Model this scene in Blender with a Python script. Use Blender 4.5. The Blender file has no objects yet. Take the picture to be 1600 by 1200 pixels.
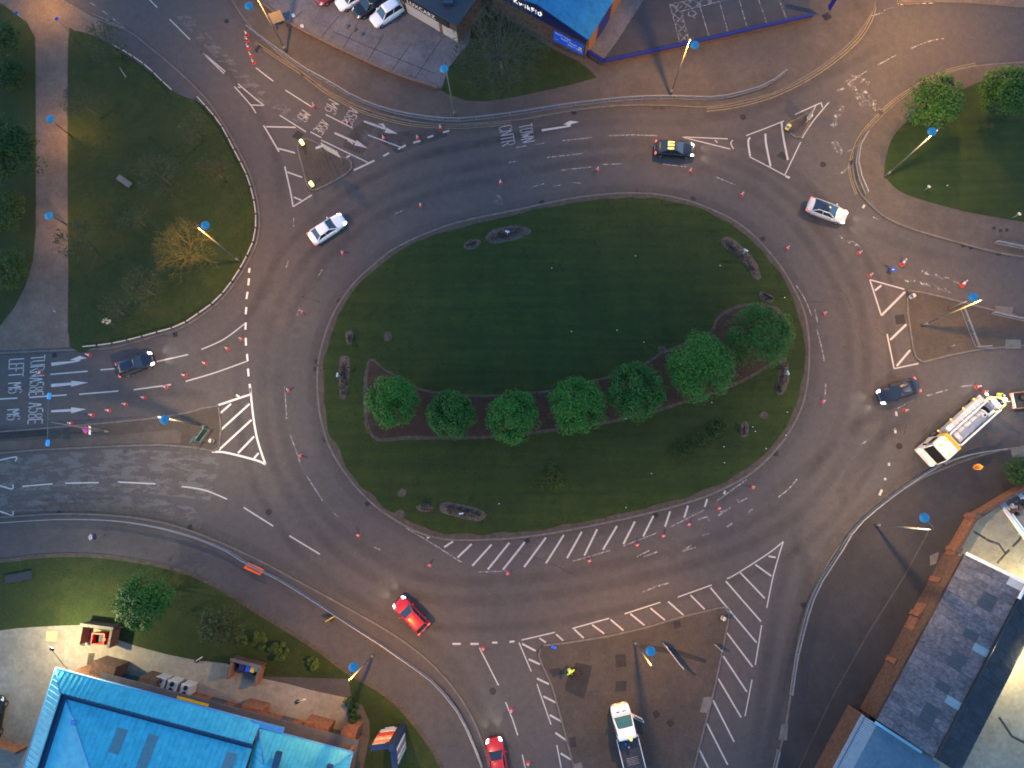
import bpy, bmesh, math, random
from mathutils import Vector, Matrix, noise
R = math.radians
random.seed(7)
SC = bpy.context.scene
COL = SC.collection

# ------------------------------------------------------------------ camera (drone looking almost straight down)
HC = 76.0
FPX = 1067.0
_n = Vector(((825 - 800) / FPX, -(772 - 600) / FPX, -1)).normalized()
_Z = -_n
_X = (Vector((1, 0, 0)) - _Z * _Z.x).normalized()
_Y = _Z.cross(_X)
RW = Matrix((_X, _Y, _Z))
cam_d = bpy.data.cameras.new('camera')
cam = bpy.data.objects.new('camera', cam_d)
COL.objects.link(cam)
cam.matrix_world = Matrix.Translation((0, 0, HC)) @ RW.to_4x4()
cam_d.sensor_fit = 'HORIZONTAL'
cam_d.angle = 2 * math.atan(800 / FPX)
cam_d.clip_start = 0.5
cam_d.clip_end = 6000
SC.camera = cam

# ------------------------------------------------------------------ dusk sky, faint sun, exposure
SKY_STRENGTH = 0.15
SUN_ELEV, SUN_ROT = R(1.5), R(250)
world = bpy.data.worlds.new('World')
SC.world = world
world.use_nodes = True
nt = world.node_tree
bg = nt.nodes['Background']
sky = nt.nodes.new('ShaderNodeTexSky')
sky.sky_type = 'NISHITA'
sky.sun_disc = False
sky.sun_elevation = SUN_ELEV
sky.sun_rotation = SUN_ROT
sky.ozone_density = 3.0
sky.air_density = 1.0
sky.dust_density = 0.3
nt.links.new(sky.outputs[0], bg.inputs[0])
bg.inputs[1].default_value = SKY_STRENGTH
sun_d = bpy.data.lights.new('sun', 'SUN')
sun_d.energy = 0.004
sun_d.angle = R(12)
sun_d.color = (1, .8, .65)
sun = bpy.data.objects.new('sun', sun_d)
COL.objects.link(sun)
sun.rotation_euler = (R(90) - SUN_ELEV, 0, -SUN_ROT + R(180))
SC.view_settings.view_transform = 'Standard'
SC.view_settings.look = 'None'
SC.view_settings.gamma = 1
SC.view_settings.use_curve_mapping = False
SC.view_settings.exposure = 3.9
LAMP_W = 66.0          # street lamp power
LAMP_COL = (1.0, .47, .085)
SC.cycles.use_denoising = True
SC.cycles.max_bounces = 5
SC.cycles.filter_width = 1.8
SC.cycles.sample_clamp_indirect = 4
SC.cycles.sample_clamp_direct = 0

# ------------------------------------------------------------------ pixel of the 1600x1200 photo -> point of the place at height z
def G(u, v, z=0.0):
    d = Vector(((u - 800) / FPX, -(v - 600) / FPX, -1))
    w = RW @ d
    t = (z - HC) / w.z
    return Vector((w.x * t, w.y * t, z))
def G2(u, v, z=0.0):
    p = G(u, v, z)
    return Vector((p.x, p.y))
def head(u0, v0, u1, v1):
    a, b = G2(u0, v0), G2(u1, v1)
    return math.atan2(b.y - a.y, b.x - a.x)

# ------------------------------------------------------------------ materials
MATS = {}
def nodes(m):
    m.use_nodes = True
    t = m.node_tree
    return t, t.nodes, t.links, t.nodes['Principled BSDF']
def ramp(t, fac, stops):
    r = t.nodes.new('ShaderNodeValToRGB')
    e = r.color_ramp.elements
    e[0].position, e[0].color = stops[0][0], (*stops[0][1], 1)
    e[1].position, e[1].color = stops[-1][0], (*stops[-1][1], 1)
    for p, c in stops[1:-1]:
        k = e.new(p); k.color = (*c, 1)
    t.links.new(fac, r.inputs[0])
    return r.outputs[0]
def noise_tex(t, scale, detail=4, rough=.55, coord=None, stretch=None, dist=0):
    n = t.nodes.new('ShaderNodeTexNoise')
    n.inputs['Scale'].default_value = scale
    n.inputs['Detail'].default_value = detail
    n.inputs['Roughness'].default_value = rough
    n.inputs['Distortion'].default_value = dist
    g = t.nodes.new('ShaderNodeNewGeometry')
    src = g.outputs['Position'] if coord is None else coord
    if stretch:
        mp = t.nodes.new('ShaderNodeMapping')
        mp.inputs['Scale'].default_value = stretch
        t.links.new(src, mp.inputs['Vector']); src = mp.outputs[0]
    t.links.new(src, n.inputs['Vector'])
    return n.outputs['Fac']
def mixc(t, fac, a, b, mode='MIX'):
    m = t.nodes.new('ShaderNodeMix'); m.data_type = 'RGBA'; m.blend_type = mode
    for s, v in ((m.inputs[0], fac), (m.inputs[6], a), (m.inputs[7], b)):
        if hasattr(v, 'is_linked'): t.links.new(v, s)
        elif isinstance(v, (int, float)): s.default_value = v
        else: s.default_value = (*v, 1)
    return m.outputs[2]
def math_n(t, op, a, b=0.0):
    m = t.nodes.new('ShaderNodeMath'); m.operation = op
    for s, v in ((m.inputs[0], a), (m.inputs[1], b)):
        if hasattr(v, 'is_linked'): t.links.new(v, s)
        else: s.default_value = v
    return m.outputs[0]
def bump(t, b, h, strength=.4, dist=.02):
    n = t.nodes.new('ShaderNodeBump')
    n.inputs['Strength'].default_value = strength
    n.inputs['Distance'].default_value = dist
    t.links.new(h, n.inputs['Height'])
    t.links.new(n.outputs[0], b.inputs['Normal'])
def fade_attr(t, a):
    at = t.nodes.new('ShaderNodeAttribute'); at.attribute_name = 'fade'
    return math_n(t, 'MULTIPLY', a, at.outputs['Fac'])
def solid(name, c, rough=.6, metal=0, spec=.4, coat=0, var=.12, scale=3.0):
    if name in MATS: return MATS[name]
    m = bpy.data.materials.new(name); t, N, L, b = nodes(m)
    b.inputs['Roughness'].default_value = rough
    b.inputs['Metallic'].default_value = metal
    b.inputs['Specular IOR Level'].default_value = spec
    b.inputs['Coat Weight'].default_value = coat
    f = noise_tex(t, scale, 5)
    lo = tuple(x * (1 - var) for x in c); hi = tuple(min(1, x * (1 + var)) for x in c)
    L.new(ramp(t, f, [(.3, lo), (.7, hi)]), b.inputs['Base Color'])
    MATS[name] = m
    return m
def emit(name, c, s):
    if name in MATS: return MATS[name]
    m = bpy.data.materials.new(name); t, N, L, b = nodes(m)
    b.inputs['Base Color'].default_value = (*c, 1)
    b.inputs['Emission Color'].default_value = (*c, 1)
    b.inputs['Emission Strength'].default_value = s
    MATS[name] = m
    return m
def ground_mat(name, stops, scale, fine, fine_amt=.35, rough=.85, bmp=.4, stretch=None, patches=None, streak=None):
    m = bpy.data.materials.new(name); t, N, L, b = nodes(m)
    b.inputs['Roughness'].default_value = rough
    b.inputs['Specular IOR Level'].default_value = .3
    big = noise_tex(t, scale, 6, .6, stretch=stretch)
    c = ramp(t, big, stops)
    f = noise_tex(t, fine, 3, .7)
    fm = noise_tex(t, 1.3, 4, .7)
    c = mixc(t, 1.0, c, ramp(t, fm, [(.28, (.86,) * 3), (.72, (1.14,) * 3)]), 'MULTIPLY')
    f2 = ramp(t, f, [(.25, (1 - fine_amt,) * 3), (.75, (1 + fine_amt,) * 3)])
    c = mixc(t, 1.0, c, f2, 'MULTIPLY')
    if streak:
        sk = noise_tex(t, 1.6, 3, .6, stretch=streak)
        c = mixc(t, 1.0, c, ramp(t, sk, [(.3, (.74, .78, .8)), (.7, (1.32, 1.24, 1.1))]), 'MULTIPLY')
    if patches:
        p = noise_tex(t, patches[0], 4, .6)
        c = mixc(t, ramp(t, p, [(patches[1], (0, 0, 0)), (patches[1] + .12, (1, 1, 1))]), c, patches[2])
    L.new(c, b.inputs['Base Color'])
    bump(t, b, f, bmp, .03)
    MATS[name] = m
    return m
ASPH = ground_mat('asphalt', [(.25, (.042, .0395, .041)), (.42, (.0545, .0505, .050)), (.58, (.059, .053, .050)), (.75, (.077, .069, .062))], .085, 9.0, .30, .8, patches=(.55, .60, (.047, .046, .047)))
FOOT = ground_mat('footway_asphalt', [(.3, (.050, .043, .037)), (.7, (.074, .062, .052))], .25, 8.0, .25)
FOOT3 = ground_mat('dark_footway', [(.3, (.024, .0225, .0235)), (.7, (.037, .0345, .034))], .22, 8.0, .25)
FOOT2 = ground_mat('old_footway', [(.3, (.042, .04, .042)), (.7, (.058, .053, .052))], .22, 8.0, .25)
PATH = ground_mat('path_paving', [(.3, (.085, .064, .050)), (.7, (.125, .094, .072))], .5, 5.0, .25)
ISLP = ground_mat('island_paving', [(.3, (.037, .032, .027)), (.7, (.055, .046, .038))], .3, 6.0, .25)
CONC = ground_mat('concrete_yard', [(.25, (.145, .130, .105)), (.55, (.205, .186, .150)), (.75, (.25, .228, .185))], .22, 2.5, .18)
CARP = ground_mat('car_park_concrete', [(.25, (.075, .075, .08)), (.75, (.13, .125, .13))], .3, 3.0, .2)
TARM = ground_mat('forecourt_tarmac', [(.3, (.032, .034, .04)), (.7, (.046, .048, .054))], .3, 8.0, .25)
DARKP = ground_mat('fresh_patch', [(.3, (.017, .016, .017)), (.7, (.025, .0235, .024))], .8, 10.0, .25)
LITEP = ground_mat('pale_patch', [(.3, (.085, .082, .078)), (.7, (.12, .115, .105))], .8, 6.0, .2)
GRASS = ground_mat('grass', streak=(.05, .9, 1), stops=[(.25, (.0095, .021, .0024)), (.5, (.0128, .0275, .0030)), (.75, (.020, .032, .0040))], scale=.35, fine=14.0, fine_amt=.55, rough=.9, bmp=.9, stretch=(1, .45, 1))
GRASSD = ground_mat('rough_grass', [(.25, (.0105, .0215, .0030)), (.5, (.0150, .0275, .0036)), (.75, (.027, .033, .006))], .45, 10.0, .6, .9, 1.0)
SOIL = ground_mat('soil', [(.3, (.036, .029, .022)), (.7, (.065, .053, .041))], 2.0, 9.0, .5)
MULCH = ground_mat('mulch', [(.3, (.018, .011, .008)), (.7, (.035, .02, .014))], 1.5, 12.0, .5)
GRAV = ground_mat('gravel', [(.3, (.040, .033, .027)), (.7, (.078, .064, .052))], 2.5, 12.0, .5)
KERB = ground_mat('kerb_concrete', [(.3, (.075, .071, .066)), (.7, (.115, .108, .098))], 1.2, 8.0, .25)
LAND = ground_mat('ground', [(.3, (.03, .04, .02)), (.7, (.06, .06, .045))], .05, 2.0, .3)
def wear_mat(name, c, lo, hi, scale=1.6, rough=.6, detail=6, stretch=None, amax=1.0, soft=False):
    """a thin film on the road (paint, dust, stain) worn through in places"""
    m = bpy.data.materials.new(name); t, N, L, b = nodes(m)
    b.inputs['Roughness'].default_value = rough
    g = noise_tex(t, 6, 3)
    L.new(ramp(t, g, [(.3, tuple(x * .85 for x in c)), (.7, c)]), b.inputs['Base Color'])
    f = noise_tex(t, scale, detail, .7, stretch=stretch)
    a = ramp(t, f, [(lo, (0, 0, 0)), (hi, (amax,) * 3)])
    if soft: a = fade_attr(t, a)
    tr = t.nodes.new('ShaderNodeBsdfTransparent')
    mx = t.nodes.new('ShaderNodeMixShader')
    L.new(a, mx.inputs[0]); L.new(tr.outputs[0], mx.inputs[1]); L.new(b.outputs[0], mx.inputs[2])
    L.new(mx.outputs[0], t.nodes['Material Output'].inputs[0])
    MATS[name] = m
    return m
PAINT = wear_mat('road_paint', (.345, .335, .32), .22, .40, 3.0)
PAINTW = wear_mat('worn_road_paint', (.26, .255, .25), .36, .62, 2.2)
PAINTL = wear_mat('road_lettering_paint', (.30, .295, .29), .18, .46, 3.0)
PAINTX = wear_mat('scraps_of_road_paint', (.30, .295, .29), .50, .64, 2.6)
PAINTN = wear_mat('fresh_road_paint', (.58, .56, .52), .10, .24, 3.0)
PAINTY = wear_mat('yellow_road_paint', (.20, .155, .075), .15, .48, 2.5)
PAINTR = wear_mat('red_road_surface', (.09, .04, .035), .3, .6, 1.0)
DUST = wear_mat('kerb_dust', (.085, .076, .067), .30, .80, .6, .9, 8, amax=.85, soft=True)
STAINF = wear_mat('resurfaced_film', (.030, .029, .031), .38, .62, .5, .75, 8, amax=.6)
STAIN = wear_mat('tyre_stain', (.030, .029, .031), .30, .85, .22, .75, 8, amax=.42, soft=True)
SCAR = wear_mat('planed_asphalt', (.100, .097, .093), .47, .52, .50, .9, 10, (1, 2.4, 1), .85)
CRACK = wear_mat('tar_joint', (.018, .017, .017), .35, .5, .9, .6)
METAL = solid('galvanised_steel', (.22, .225, .235), .5, .5)
POLE = solid('painted_column', (.13, .13, .125), .6, .1)
DARKM = solid('dark_steel', (.025, .025, .028), .5, .5)
DOME = solid('lamp_canopy', (.030, .20, .31), .45, 0, .35, .05, .08)  # blue of the reflected dusk sky put into the base colour
LEDH = solid('blue_led_housing', (.03, .40, .80), .35, 0, .5, .3, .05)
LENS = emit('lamp_lens', (1.0, .62, .2), .3)
LENSO = solid('dark_lamp_lens', (.5, .5, .5), .3)
TYRE = solid('tyre_rubber', (.012, .012, .012), .8)
RIM = solid('wheel_rim', (.25, .25, .26), .35, .7)
def glass(name, c=(.012, .017, .022)):
    m = solid(name, c, .06, 0, .6, .5, .02); return m
GLASS = glass('car_glass')
SHOPG = glass('window_glass', (.02, .03, .045))
def paint(name, c): return solid('car_paint_' + name, c, .32, .05, .4, .5, .03)
WHITE = solid('white_paint', (.62, .63, .63), .4, 0, .5, .2, .06)
GREYP = solid('grey_panel', (.35, .35, .36), .5, .1)
YELLOW = solid('yellow_paint', (.62, .38, .02), .45)
ORANGE = solid('orange_plastic', (.75, .10, .015), .5)
CONER = solid('cone_red', (.42, .028, .030), .5)
CONEW = solid('cone_reflective', (.50, .45, .47), .4)
BLACK = solid('black_plastic', (.015, .015, .016), .6)
BLUES = solid('sign_blue', (.01, .09, .55), .4)
BLUEP = solid('blue_cladding', (.009, .012, .11), .5)
GREENS = solid('sign_green', (.008, .07, .03), .4)
BRICK = None
def brick_mat(name, c1, c2, mortar, scale=1.0):
    m = bpy.data.materials.new(name); t, N, L, b = nodes(m)
    b.inputs['Roughness'].default_value = .9
    tc = t.nodes.new('ShaderNodeTexCoord')
    br = t.nodes.new('ShaderNodeTexBrick')
    br.inputs['Scale'].default_value = scale
    br.inputs['Brick Width'].default_value = .225; br.inputs['Row Height'].default_value = .075
    br.inputs['Mortar Size'].default_value = .008
    br.inputs['Color1'].default_value = (*c1, 1); br.inputs['Color2'].default_value = (*c2, 1); br.inputs['Mortar'].default_value = (*mortar, 1)
    sx = t.nodes.new('ShaderNodeSeparateXYZ'); cx = t.nodes.new('ShaderNodeCombineXYZ')
    g = t.nodes.new('ShaderNodeNewGeometry')
    L.new(g.outputs['Position'], sx.inputs[0])
    L.new(math_n(t, 'ADD', sx.outputs[0], sx.outputs[1]), cx.inputs[0]); L.new(sx.outputs[2], cx.inputs[1])
    L.new(cx.outputs[0], br.inputs['Vector'])
    f = noise_tex(t, 3.0, 5)
    c = mixc(t, 1.0, br.outputs['Color'], ramp(t, f, [(.3, (.6, .6, .6)), (.7, (1.35, 1.3, 1.25))]), 'MULTIPLY')
    L.new(c, b.inputs['Base Color'])
    bump(t, b, br.outputs['Fac'], -.4, .01)
    MATS[name] = m
    return m
BRICK = brick_mat('red_brick', (.125, .042, .020), (.17, .060, .030), (.10, .078, .062))
BRICKD = brick_mat('dark_brick', (.055, .027, .018), (.075, .036, .023), (.05, .04, .036))
def var_mat(name, stops, rough=.7, scale=2.0, fine=.3, metal=0, spec=.4, coat=0):
    """colour that differs from piece to piece (object random), with grain"""
    m = bpy.data.materials.new(name); t, N, L, b = nodes(m)
    b.inputs['Roughness'].default_value = rough; b.inputs['Metallic'].default_value = metal
    b.inputs['Specular IOR Level'].default_value = spec; b.inputs['Coat Weight'].default_value = coat
    oi = t.nodes.new('ShaderNodeObjectInfo')
    c = ramp(t, oi.outputs['Random'], stops)
    f = noise_tex(t, scale, 6, .7)
    c = mixc(t, 1.0, c, ramp(t, f, [(.25, (1 - fine,) * 3), (.75, (1 + fine,) * 3)]), 'MULTIPLY')
    L.new(c, b.inputs['Base Color'])
    MATS[name] = m
    return m
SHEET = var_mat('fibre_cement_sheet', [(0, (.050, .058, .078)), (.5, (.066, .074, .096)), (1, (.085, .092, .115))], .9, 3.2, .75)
SHEETD = var_mat('darker_fibre_cement_sheet', [(0, (.014, .019, .028)), (1, (.026, .033, .044))], .9, 3.5, .5)  # darker sheet colour used on the far slope of the roof
def leaf_mat(name, a, b2, rough=.6):
    m = bpy.data.materials.new(name); t, N, L, b = nodes(m)
    b.inputs['Roughness'].default_value = rough
    b.inputs['Specular IOR Level'].default_value = .25
    at = t.nodes.new('ShaderNodeAttribute'); at.attribute_name = 'tint'
    L.new(ramp(t, at.outputs['Fac'], [(0, a), (1, b2)]), b.inputs['Base Color'])
    try:
        b.inputs['Subsurface Weight'].default_value = 0
    except Exception: pass
    MATS[name] = m
    return m
LEAF = leaf_mat('lime_leaves', (.015, .076, .008), (.036, .150, .014))
LEAF3 = leaf_mat('dark_green_leaves', (.011, .046, .006), (.026, .088, .010))  # darker green for the two trees on the mound
LEAF2 = leaf_mat('deep_green_leaves', (.012, .056, .007), (.028, .110, .011))
LEAFD = leaf_mat('dark_leaves', (.009, .030, .0045), (.020, .055, .007))
LEAFY = leaf_mat('shrub_leaves', (.020, .040, .005), (.050, .080, .009))
LEAFP = leaf_mat('pale_spring_leaves', (.018, .028, .006), (.036, .048, .010))
LEAFG = leaf_mat('grass_tuft_blades', (.010, .023, .0028), (.026, .039, .005))
BARK = solid('bark', (.05, .038, .028), .9, 0, .2, 0, .3, 6)
TWIG = solid('twig_bark', (.052, .054, .034), .9, 0, .2, 0, .25, 4)

# ------------------------------------------------------------------ mesh builder
class MB:
    def __init__(s): s.v, s.f, s.sm = [], [], []
    def add(s, vs, fs, smooth=False):
        o = len(s.v); s.v += [tuple(p) for p in vs]
        s.f += [tuple(i + o for i in f) for f in fs]; s.sm += [smooth] * len(fs)
        return s
    def box(s, c, d, rz=0, taper=(1, 1), rx=0):
        x, y, z = (k / 2 for k in d)
        vs = [(-x, -y, -z), (x, -y, -z), (x, y, -z), (-x, y, -z)] + [(a * taper[0], b * taper[1], z) for a, b in ((-x, -y), (x, -y), (x, y), (-x, y))]
        M = Matrix.Translation(c) @ Matrix.Rotation(rz, 4, 'Z') @ Matrix.Rotation(rx, 4, 'Y')
        return s.add([M @ Vector(p) for p in vs], [(3, 2, 1, 0), (4, 5, 6, 7), (0, 1, 5, 4), (1, 2, 6, 5), (2, 3, 7, 6), (3, 0, 4, 7)])
    def rbox(s, c, d, r=.05, rz=0):
        """box with chamfered upright and top edges"""
        x, y, z = (k / 2 for k in d); r = min(r, x * .9, y * .9)
        def ring(X, Y, q, zz): return [(-X + q, -Y, zz), (X - q, -Y, zz), (X, -Y + q, zz), (X, Y - q, zz), (X - q, Y, zz), (-X + q, Y, zz), (-X, Y - q, zz), (-X, -Y + q, zz)]
        rings = [ring(x, y, r, -z), ring(x, y, r, z - r), ring(x - r * .3, y - r * .3, r, z - r * .3), ring(x - r, y - r, r * .8, z)]
        M = Matrix.Translation(c) @ Matrix.Rotation(rz, 4, 'Z')
        vs = [M @ Vector(p) for q in rings for p in q]
        fs = [tuple(range(7, -1, -1)), tuple(range(24, 32))]
        for k in range(3):
            for i in range(8):
                j = (i + 1) % 8
                fs.append((k * 8 + i, k * 8 + j, k * 8 + 8 + j, k * 8 + 8 + i))
        return s.add(vs, fs)
    def tube(s, p, q, r1, r2=None, n=8, cap=True, smooth=True):
        p, q = Vector(p), Vector(q); r2 = r1 if r2 is None else r2
        d = (q - p)
        if d.length < 1e-6: return s
        d.normalize()
        a = d.orthogonal().normalized(); b = d.cross(a)
        vs = []
        for c, r in ((p, r1), (q, r2)):
            vs += [c + (a * math.cos(2 * math.pi * i / n) + b * math.sin(2 * math.pi * i / n)) * r for i in range(n)]
        s.add(vs, [(i, (i + 1) % n, n + (i + 1) % n, n + i) for i in range(n)], smooth)
        if cap:
            o = len(s.v) - 2 * n
            s.f += [tuple(o + i for i in range(n - 1, -1, -1)), tuple(o + n + i for i in range(n))]; s.sm += [False, False]
        return s
    def path(s, pts, r, n=6):
        for a, b in zip(pts, pts[1:]): s.tube(a, b, r, r, n)
        return s
    def lathe(s, prof, n=12, c=(0, 0, 0), smooth=True):
        c = Vector(c); vs = []; m = len(prof)
        for r, z in prof:
            vs += [c + Vector((r * math.cos(2 * math.pi * i / n), r * math.sin(2 * math.pi * i / n), z)) for i in range(n)]
        fs = [(k * n + i, k * n + (i + 1) % n, (k + 1) * n + (i + 1) % n, (k + 1) * n + i) for k in range(m - 1) for i in range(n)]
        s.add(vs, fs, smooth)
        o = len(s.v) - m * n
        s.f += [tuple(o + i for i in range(n - 1, -1, -1)), tuple(o + (m - 1) * n + i for i in range(n))]; s.sm += [False, False]
        return s
    def quad(s, a, b, c, d): return s.add([a, b, c, d], [(0, 1, 2, 3)])
    def slab(s, a, b, c, d, t):
        """a quad with thickness t below it"""
        a, b, c, d = map(Vector, (a, b, c, d)); n = (b - a).cross(d - a).normalized() * t
        return s.add([a, b, c, d, a - n, b - n, c - n, d - n], [(0, 1, 2, 3), (7, 6, 5, 4), (0, 4, 5, 1), (1, 5, 6, 2), (2, 6, 7, 3), (3, 7, 4, 0)])
    def loft(s, secs, closed=False, smooth=True, caps=True):
        n = len(secs[0]); vs = [p for q in secs for p in q]; fs = []
        for k in range(len(secs) - 1):
            for i in range(n if closed else n - 1):
                j = (i + 1) % n
                fs.append((k * n + i, k * n + j, (k + 1) * n + j, (k + 1) * n + i))
        s.add(vs, fs, smooth)
        if caps:
            o = len(s.v) - len(vs)
            s.f += [tuple(o + i for i in range(n - 1, -1, -1)), tuple(o + (len(secs) - 1) * n + i for i in range(n))]; s.sm += [False, False]
        return s
    def prism(s, pts, z0, z1, top=True, side=True):
        """polygon (world xy) extruded; the top is triangulated so that concave outlines work"""
        from mathutils.geometry import tessellate_polygon
        pts = [Vector((p[0], p[1], 0)) for p in pts]
        ar = sum(a.x * b.y - b.x * a.y for a, b in zip(pts, pts[1:] + pts[:1]))
        if ar < 0: pts.reverse()
        n = len(pts)
        if top:
            tri = tessellate_polygon([pts])
            fs = []
            for a, b, c in tri:
                if (pts[b] - pts[a]).cross(pts[c] - pts[a]).z < 0: b, c = c, b
                fs.append((a, b, c))
            s.add([(p.x, p.y, z1) for p in pts], fs)
        if side:
            s.add([(p.x, p.y, z0) for p in pts] + [(p.x, p.y, z1) for p in pts], [(i, (i + 1) % n, n + (i + 1) % n, n + i) for i in range(n)])
        return s
    def build(s, name, mat, parent=None, attr=None):
        me = bpy.data.meshes.new(name)
        me.from_pydata(s.v, [], s.f)
        me.polygons.foreach_set('use_smooth', s.sm)
        if mat: me.materials.append(mat)
        if attr:
            a = me.attributes.new('tint', 'FLOAT', 'FACE'); a.data.foreach_set('value', attr)
        me.update()
        o = bpy.data.objects.new(name, me); COL.objects.link(o)
        if parent: o.parent = parent
        return o
def tag(o, label=None, cat=None, group=None, kind=None):
    if label: o['label'] = label
    if cat: o['category'] = cat
    if group: o['group'] = group
    if kind: o['kind'] = kind
    return o
def thing(name, label, cat, loc=(0, 0, 0), rz=0, group=None):
    o = bpy.data.objects.new(name, None); COL.objects.link(o)
    o.empty_display_size = .3
    o.location = loc; o.rotation_euler = (0, 0, rz)
    return tag(o, label, cat, group)
def struct(name, mb, mat, label=None, parent=None):
    o = mb.build(name, mat, parent)
    if parent is None:
        tag(o, label, None, None, 'structure')
    return o
def copy_tree(o, parent=None):
    c = o.copy(); COL.objects.link(c); c.parent = parent
    for ch in list(o.children): copy_tree(ch, c)
    return c
def lamp(name, parent, kind, loc, energy, color, radius=.12, spot=None, rot=(0, 0, 0), ies=False):
    d = bpy.data.lights.new(name, kind)
    d.energy = energy; d.color = color; d.shadow_soft_size = radius
    if kind == 'SPOT':
        d.spot_size, d.spot_blend = spot
    if ies:
        d.use_nodes = True
        t = d.node_tree
        n = t.nodes.new('ShaderNodeTexIES'); n.mode = 'INTERNAL'; n.ies = IES
        n.inputs['Strength'].default_value = 1.0
        em = t.nodes['Emission']
        t.links.new(n.outputs[0], em.inputs['Strength'])
    o = bpy.data.objects.new(name, d); COL.objects.link(o); o.parent = parent
    o.location = loc; o.rotation_euler = rot
    return o
# street lamp light distribution (wide throw, nothing upwards)
_va = [0, 10, 20, 30, 40, 50, 60, 65, 70, 75, 80, 85, 90, 180]
_cd = [135, 138, 145, 155, 168, 180, 170, 145, 110, 72, 38, 12, 0, 0]
IES = bpy.data.texts.new('street_lamp_ies')
IES.write('IESNA:LM-63-1995\n[TEST] lamp\nTILT=NONE\n1 1000 1 %d 1 1 2 0 0 0\n1 1 0\n%s\n0\n%s\n' % (len(_va), ' '.join(map(str, _va)), ' '.join(map(str, _cd))))

# ------------------------------------------------------------------ curves
def catmull(pts, n=6, closed=False):
    out = []; m = len(pts); P = [Vector(p) for p in pts]
    rng = range(m) if closed else range(m - 1)
    for i in rng:
        p0 = P[(i - 1) % m] if closed or i > 0 else P[i]
        p1, p2 = P[i], P[(i + 1) % m]
        p3 = P[(i + 2) % m] if closed or i + 2 < m else p2
        for k in range(n):
            t = k / n
            out.append(.5 * ((2 * p1) + (p2 - p0) * t + (2 * p0 - 5 * p1 + 4 * p2 - p3) * t * t + (3 * p1 - p0 - 3 * p2 + p3) * t ** 3))
    if not closed: out.append(P[-1].copy())
    return out
def px_poly(pts): return [G2(*p) for p in pts]
def px_curve(pts, n=6, closed=False): return [G2(*p) for p in catmull(pts, n, closed)]
def offset(pts, d, closed=False):
    n = len(pts); out = []
    for i in range(n):
        a = pts[(i - 1) % n] if closed or i > 0 else pts[i]
        b = pts[(i + 1) % n] if closed or i < n - 1 else pts[i]
        t = (b - a)
        if t.length < 1e-6: t = Vector((1, 0))
        t.normalize()
        out.append(pts[i] + Vector((-t.y, t.x)) * d)
    return out
def ribbon(mb, pts, w, z):
    L, Rr = offset(pts, w / 2), offset(pts, -w / 2)
    n = len(pts)
    mb.add([(p.x, p.y, z) for p in L] + [(p.x, p.y, z) for p in Rr], [(n + i, n + i + 1, i + 1, i) for i in range(n - 1)])
def soft_ribbon(name, curves, mat, label):
    """film on the road that thins out towards its sides and its ends"""
    V, F, A = [], [], []
    for pts, w, z in curves:
        n = len(pts); o = len(V); rows = [offset(pts, w * k / 2) for k in (-1, -.55, 0, .55, 1)]
        for r, fd in zip(rows, (0, .7, 1, .7, 0)):
            for i, p in enumerate(r):
                V.append((p.x, p.y, z)); e = min(i, n - 1 - i) / max(1, n * .18); A.append(fd * min(1, e))
        F += [(o + k * n + i, o + k * n + i + 1, o + (k + 1) * n + i + 1, o + (k + 1) * n + i) for k in range(4) for i in range(n - 1)]
    m = MB(); m.v, m.f, m.sm = V, F, [False] * len(F); o = m.build(name, mat)
    a = o.data.attributes.new('fade', 'FLOAT', 'POINT'); a.data.foreach_set('value', A)
    return tag(o, label, None, None, 'structure')
def resample(pts, step):
    out = [pts[0].copy()]; acc = 0
    for a, b in zip(pts, pts[1:]):
        d = (b - a).length; t = step - acc
        while t <= d:
            out.append(a.lerp(b, t / d)); t += step
        acc = (acc + d) % step
    return out
PXM = 14.0
def lines(name, data, mat, z=.012, label=None, w=2.2):
    """painted lines; data = tuples of px coordinates (x, y, x, y, ...), optional last {'w': px width}"""
    mb = MB()
    for L in data:
        ww = w
        if isinstance(L[-1], dict): ww = L[-1]['w']; L = L[:-1]
        P = [(L[i], L[i + 1]) for i in range(0, len(L), 2)]
        pts = px_curve(P, 6) if len(P) > 2 else px_poly(P)
        ribbon(mb, pts, ww / PXM, z)
    return struct(name, mb, mat, label)
def kerb(name, pts, label=None, w=.18, z1=.13, closed=False, stone=.9, z0=-.03):
    """row of kerb stones with open joints along a world polyline"""
    if closed: pts = pts + [pts[0]]
    P = resample(pts, stone); mb = MB()
    if len(P) < 2: return
    A, B = offset(P, w / 2), offset(P, -w / 2)
    for i in range(len(P) - 1):
        g = .012 / stone
        a0, a1 = A[i].lerp(A[i + 1], g), A[i].lerp(A[i + 1], 1 - g)
        b0, b1 = B[i].lerp(B[i + 1], g), B[i].lerp(B[i + 1], 1 - g)
        z = z1 + random.uniform(-.004, .004)
        vs = [(*b0, z0), (*b1, z0), (*a1, z0), (*a0, z0), (*b0, z), (*b1, z), (*a1, z), (*a0, z)]
        mb.add(vs, [(4, 5, 6, 7), (0, 1, 5, 4), (1, 2, 6, 5), (2, 3, 7, 6), (3, 0, 4, 7)])
    return struct(name, mb, KERB, label or 'row of concrete kerb stones')

# ================================================================== SETTING: ground, roads, footways, grass
struct('ground', MB().prism([(-1500, -1500), (1500, -1500), (1500, 1500), (-1500, 1500)], -.3, -.08, side=False), LAND, 'land running on to the horizon')
struct('road', MB().prism(px_poly([(-500, -420), (2100, -420), (2100, 1700), (-500, 1700)]), -.2, 0, side=False), ASPH, 'dark asphalt of the roundabout and its approach roads')

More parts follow.
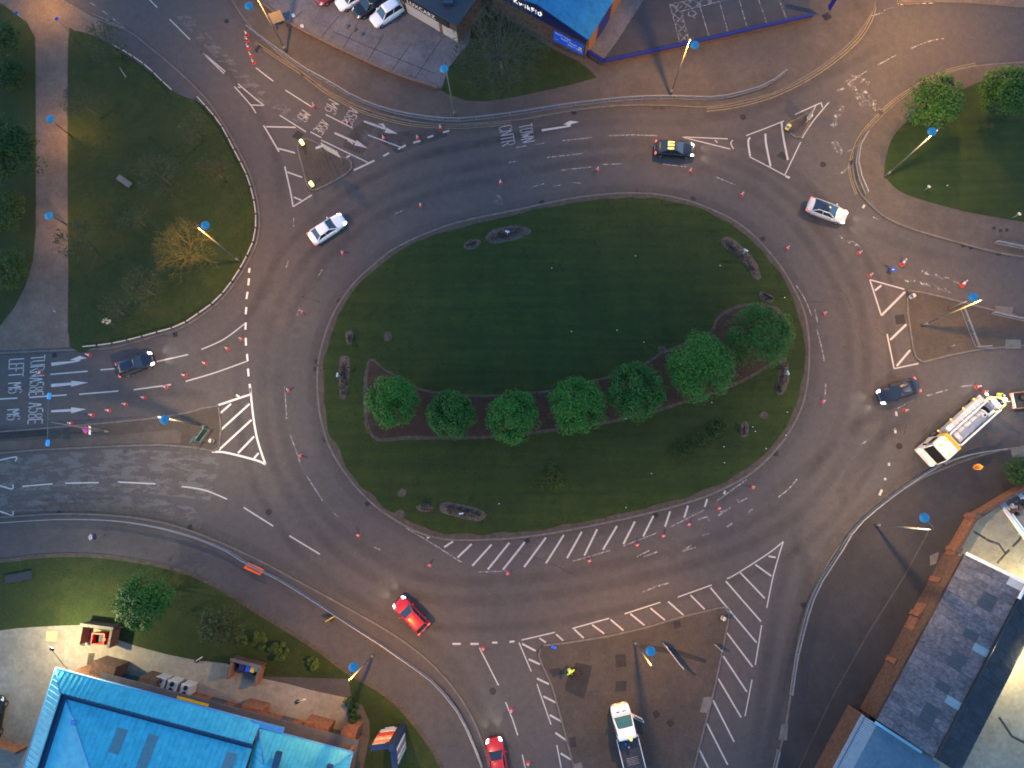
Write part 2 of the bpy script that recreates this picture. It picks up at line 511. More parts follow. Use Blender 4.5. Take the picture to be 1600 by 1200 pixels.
def raised(name, pts, mat, label, z=.118, n=0, kerbs=None):
    """px outline -> raised area; kerbs = list of index ranges (or 'all') that get kerb stones"""
    w = px_curve(pts, n, True) if n else px_poly(pts)
    o = struct(name, MB().prism(w, -.05, z), mat, label)
    return w
ISL = [(497, 570), (502, 545), (512, 512), (524, 485), (540, 460), (556, 440), (575, 422), (610, 393), (650, 372), (695, 354), (740, 342), (800, 330), (850, 319), (890, 311), (925, 306), (960, 303),
       (990, 302), (1020, 303.5), (1050, 308), (1082, 316), (1112, 328), (1140, 341), (1165, 358), (1185, 376), (1203, 396), (1220, 418), (1236, 444), (1248, 467), (1257, 491), (1262, 518), (1264, 550), (1262.5, 585),
       (1259, 610), (1253, 634), (1243, 657), (1229, 681), (1212, 703), (1192, 724), (1170, 742), (1140, 759), (1102, 776), (1065, 788), (1025, 799), (965, 813), (900, 826), (850, 835), (800, 841),
       (760, 843), (727, 844), (700, 843), (672, 838), (645, 828), (622, 815), (600, 801), (580, 785), (558, 763), (540, 740), (525, 717), (512, 691), (505, 668), (500, 645), (497, 620), (496, 595)]
isl = px_curve(ISL, 3, True)
area = sum(a.x * b.y - b.x * a.y for a, b in zip(isl, isl[1:] + isl[:1]))
if area > 0: isl.reverse()           # clockwise, so a negative offset goes inwards
struct('island_verge', MB().prism(isl, -.05, .118), SOIL, 'strip of bare trodden soil inside the kerb of the central island')
inn = offset(isl, -.62, True)
inn = [p + Vector((noise.noise((p.x * .5, p.y * .5, 1)), noise.noise((p.x * .5, p.y * .5, 9)))) * .32 for p in inn]
struct('island_grass', MB().prism(inn, 0, .15), GRASS, 'mown green lawn of the oval central island')
kerb('island_kerb', isl, 'pale kerb stones round the oval central island', .20, .135, True)
_r = offset(isl, .35, True); _k = len(_r) // 3
soft_ribbon('road_dust', [((_r + _r)[j * _k - 12:(j + 1) * _k + 12] if j else (_r[-12:] + _r)[:_k + 24], 2.0, .006 + .0004 * j) for j in range(3)], DUST, 'pale dust swept against the island kerb')

# west: grass with bare trees, path, shrub beds
LG = [(108, 62), (118, 50), (132, 52), (155, 60), (180, 75), (210, 95), (245, 120), (268, 141), (285, 151), (300, 156), (315, 163), (327, 173), (343, 194), (365, 234), (385, 275), (396, 312), (400, 345), (397, 373), (384, 403), (367, 432),
      (340, 466), (311, 489), (280, 508), (240, 521), (187, 536), (160, 540), (112, 543), (108, 430), (107, 250)]
raised('west_lawn', LG, GRASSD, 'rough dark lawn with bare trees left of the roundabout', .15, 3)
raised('west_footway', [(-120, -140), (20, -140), (90, -4), (195, 46), (224, 66), (256, 92), (288, 120), (318, 150), (332, 168), (349, 193), (371, 232), (391, 273), (402, 311), (406, 345), (403, 376), (390, 406), (372, 436), (345, 470), (314, 494), (282, 513), (241, 526), (188, 541),
       (160, 545), (108, 547), (0, 552), (-160, 562)], FOOT2, 'footway along the edge of the western lawn', .112)
raised('path', [(-130, -150), (16, -150), (88, -3), (140, 24), (168, 44), (150, 62), (109, 45), (108, 430), (109, 543), (40, 546), (-120, 553)], PATH, 'pale brown paved path between two lawns', .120)
raised('west_shrub_bed', [(-130, -60), (5, 8), (42, 34), (56, 60), (57, 200), (57, 360), (52, 410), (40, 448), (24, 480), (0, 511), (-130, 520)], GRASSD, 'dark grassy bed at the left edge', .15)
WK = [(-160, 562), (0, 552), (108, 547), (160, 545), (188, 541), (241, 526), (282, 513), (314, 494), (345, 470), (372, 436), (390, 406), (403, 376), (406, 345), (402, 311), (391, 273), (371, 232), (349, 193), (332, 168), (318, 150), (288, 120), (256, 92), (224, 66), (195, 46), (90, -4), (20, -140)]
kerb('west_kerb', px_curve(WK, 2), 'kerb stones round the western lawn')

# west splitter island
WSP = [(342, 634), (318, 638), (290, 646), (230, 655), (165, 661), (75, 669), (-120, 684), (-120, 712), (0, 708), (60, 703), (125, 700), (190, 697), (250, 695), (300, 699), (336, 705), (343, 702), (346, 668)]
raised('west_traffic_island', WSP, ISLP, 'long paved traffic island in the western approach')
kerb('west_island_kerb', px_poly(WSP + WSP[:1]), 'kerb stones round the western traffic island')
struct('island_strip', MB().prism(px_poly([(-120, 692), (0, 690), (130, 684), (200, 678), (275, 671), (284, 677), (283, 692), (200, 693), (125, 696), (0, 704), (-120, 708)]), .08, .126), FOOT, 'paler strip along the middle of the western traffic island')
struct('dark_band', MB().prism(px_poly([(-120, 682), (0, 672), (74, 669), (74, 681), (0, 687), (-120, 694)]), .08, .124), DARKP, 'dark asphalt band on the western traffic island')

# south west: footway, grass, yard
SWK = [(-160, 812), (0, 808), (90, 803), (180, 806), (260, 818), (330, 842), (400, 873), (470, 910), (540, 948), (610, 988), (660, 1024), (700, 1064), (732, 1110), (752, 1155), (764, 1200), (770, 1330)]
swk = px_curve(SWK, 4)
raised('south_west_footway', SWK + [(560, 1330), (560, 1150), (-160, 1150)], FOOT2, 'dark footway curving past the south western lawn', .118)
kerb('south_west_kerb', swk, 'kerb stones of the south western footway')
soft_ribbon('south_west_dust', [(offset(swk, .5), 1.7, .0065)], DUST, 'pale dust along the south western kerb')
SWG = [(-160, 882), (0, 876), (50, 870), (100, 867), (150, 868), (200, 874), (250, 883), (300, 897), (350, 922), (400, 954), (440, 978), (475, 1000), (510, 1024), (540, 1047), (580, 1070), (612, 1092), (635, 1115), (655, 1140), (675, 1168), (692, 1200), (710, 1330), (545, 1330), (560, 1150), (545, 1060), (-160, 1040)]
raised('south_west_lawn', SWG, GRASSD, 'rough lawn with shrubs above the blue roofed building', .15)
du = MB(); ribbon(du, px_curve(SWG[:20], 4), .45, .155); struct('lawn_edging', du, SOIL, 'bare soil edging of the south western lawn')
YRD = [(-160, 1000), (0, 985), (30, 981), (60, 979), (100, 977), (135, 976), (160, 985), (190, 1001), (217, 1010), (262, 1022), (307, 1031), (354, 1036), (412, 1060), (450, 1068), (487, 1078), (520, 1085), (548, 1091), (549, 1145), (540, 1200), (535, 1340), (-160, 1340)]
raised('yard', YRD, CONC, 'pale floodlit concrete yard round the blue roofed building', .16)
raised('side_path', [(566, 1100), (578, 1128), (578, 1150), (566, 1210), (560, 1330), (540, 1330), (548, 1150), (556, 1100)], FOOT, 'worn path beside the blue roofed building', .165)

# north: footway, car park, forecourt
NK = [(330, -60), (372, 16), (400, 52), (412, 62), (440, 88), (470, 112), (512, 142), (560, 167), (610, 183), (660, 192), (717, 195), (800, 189), (850, 181), (897, 173), (950, 167), (1000, 165), (1050, 166), (1105, 168), (1150, 161), (1205, 147), (1255, 122), (1300, 92), (1335, 60), (1355, 32), (1367, 6), (1372, -60)]
nk = px_curve(NK, 4)
raised('north_footway', NK + [(1372, -160), (330, -160)], FOOT, 'paved footway along the northern side of the roundabout', .118)
kerb('north_kerb', nk, 'kerb stones of the northern footway')
raised('car_park', [(380, -160), (385, -10), (410, 8), (445, 35), (480, 55), (520, 75), (560, 94), (600, 112), (645, 129), (684, 141), (712, 118), (733, 66), (740, 40), (760, -160)], CARP, 'grey concrete car park with parked cars', .128)
NG = [(735, 66), (700, 108), (690, 142), (700, 148), (712, 152), (728, 158), (755, 159), (790, 155), (825, 148), (862, 140), (900, 131), (932, 122), (918, 108), (905, 98), (860, 76), (830, 56), (790, 30), (760, -20), (738, -20)]
raised('north_lawn', NG, GRASSD, 'dark lawn under the big tree by the blue building', .15)
raised('forecourt', [(940, 104), (1000, 92), (1100, 70), (1205, 47), (1265, 33), (1262, -160), (950, -160), (990, -20), (918, 92)], TARM, 'dark forecourt with white parking bays', .128)
raised('forecourt_strip', [(944, 92), (962, 68), (1010, -6), (1050, -160), (1010, -160), (962, 0), (916, 84), (922, 92)], CARP, 'pale concrete strip beside the blue building', .134)
raised('north_east_pavement', [(1404, 6), (1450, 3), (1520, 5), (1600, 12), (1720, 20), (1720, -160), (1404, -160)], PATH, 'sandy pavement at the top right corner', .118)
kerb('north_east_kerb', px_curve([(1403, -60), (1405, 4), (1450, 3), (1520, 5), (1600, 12), (1720, 20)], 3), 'kerb stones at the top right corner')

# east mound
EK = [(1720, 92), (1600, 98), (1525, 104), (1480, 115), (1440, 134), (1400, 161), (1375, 184), (1350, 212), (1336, 240), (1332, 270), (1342, 300), (1360, 321), (1380, 338), (1410, 353), (1450, 366), (1500, 380), (1550, 393), (1600, 402), (1720, 420)]
ek = px_curve(EK, 4)
raised('east_footway', EK, FOOT, 'footway round the grassy corner on the right', .118)
kerb('east_kerb', ek, 'kerb stones round the grassy corner on the right')
raised('east_lawn', [(1720, 110), (1600, 118), (1540, 126), (1500, 142), (1450, 166), (1417, 190), (1400, 207), (1390, 224), (1384, 245), (1381, 272), (1388, 284), (1403, 298), (1425, 308), (1450, 316), (1480, 324), (1512, 332), (1555, 340), (1600, 347), (1720, 362)], GRASS, 'dark lawn with leafy trees at the top right', .15, 2)
soft_ribbon('east_dust', [(offset(ek, .5), 1.7, .0062)], DUST, 'pale dust along the eastern kerb')
soft_ribbon('north_dust', [(offset(nk, -.5), 1.7, .0062)], DUST, 'pale dust along the northern kerb')

# east splitter island
ESP = [(1417, 454), (1440, 457), (1475, 465), (1512, 475), (1556, 486), (1600, 497), (1720, 522), (1720, 530), (1600, 540), (1530, 546), (1480, 556), (1442, 566), (1434, 564), (1428, 555), (1424, 530), (1420, 505), (1417, 480)]
raised('east_traffic_island', ESP, ISLP, 'brown lit paved traffic island in the eastern approach')
kerb('east_island_kerb', px_poly(ESP + ESP[:1]), 'kerb stones round the eastern traffic island')
struct('east_island_plate', MB().prism(px_poly([(1570, 531), (1594, 531), (1594, 545), (1570, 545)]), .1, .125), LITEP, 'pale concrete plate on the eastern traffic island')
# small islands
NWI = [(480, 217), (470, 219), (465, 228), (467, 240), (473, 262), (480, 290), (485, 299), (492, 298), (516, 287), (543, 271), (550, 263), (551, 256), (547, 249), (538, 247), (515, 237), (500, 226)]
raised('north_west_traffic_island', NWI, ISLP, 'triangular paved traffic island in the north western approach')
kerb('north_west_island_kerb', px_poly(NWI + NWI[:1]), 'kerb stones round the north western traffic island')
NEI = [(1224, 202), (1230, 193), (1245, 187), (1262, 177), (1267, 179), (1264, 190), (1255, 210), (1250, 217), (1246, 217)]
raised('north_east_traffic_island', NEI, ISLP, 'small paved traffic island in the north eastern approach')
kerb('north_east_island_kerb', px_poly(NEI + NEI[:1]), 'kerb stones round the north eastern traffic island', None or .16)
SI = [(849, 1008), (880, 1005), (950, 994), (1010, 980), (1070, 962), (1110, 953), (1130, 947), (1139, 952), (1138, 968), (1118, 1068), (1084, 1200), (1050, 1330), (935, 1330), (904, 1220), (892, 1182), (876, 1120), (862, 1070), (843, 1030), (840, 1018)]
raised('south_traffic_island', SI, ISLP, 'large triangular paved traffic island at the bottom')
kerb('south_island_kerb', px_poly(SI + SI[:1]), 'kerb stones round the southern traffic island')
# south east footway
SEK = [(1720, 686), (1640, 692), (1590, 699), (1545, 708), (1500, 722), (1462, 737), (1437, 749), (1412, 764), (1387, 782), (1350, 812), (1320, 843), (1300, 869), (1280, 905), (1262, 945), (1248, 1000), (1238, 1060), (1229, 1125), (1212, 1200), (1190, 1330)]
sek = px_curve(SEK, 4)
raised('south_east_footway', SEK + [(1250, 1330), (1330, 1180), (1430, 960), (1515, 820), (1600, 765), (1720, 720)], FOOT3, 'wide dark footway beside the brick boundary wall', .118)
kerb('south_east_kerb', sek, 'kerb stones of the south eastern footway')
soft_ribbon('south_east_dust', [(offset(sek, -.6), 2.0, .0062)], DUST, 'pale dust along the south eastern kerb')
du = MB(); ribbon(du, px_poly([(1450, 830), (1412, 900), (1355, 990), (1300, 1088), (1247, 1200), (1220, 1260)]), .12, .124); struct('footway_edging', du, FOOT, 'thin line of edging stones in the south eastern footway')
raised('east_yard', [(1508, 808), (1600, 756), (1760, 700), (1760, 1400), (1330, 1400), (1330, 1180)], CONC, 'pale floodlit yard behind the brick boundary wall', .10)

# patches in the surfaces
def patch(name, pts, mat, z, label): return struct(name, MB().prism(px_poly(pts), 0, z, side=False), mat, label)
for i, q in enumerate([[(857, 1046), (874, 1043), (881, 1052), (864, 1058)], [(961, 1023), (977, 1021), (979, 1041), (962, 1043)], [(962, 1064), (979, 1063), (978, 1080), (961, 1080)],
        [(1051, 971), (1062, 969), (1064, 979), (1053, 983)], [(886, 1060), (900, 1035), (925, 1040), (918, 1070), (912, 1092), (882, 1078)], [(1018, 1113), (1026, 1108), (1032, 1116), (1024, 1124)], [(1040, 1128), (1047, 1122), (1054, 1130), (1047, 1137)],
        [(890, 1152), (899, 1150), (901, 1166), (891, 1168)], [(1000, 1006), (1050, 1012), (1104, 1030), (1102, 1036), (1052, 1022), (1000, 1013)]]):
    patch('asphalt_patch', q, DARKP, .124, 'dark repair patch in the southern traffic island')
patch('pale_plate', [(1099, 1089), (1111, 1088), (1107, 1114), (1093, 1112)], LITEP, .125, 'pale concrete cover on the southern traffic island')
patch('pale_plate', [(897, 1193), (908, 1190), (911, 1200), (899, 1206)], LITEP, .125, 'pale concrete cover at the bottom of the southern island')
patch('asphalt_patch', [(456, 214), (464, 204), (476, 209), (468, 219)], DARKP, .008, 'dark square patch at the tip of the north western island')
patch('asphalt_patch', [(1398, 493), (1413, 491), (1415, 506), (1400, 507)], DARKP, .008, 'dark square patch left of the eastern island')
patch('asphalt_patch', [(1213, 243), (1222, 236), (1230, 244), (1226, 251)], DARKP, .008, 'dark square patch by the north eastern island')
patch('asphalt_patch', [(540, 215), (565, 190), (620, 206), (690, 200), (700, 212), (620, 240), (585, 215), (565, 242), (536, 230)], STAINF, .005, 'dark resurfaced patch on the north western approach')
patch('pale_plate', [(1578, 702), (1606, 698), (1606, 714), (1580, 714)], LITEP, .126, 'pale concrete patch on the south eastern footway')
patch('pale_plate', [(1452, 868), (1466, 862), (1462, 880), (1452, 884)], LITEP, .126, 'pale square patch beside the boundary wall')
patch('pale_plate', [(1220, 1131), (1231, 1129), (1229, 1156), (1215, 1156)], LITEP, .126, 'pale square patch in the south eastern footway')
patch('planed_surface', [(0, 716), (80, 709), (200, 700), (345, 712), (338, 745), (328, 782), (220, 770), (100, 765), (0, 768)], SCAR, .005, 'pale planed patches in the western exit lanes')
patch('planed_surface', [(0, 772), (120, 770), (240, 778), (300, 792), (318, 816), (312, 828), (240, 808), (120, 798), (0, 800)], SCAR, .005, 'pale scuffed lane beside the south western kerb')
patch('planed_surface', [(282, 14), (310, 36), (350, 80), (400, 130), (480, 190), (470, 196), (395, 150), (330, 85), (270, 20)], SCAR, .005, 'pale scuffed strip in the north western approach')
patch('pale_paving', [(1553, 478), (1582, 480), (1580, 492), (1556, 487)], LITEP, .124, 'pale square by the eastern guard rail')
patch('concrete_patch', [(600, 60), (612, 42), (655, 48), (655, 62), (630, 76)], LITEP, .133, 'pale rounded patch in the car park concrete')
# stains and tar joints
cv = []
for off, wd in ((4.4, 1.5), (6.4, 1.5), (9.2, 1.3)):
    _r = offset(isl, off, True); _n = len(_r)
    for j, (f0, f1) in enumerate(((0, .30), (.27, .55), (.5, .8), (.74, 1.03))):
        cv.append(([(_r + _r)[i] for i in range(int(f0 * _n), int(f1 * _n))], wd, .0070 + .0003 * j))
soft_ribbon('tyre_tracks', cv, STAIN, 'dark tyre tracks round the island')
cv = []
for k, q in enumerate([[(1180, 790), (1250, 740), (1310, 690), (1350, 655), (1420, 640)], [(1310, 790), (1325, 750), (1370, 690), (1440, 640)], [(1150, 240), (1200, 260), (1260, 300), (1330, 350), (1420, 385), (1540, 420)],
          [(600, 960), (680, 1010), (740, 1080), (780, 1190)], [(450, 940), (340, 850), (200, 795), (60, 785)], [(300, 560), (360, 520), (420, 440), (440, 360)], [(290, 40), (380, 140), (430, 240), (440, 330)],
          [(1000, 190), (1100, 185), (1200, 165), (1300, 115), (1400, 60)], [(330, 620), (250, 612), (100, 625)], [(620, 250), (700, 232), (800, 217), (900, 195)], [(1230, 840), (1260, 900), (1215, 1100), (1180, 1260)], [(1255, 800), (1225, 900), (1195, 1050), (1170, 1250)]]):
    cv.append((px_curve(q, 8), 1.6, .0050 + .0002 * k))
soft_ribbon('tyre_tracks', cv, STAIN, 'dark tyre tracks on the approach roads')
ck = MB()
for q in ([(1308, 448), (1320, 460), (1330, 480)], [(1262, 472), (1290, 472), (1306, 476), (1308, 484)], [(1342, 520), (1350, 550), (1352, 570)], [(1318, 540), (1322, 560)], [(1370, 513), (1378, 522), (1388, 524)],
          [(470, 463), (478, 465), (500, 472)], [(472, 465), (480, 458), (490, 450), (505, 425)], [(360, 900), (400, 960)], [(60, 660), (160, 655), (230, 650)], [(1448, 860), (1452, 845)],
          [(800, 860), (860, 880), (900, 900)], [(1402, 645), (1415, 660), (1412, 680)]):
    ribbon(ck, px_curve(q, 5), .06, .009)
struct('tar_joints', ck, CRACK, 'thin dark cracks and tar joints in the road')
ck = MB()
for q in ([(535, 79), (560, 36)], [(574, 97), (600, 55)], [(612, 112), (655, 52)], [(648, 124), (690, 62)], [(500, 62), (530, 26)], [(452, 36), (472, 20)], [(520, 50), (600, 84), (680, 116)]):
    ribbon(ck, px_poly(q), .09, .1325)
struct('slab_joints', ck, CRACK, 'dark joints between the car park slabs')
ck = MB()
for q in ([(1520, 830), (1545, 845), (1560, 850), (1570, 865), (1557, 880)], [(1570, 865), (1590, 845), (1600, 832)], [(1575, 1000), (1590, 980), (1600, 972)], [(1560, 1120), (1580, 1150), (1600, 1160)]):
    ribbon(ck, px_poly(q), .25, .106)
struct('yard_cracks', ck, CRACK, 'weedy cracks in the floodlit yard')

for x, y in ((1161, 183), (1286, 257), (1405, 697), (770, 1080), (420, 800)):
    p = G(x, y); mb = MB(); mb.lathe([(.36, .0), (.36, .011), (.30, .014), (.02, .0145)], 18, (p.x, p.y, .001), False); struct('manhole_cover', mb, DARKP, 'round iron manhole cover in the road')
for x, y in ((1552, 357), (1562, 361), (1572, 360)): patch('access_cover', [(x - 3, y - 2), (x + 2, y - 3), (x + 3, y + 2), (x - 2, y + 3)], DARKP, .124, 'small dark access cover in the eastern footway')
lines('path_marking', [(84, 510, 95.5, 510), (95, 510, 94.5, 502), (83, 485, 90, 488, 94, 483), (100, 486, 106, 484)], PAINTX, .126, 'faint pale marks on the lower path', 1.6)
# island beds
def bed(pts, mat, name, label, z=.16, n=4):
    w = px_curve(pts, n, True)
    w = [p + Vector((noise.noise((p.x, p.y, 1)), noise.noise((p.x, p.y, 9)))) * .12 for p in w]
    return struct(name, MB().prism(w, .1, z), mat, label)
bed([(578, 560), (590, 566), (604, 578), (626, 590), (652, 606), (700, 614), (760, 617), (826, 613), (862, 609), (900, 600), (950, 588), (1000, 572), (1030, 552), (1070, 535), (1108, 520), (1116, 500), (1138, 482), (1175, 474), (1215, 480), (1235, 510),
     (1228, 548), (1200, 575), (1150, 602), (1100, 622), (1064, 632), (1025, 646), (950, 662), (860, 676), (762, 686), (690, 686), (625, 688), (592, 690), (574, 676), (568, 640), (568, 600), (572, 575)], SOIL, 'bed_edging', 'pale stony rim of the tree bed on the island', .156, 2)
bed([(580, 565), (590, 571), (604, 582), (626, 594), (652, 610), (700, 618), (760, 621), (826, 617), (862, 613), (900, 604), (950, 592), (1001, 576), (1032, 556), (1072, 539), (1111, 523), (1120, 503), (1141, 486), (1175, 478), (1212, 484), (1230, 511),
     (1224, 545), (1197, 571), (1148, 598), (1098, 618), (1062, 628), (1023, 641), (950, 657), (860, 671), (762, 681), (690, 681), (625, 682), (594, 684), (579, 672), (574, 640), (574, 602), (576, 578)], MULCH, 'mulch_bed', 'dark mulch bed under the row of island trees', .163, 2)
GB = [([(758, 372), (764, 364), (780, 357), (805, 353), (825, 357), (829, 363), (818, 371), (795, 378), (770, 381)], 'long gravel bed near the top edge of the island'),
      ([(724, 386), (730, 377), (744, 374), (752, 379), (746, 387), (732, 391)], 'small gravel bed near the top edge of the island'),
      ([(1126, 376), (1136, 371), (1150, 378), (1168, 394), (1180, 410), (1188, 430), (1184, 438), (1176, 434), (1166, 414), (1148, 398), (1130, 386)], 'long gravel bed at the upper right of the island'),
      ([(1184, 462), (1190, 456), (1206, 464), (1208, 472), (1198, 474)], 'small gravel bed beside the rightmost island tree'),
      ([(541, 520), (549, 517), (553, 526), (550, 538), (543, 538), (541, 530)], 'small gravel bed at the left of the island'),
      ([(531, 562), (540, 556), (547, 562), (546, 595), (541, 622), (533, 622), (529, 600)], 'long gravel bed at the left of the island'),
      ([(688, 790), (700, 784), (725, 789), (752, 797), (759, 805), (752, 813), (730, 812), (700, 804), (690, 799)], 'long gravel bed at the bottom of the island'),
      ([(652, 791), (662, 786), (674, 789), (678, 796), (664, 800), (654, 798)], 'small gravel bed at the bottom of the island'),
      ([(1216, 565), (1224, 558), (1230, 566), (1232, 590), (1226, 612), (1217, 618), (1211, 610), (1215, 590)], 'long gravel bed at the right of the island'),
      ([(1157, 664), (1163, 658), (1169, 664), (1168, 680), (1160, 684), (1156, 676)], 'small gravel bed at the lower right of the island'),
      ([(601, 522), (607, 518), (614, 526), (607, 533), (601, 530)], 'bare square of soil on the island lawn'),
      ([(622, 770), (628, 763), (635, 768), (632, 776), (624, 776)], 'bare pale spot on the lower left of the lawn'),
      ([(618, 803), (624, 796), (632, 799), (630, 808), (620, 809)], 'bare spot by the lower left island kerb'),
      ([(1026, 545), (1036, 541), (1043, 549), (1032, 554)], 'pale stony spot above the island trees'),
      ([(1185, 650), (1192, 643), (1200, 648), (1196, 656)], 'bare spot at the lower right of the lawn')]
rng = random.Random(3)
for k, (q, lab) in enumerate(GB):
    bed(q, SOIL if k in (10, 11, 12, 14) else GRAV, 'gravel_bed', lab, .161)
    if k in (10, 11, 12, 14): continue
    c = Vector((sum(p[0] for p in q) / len(q), sum(p[1] for p in q) / len(q)))
    mb = MB()
    W = px_poly(q); cc = sum(W, Vector((0, 0))) / len(W)
    for _ in range(170 if len(q) > 6 else 40):
        a, b = rng.sample(W, 2)
        p = cc.lerp(a.lerp(b, rng.random()), rng.random() ** .6 * .92)
        r = rng.uniform(.05, .17)
        mb.add([(p.x + r * math.cos(t) * rng.uniform(.7, 1), p.y + r * math.sin(t) * rng.uniform(.7, 1), .16) for t in (0, 1.05, 2.1, 3.14, 4.2, 5.25)] + [(p.x, p.y, .16 + r * rng.uniform(.6, 1.1))],
               [(i, (i + 1) % 6, 6) for i in range(6)])
    tag(mb.build('gravel_stones', GRAV), 'loose stones heaped on the ' + lab, None, None, 'stuff')

# ================================================================== ROAD MARKINGS
lines('lane_marking', [(27, 622, -60, 627), (46, 621, 104, 617), (124, 616, 185, 611), (209, 609, 267, 601), (79, 585, 137, 580), (157, 578, 180, 576), (245, 565, 294, 554), (315, 546, 350, 530, 382, 506), (290, 596, 337, 582, 387, 564)], PAINT, label='white lane lines of the western approach', w=2.06)
lines('give_way_marking', [(390, 419, 389, 426), (389, 435, 388, 446), (387, 456, 385, 467), (385, 480, 384, 491), (384, 504, 383.5, 515), (384, 528, 384.5, 540), (386, 553, 387, 564), (387.5, 576, 388.5, 588), (390, 600, 392, 613)], PAINTN, label='broken give way line of the western approach', w=3.10)
lines('hatch_marking', [(341, 633, 392, 616), (331, 706, 352, 707, 400, 719, 415, 726), (390, 606, 392, 616, 395, 645, 398, 666, 402, 686, 408, 706, 415, 726), (345, 645, 361, 631), (346, 671, 390, 631), (342, 703, 393, 656), (372, 708, 397, 682), (397, 716, 404, 708), (369, 617, 374, 620)], PAINTN, label='bright white hatching east of the western traffic island', w=2.92)
lines('lane_marking', [(35, 760, 82, 756), (102, 755, 154, 754), (184, 753, 243, 756), (284, 760, 320, 766, 355, 780), (381, 793, 427, 822), (452, 837, 500, 866), (0, 719, 25, 714, 24, 721), (-30, 752, 0, 759, 19, 764, 20, 757), (-30, 790, 0, 799, 19, 805, 20, 799)], PAINT, label='white lane lines of the western exit', w=1.98)
lines('ring_marking', [(445, 604, 448, 654), (453, 677, 469, 723), (479, 743, 504, 782), (519, 799, 530, 809), (469, 480, 464, 493), (504, 421, 497, 432), (451, 407, 447, 418), (459, 341, 459, 354), (617, 334, 630, 329), (585, 855, 596, 860)], PAINTW, label='worn lane lines west of the central island', w=1.72)
lines('ring_marking', [(876, 220, 925, 215), (950, 212, 987, 211, 1027, 212), (855, 246, 910, 240), (876, 266, 923, 261), (940, 257, 972, 256), (1036, 256, 1072, 261), (1117, 276, 1149, 289), (803, 231, 822, 228), (836, 226, 852, 223), (794, 254, 808, 252), (832, 292, 850, 287), (864, 291, 878, 289), (895, 285, 910, 287)], PAINTW, label='worn lane lines north of the central island', w=1.72)
lines('ring_marking', [(1244, 446, 1258, 468, 1268, 493), (1276, 515, 1283, 540, 1288, 566), (1273, 483, 1277, 503), (1290, 600, 1289, 625), (1216, 777, 1232, 764, 1245, 749), (1400, 639, 1427, 625), (1446, 619, 1480, 609), (1500, 604, 1519, 602), (1364, 339, 1372, 343), (1345, 695, 1355, 688), (1395, 672, 1400, 669)], PAINTW, label='worn lane lines east of the central island', w=1.72)
lines('block_marking', [(1374, 774, 1378, 765), (1389, 723, 1389, 728), (1382, 747, 1384, 750), (1400, 643, 1401, 650), (1348, 325, 1351, 320), (1227, 275, 1234, 278), (1399, 672, 1399, 677)], PAINT, label='short white blocks on the eastern side', w=3.44)
lines('paint_scraps', [(1408, 430, 1425, 439, 1455, 447), (1440, 424, 1480, 436, 1500, 442), (1410, 433, 1420, 440), (1455, 446, 1486, 456), (1530, 512, 1556, 516), (1562, 514, 1595, 519), (1310, 370, 1345, 385)], PAINTX, label='scraps of white paint left on the eastern exit', w=5.16)
lines('hatch_marking', [(1359, 437, 1413, 452), (1359, 437, 1377, 493), (1377, 493, 1414, 456, {'w': 3.2}), (1367, 454, 1377, 446, {'w': 3.2}), (1386, 522, 1397, 576), (1391, 531, 1416, 507, {'w': 3.2}), (1401, 572, 1422, 547, {'w': 3.2}), (1397, 576, 1435, 568)], PAINT, label='white hatching left of the eastern traffic island', w=2.06)
H = [(694, 855, 708, 846), (715, 871, 737, 850), (738, 884, 768, 851), (762, 890, 796, 848), (786, 890, 820, 847), (819, 886, 853, 840), (853, 880, 881, 836), (886, 872, 909, 831), (913, 868, 933, 827), (942, 859, 964, 822), (974, 850, 992, 815), (1005, 838, 1021, 806), (1039, 823, 1047, 799), (1069, 809, 1075, 790), (1101, 792, 1105, 780), (1131, 772, 1133, 767), (667, 841, 672, 838)]
lines('hatch_marking', H, PAINT, label='white hatch bars along the bottom of the island', w=2.75)
lines('edge_marking', [(634, 825, 667, 844, 722, 879), (742, 894, 795, 892), (895, 877, 953, 860), (974, 853, 1028, 832), (1048, 823, 1100, 797), (1120, 783, 1140, 768, 1167, 749)], PAINTW, label='outer line of the hatch bars below the island', w=1.72)
lines('paint_scraps', [(1155, 785, 1167, 778), (1152, 780, 1155, 786), (1122, 806, 1141, 793), (1125, 800, 1136, 796), (1090, 812, 1105, 808, 1108, 815), (1097, 837, 1108, 834), (1065, 862, 1087, 855), (1065, 862, 1080, 852), (995, 870, 1015, 860), (1005, 870, 1030, 861), (1135, 824, 1145, 817), (1004, 925, 1024, 917), (1022, 917, 1045, 911), (1170, 800, 1176, 795)], PAINTW, label='worn arrow remnants in the southern lanes', w=2.06)
lines('hatch_marking', [(843, 997, 853, 1004), (869, 991, 880, 1001), (897, 983, 912, 997), (925, 976, 944, 990), (954, 968, 974, 985), (985, 959, 1007, 977), (1016, 950, 1039, 969), (1044, 940, 1069, 962), (1079, 930, 1101, 952), (1110, 918, 1182, 1004), (1134, 908, 1189, 971), (1155, 893, 1195, 935), (1180, 882, 1205, 900), (1201, 869, 1212, 871),
      (1136, 989, 1176, 1042), (1130, 1025, 1167, 1081), (1122, 1060, 1158, 1121), (1114, 1094, 1147, 1159), (1104, 1130, 1137, 1195), (1092, 1170, 1107, 1200)], PAINT, label='white hatch bars round the southern traffic island', w=2.24)
lines('edge_marking', [(815, 1000, 867, 988), (894, 982, 952, 966), (976, 959, 1032, 941), (1059, 933, 1112, 914), (1136, 904, 1150, 897, 1200, 865, 1224, 846), (1224, 846, 1217, 868, 1207, 905, 1198, 950), (1190, 977, 1180, 1039), (1175, 1062, 1164, 1119), (811, 1004, 830, 1049), (839, 1069, 861, 1132), (870, 1164, 877, 1200)], PAINT, label='white edge lines of the southern traffic island', w=1.63)
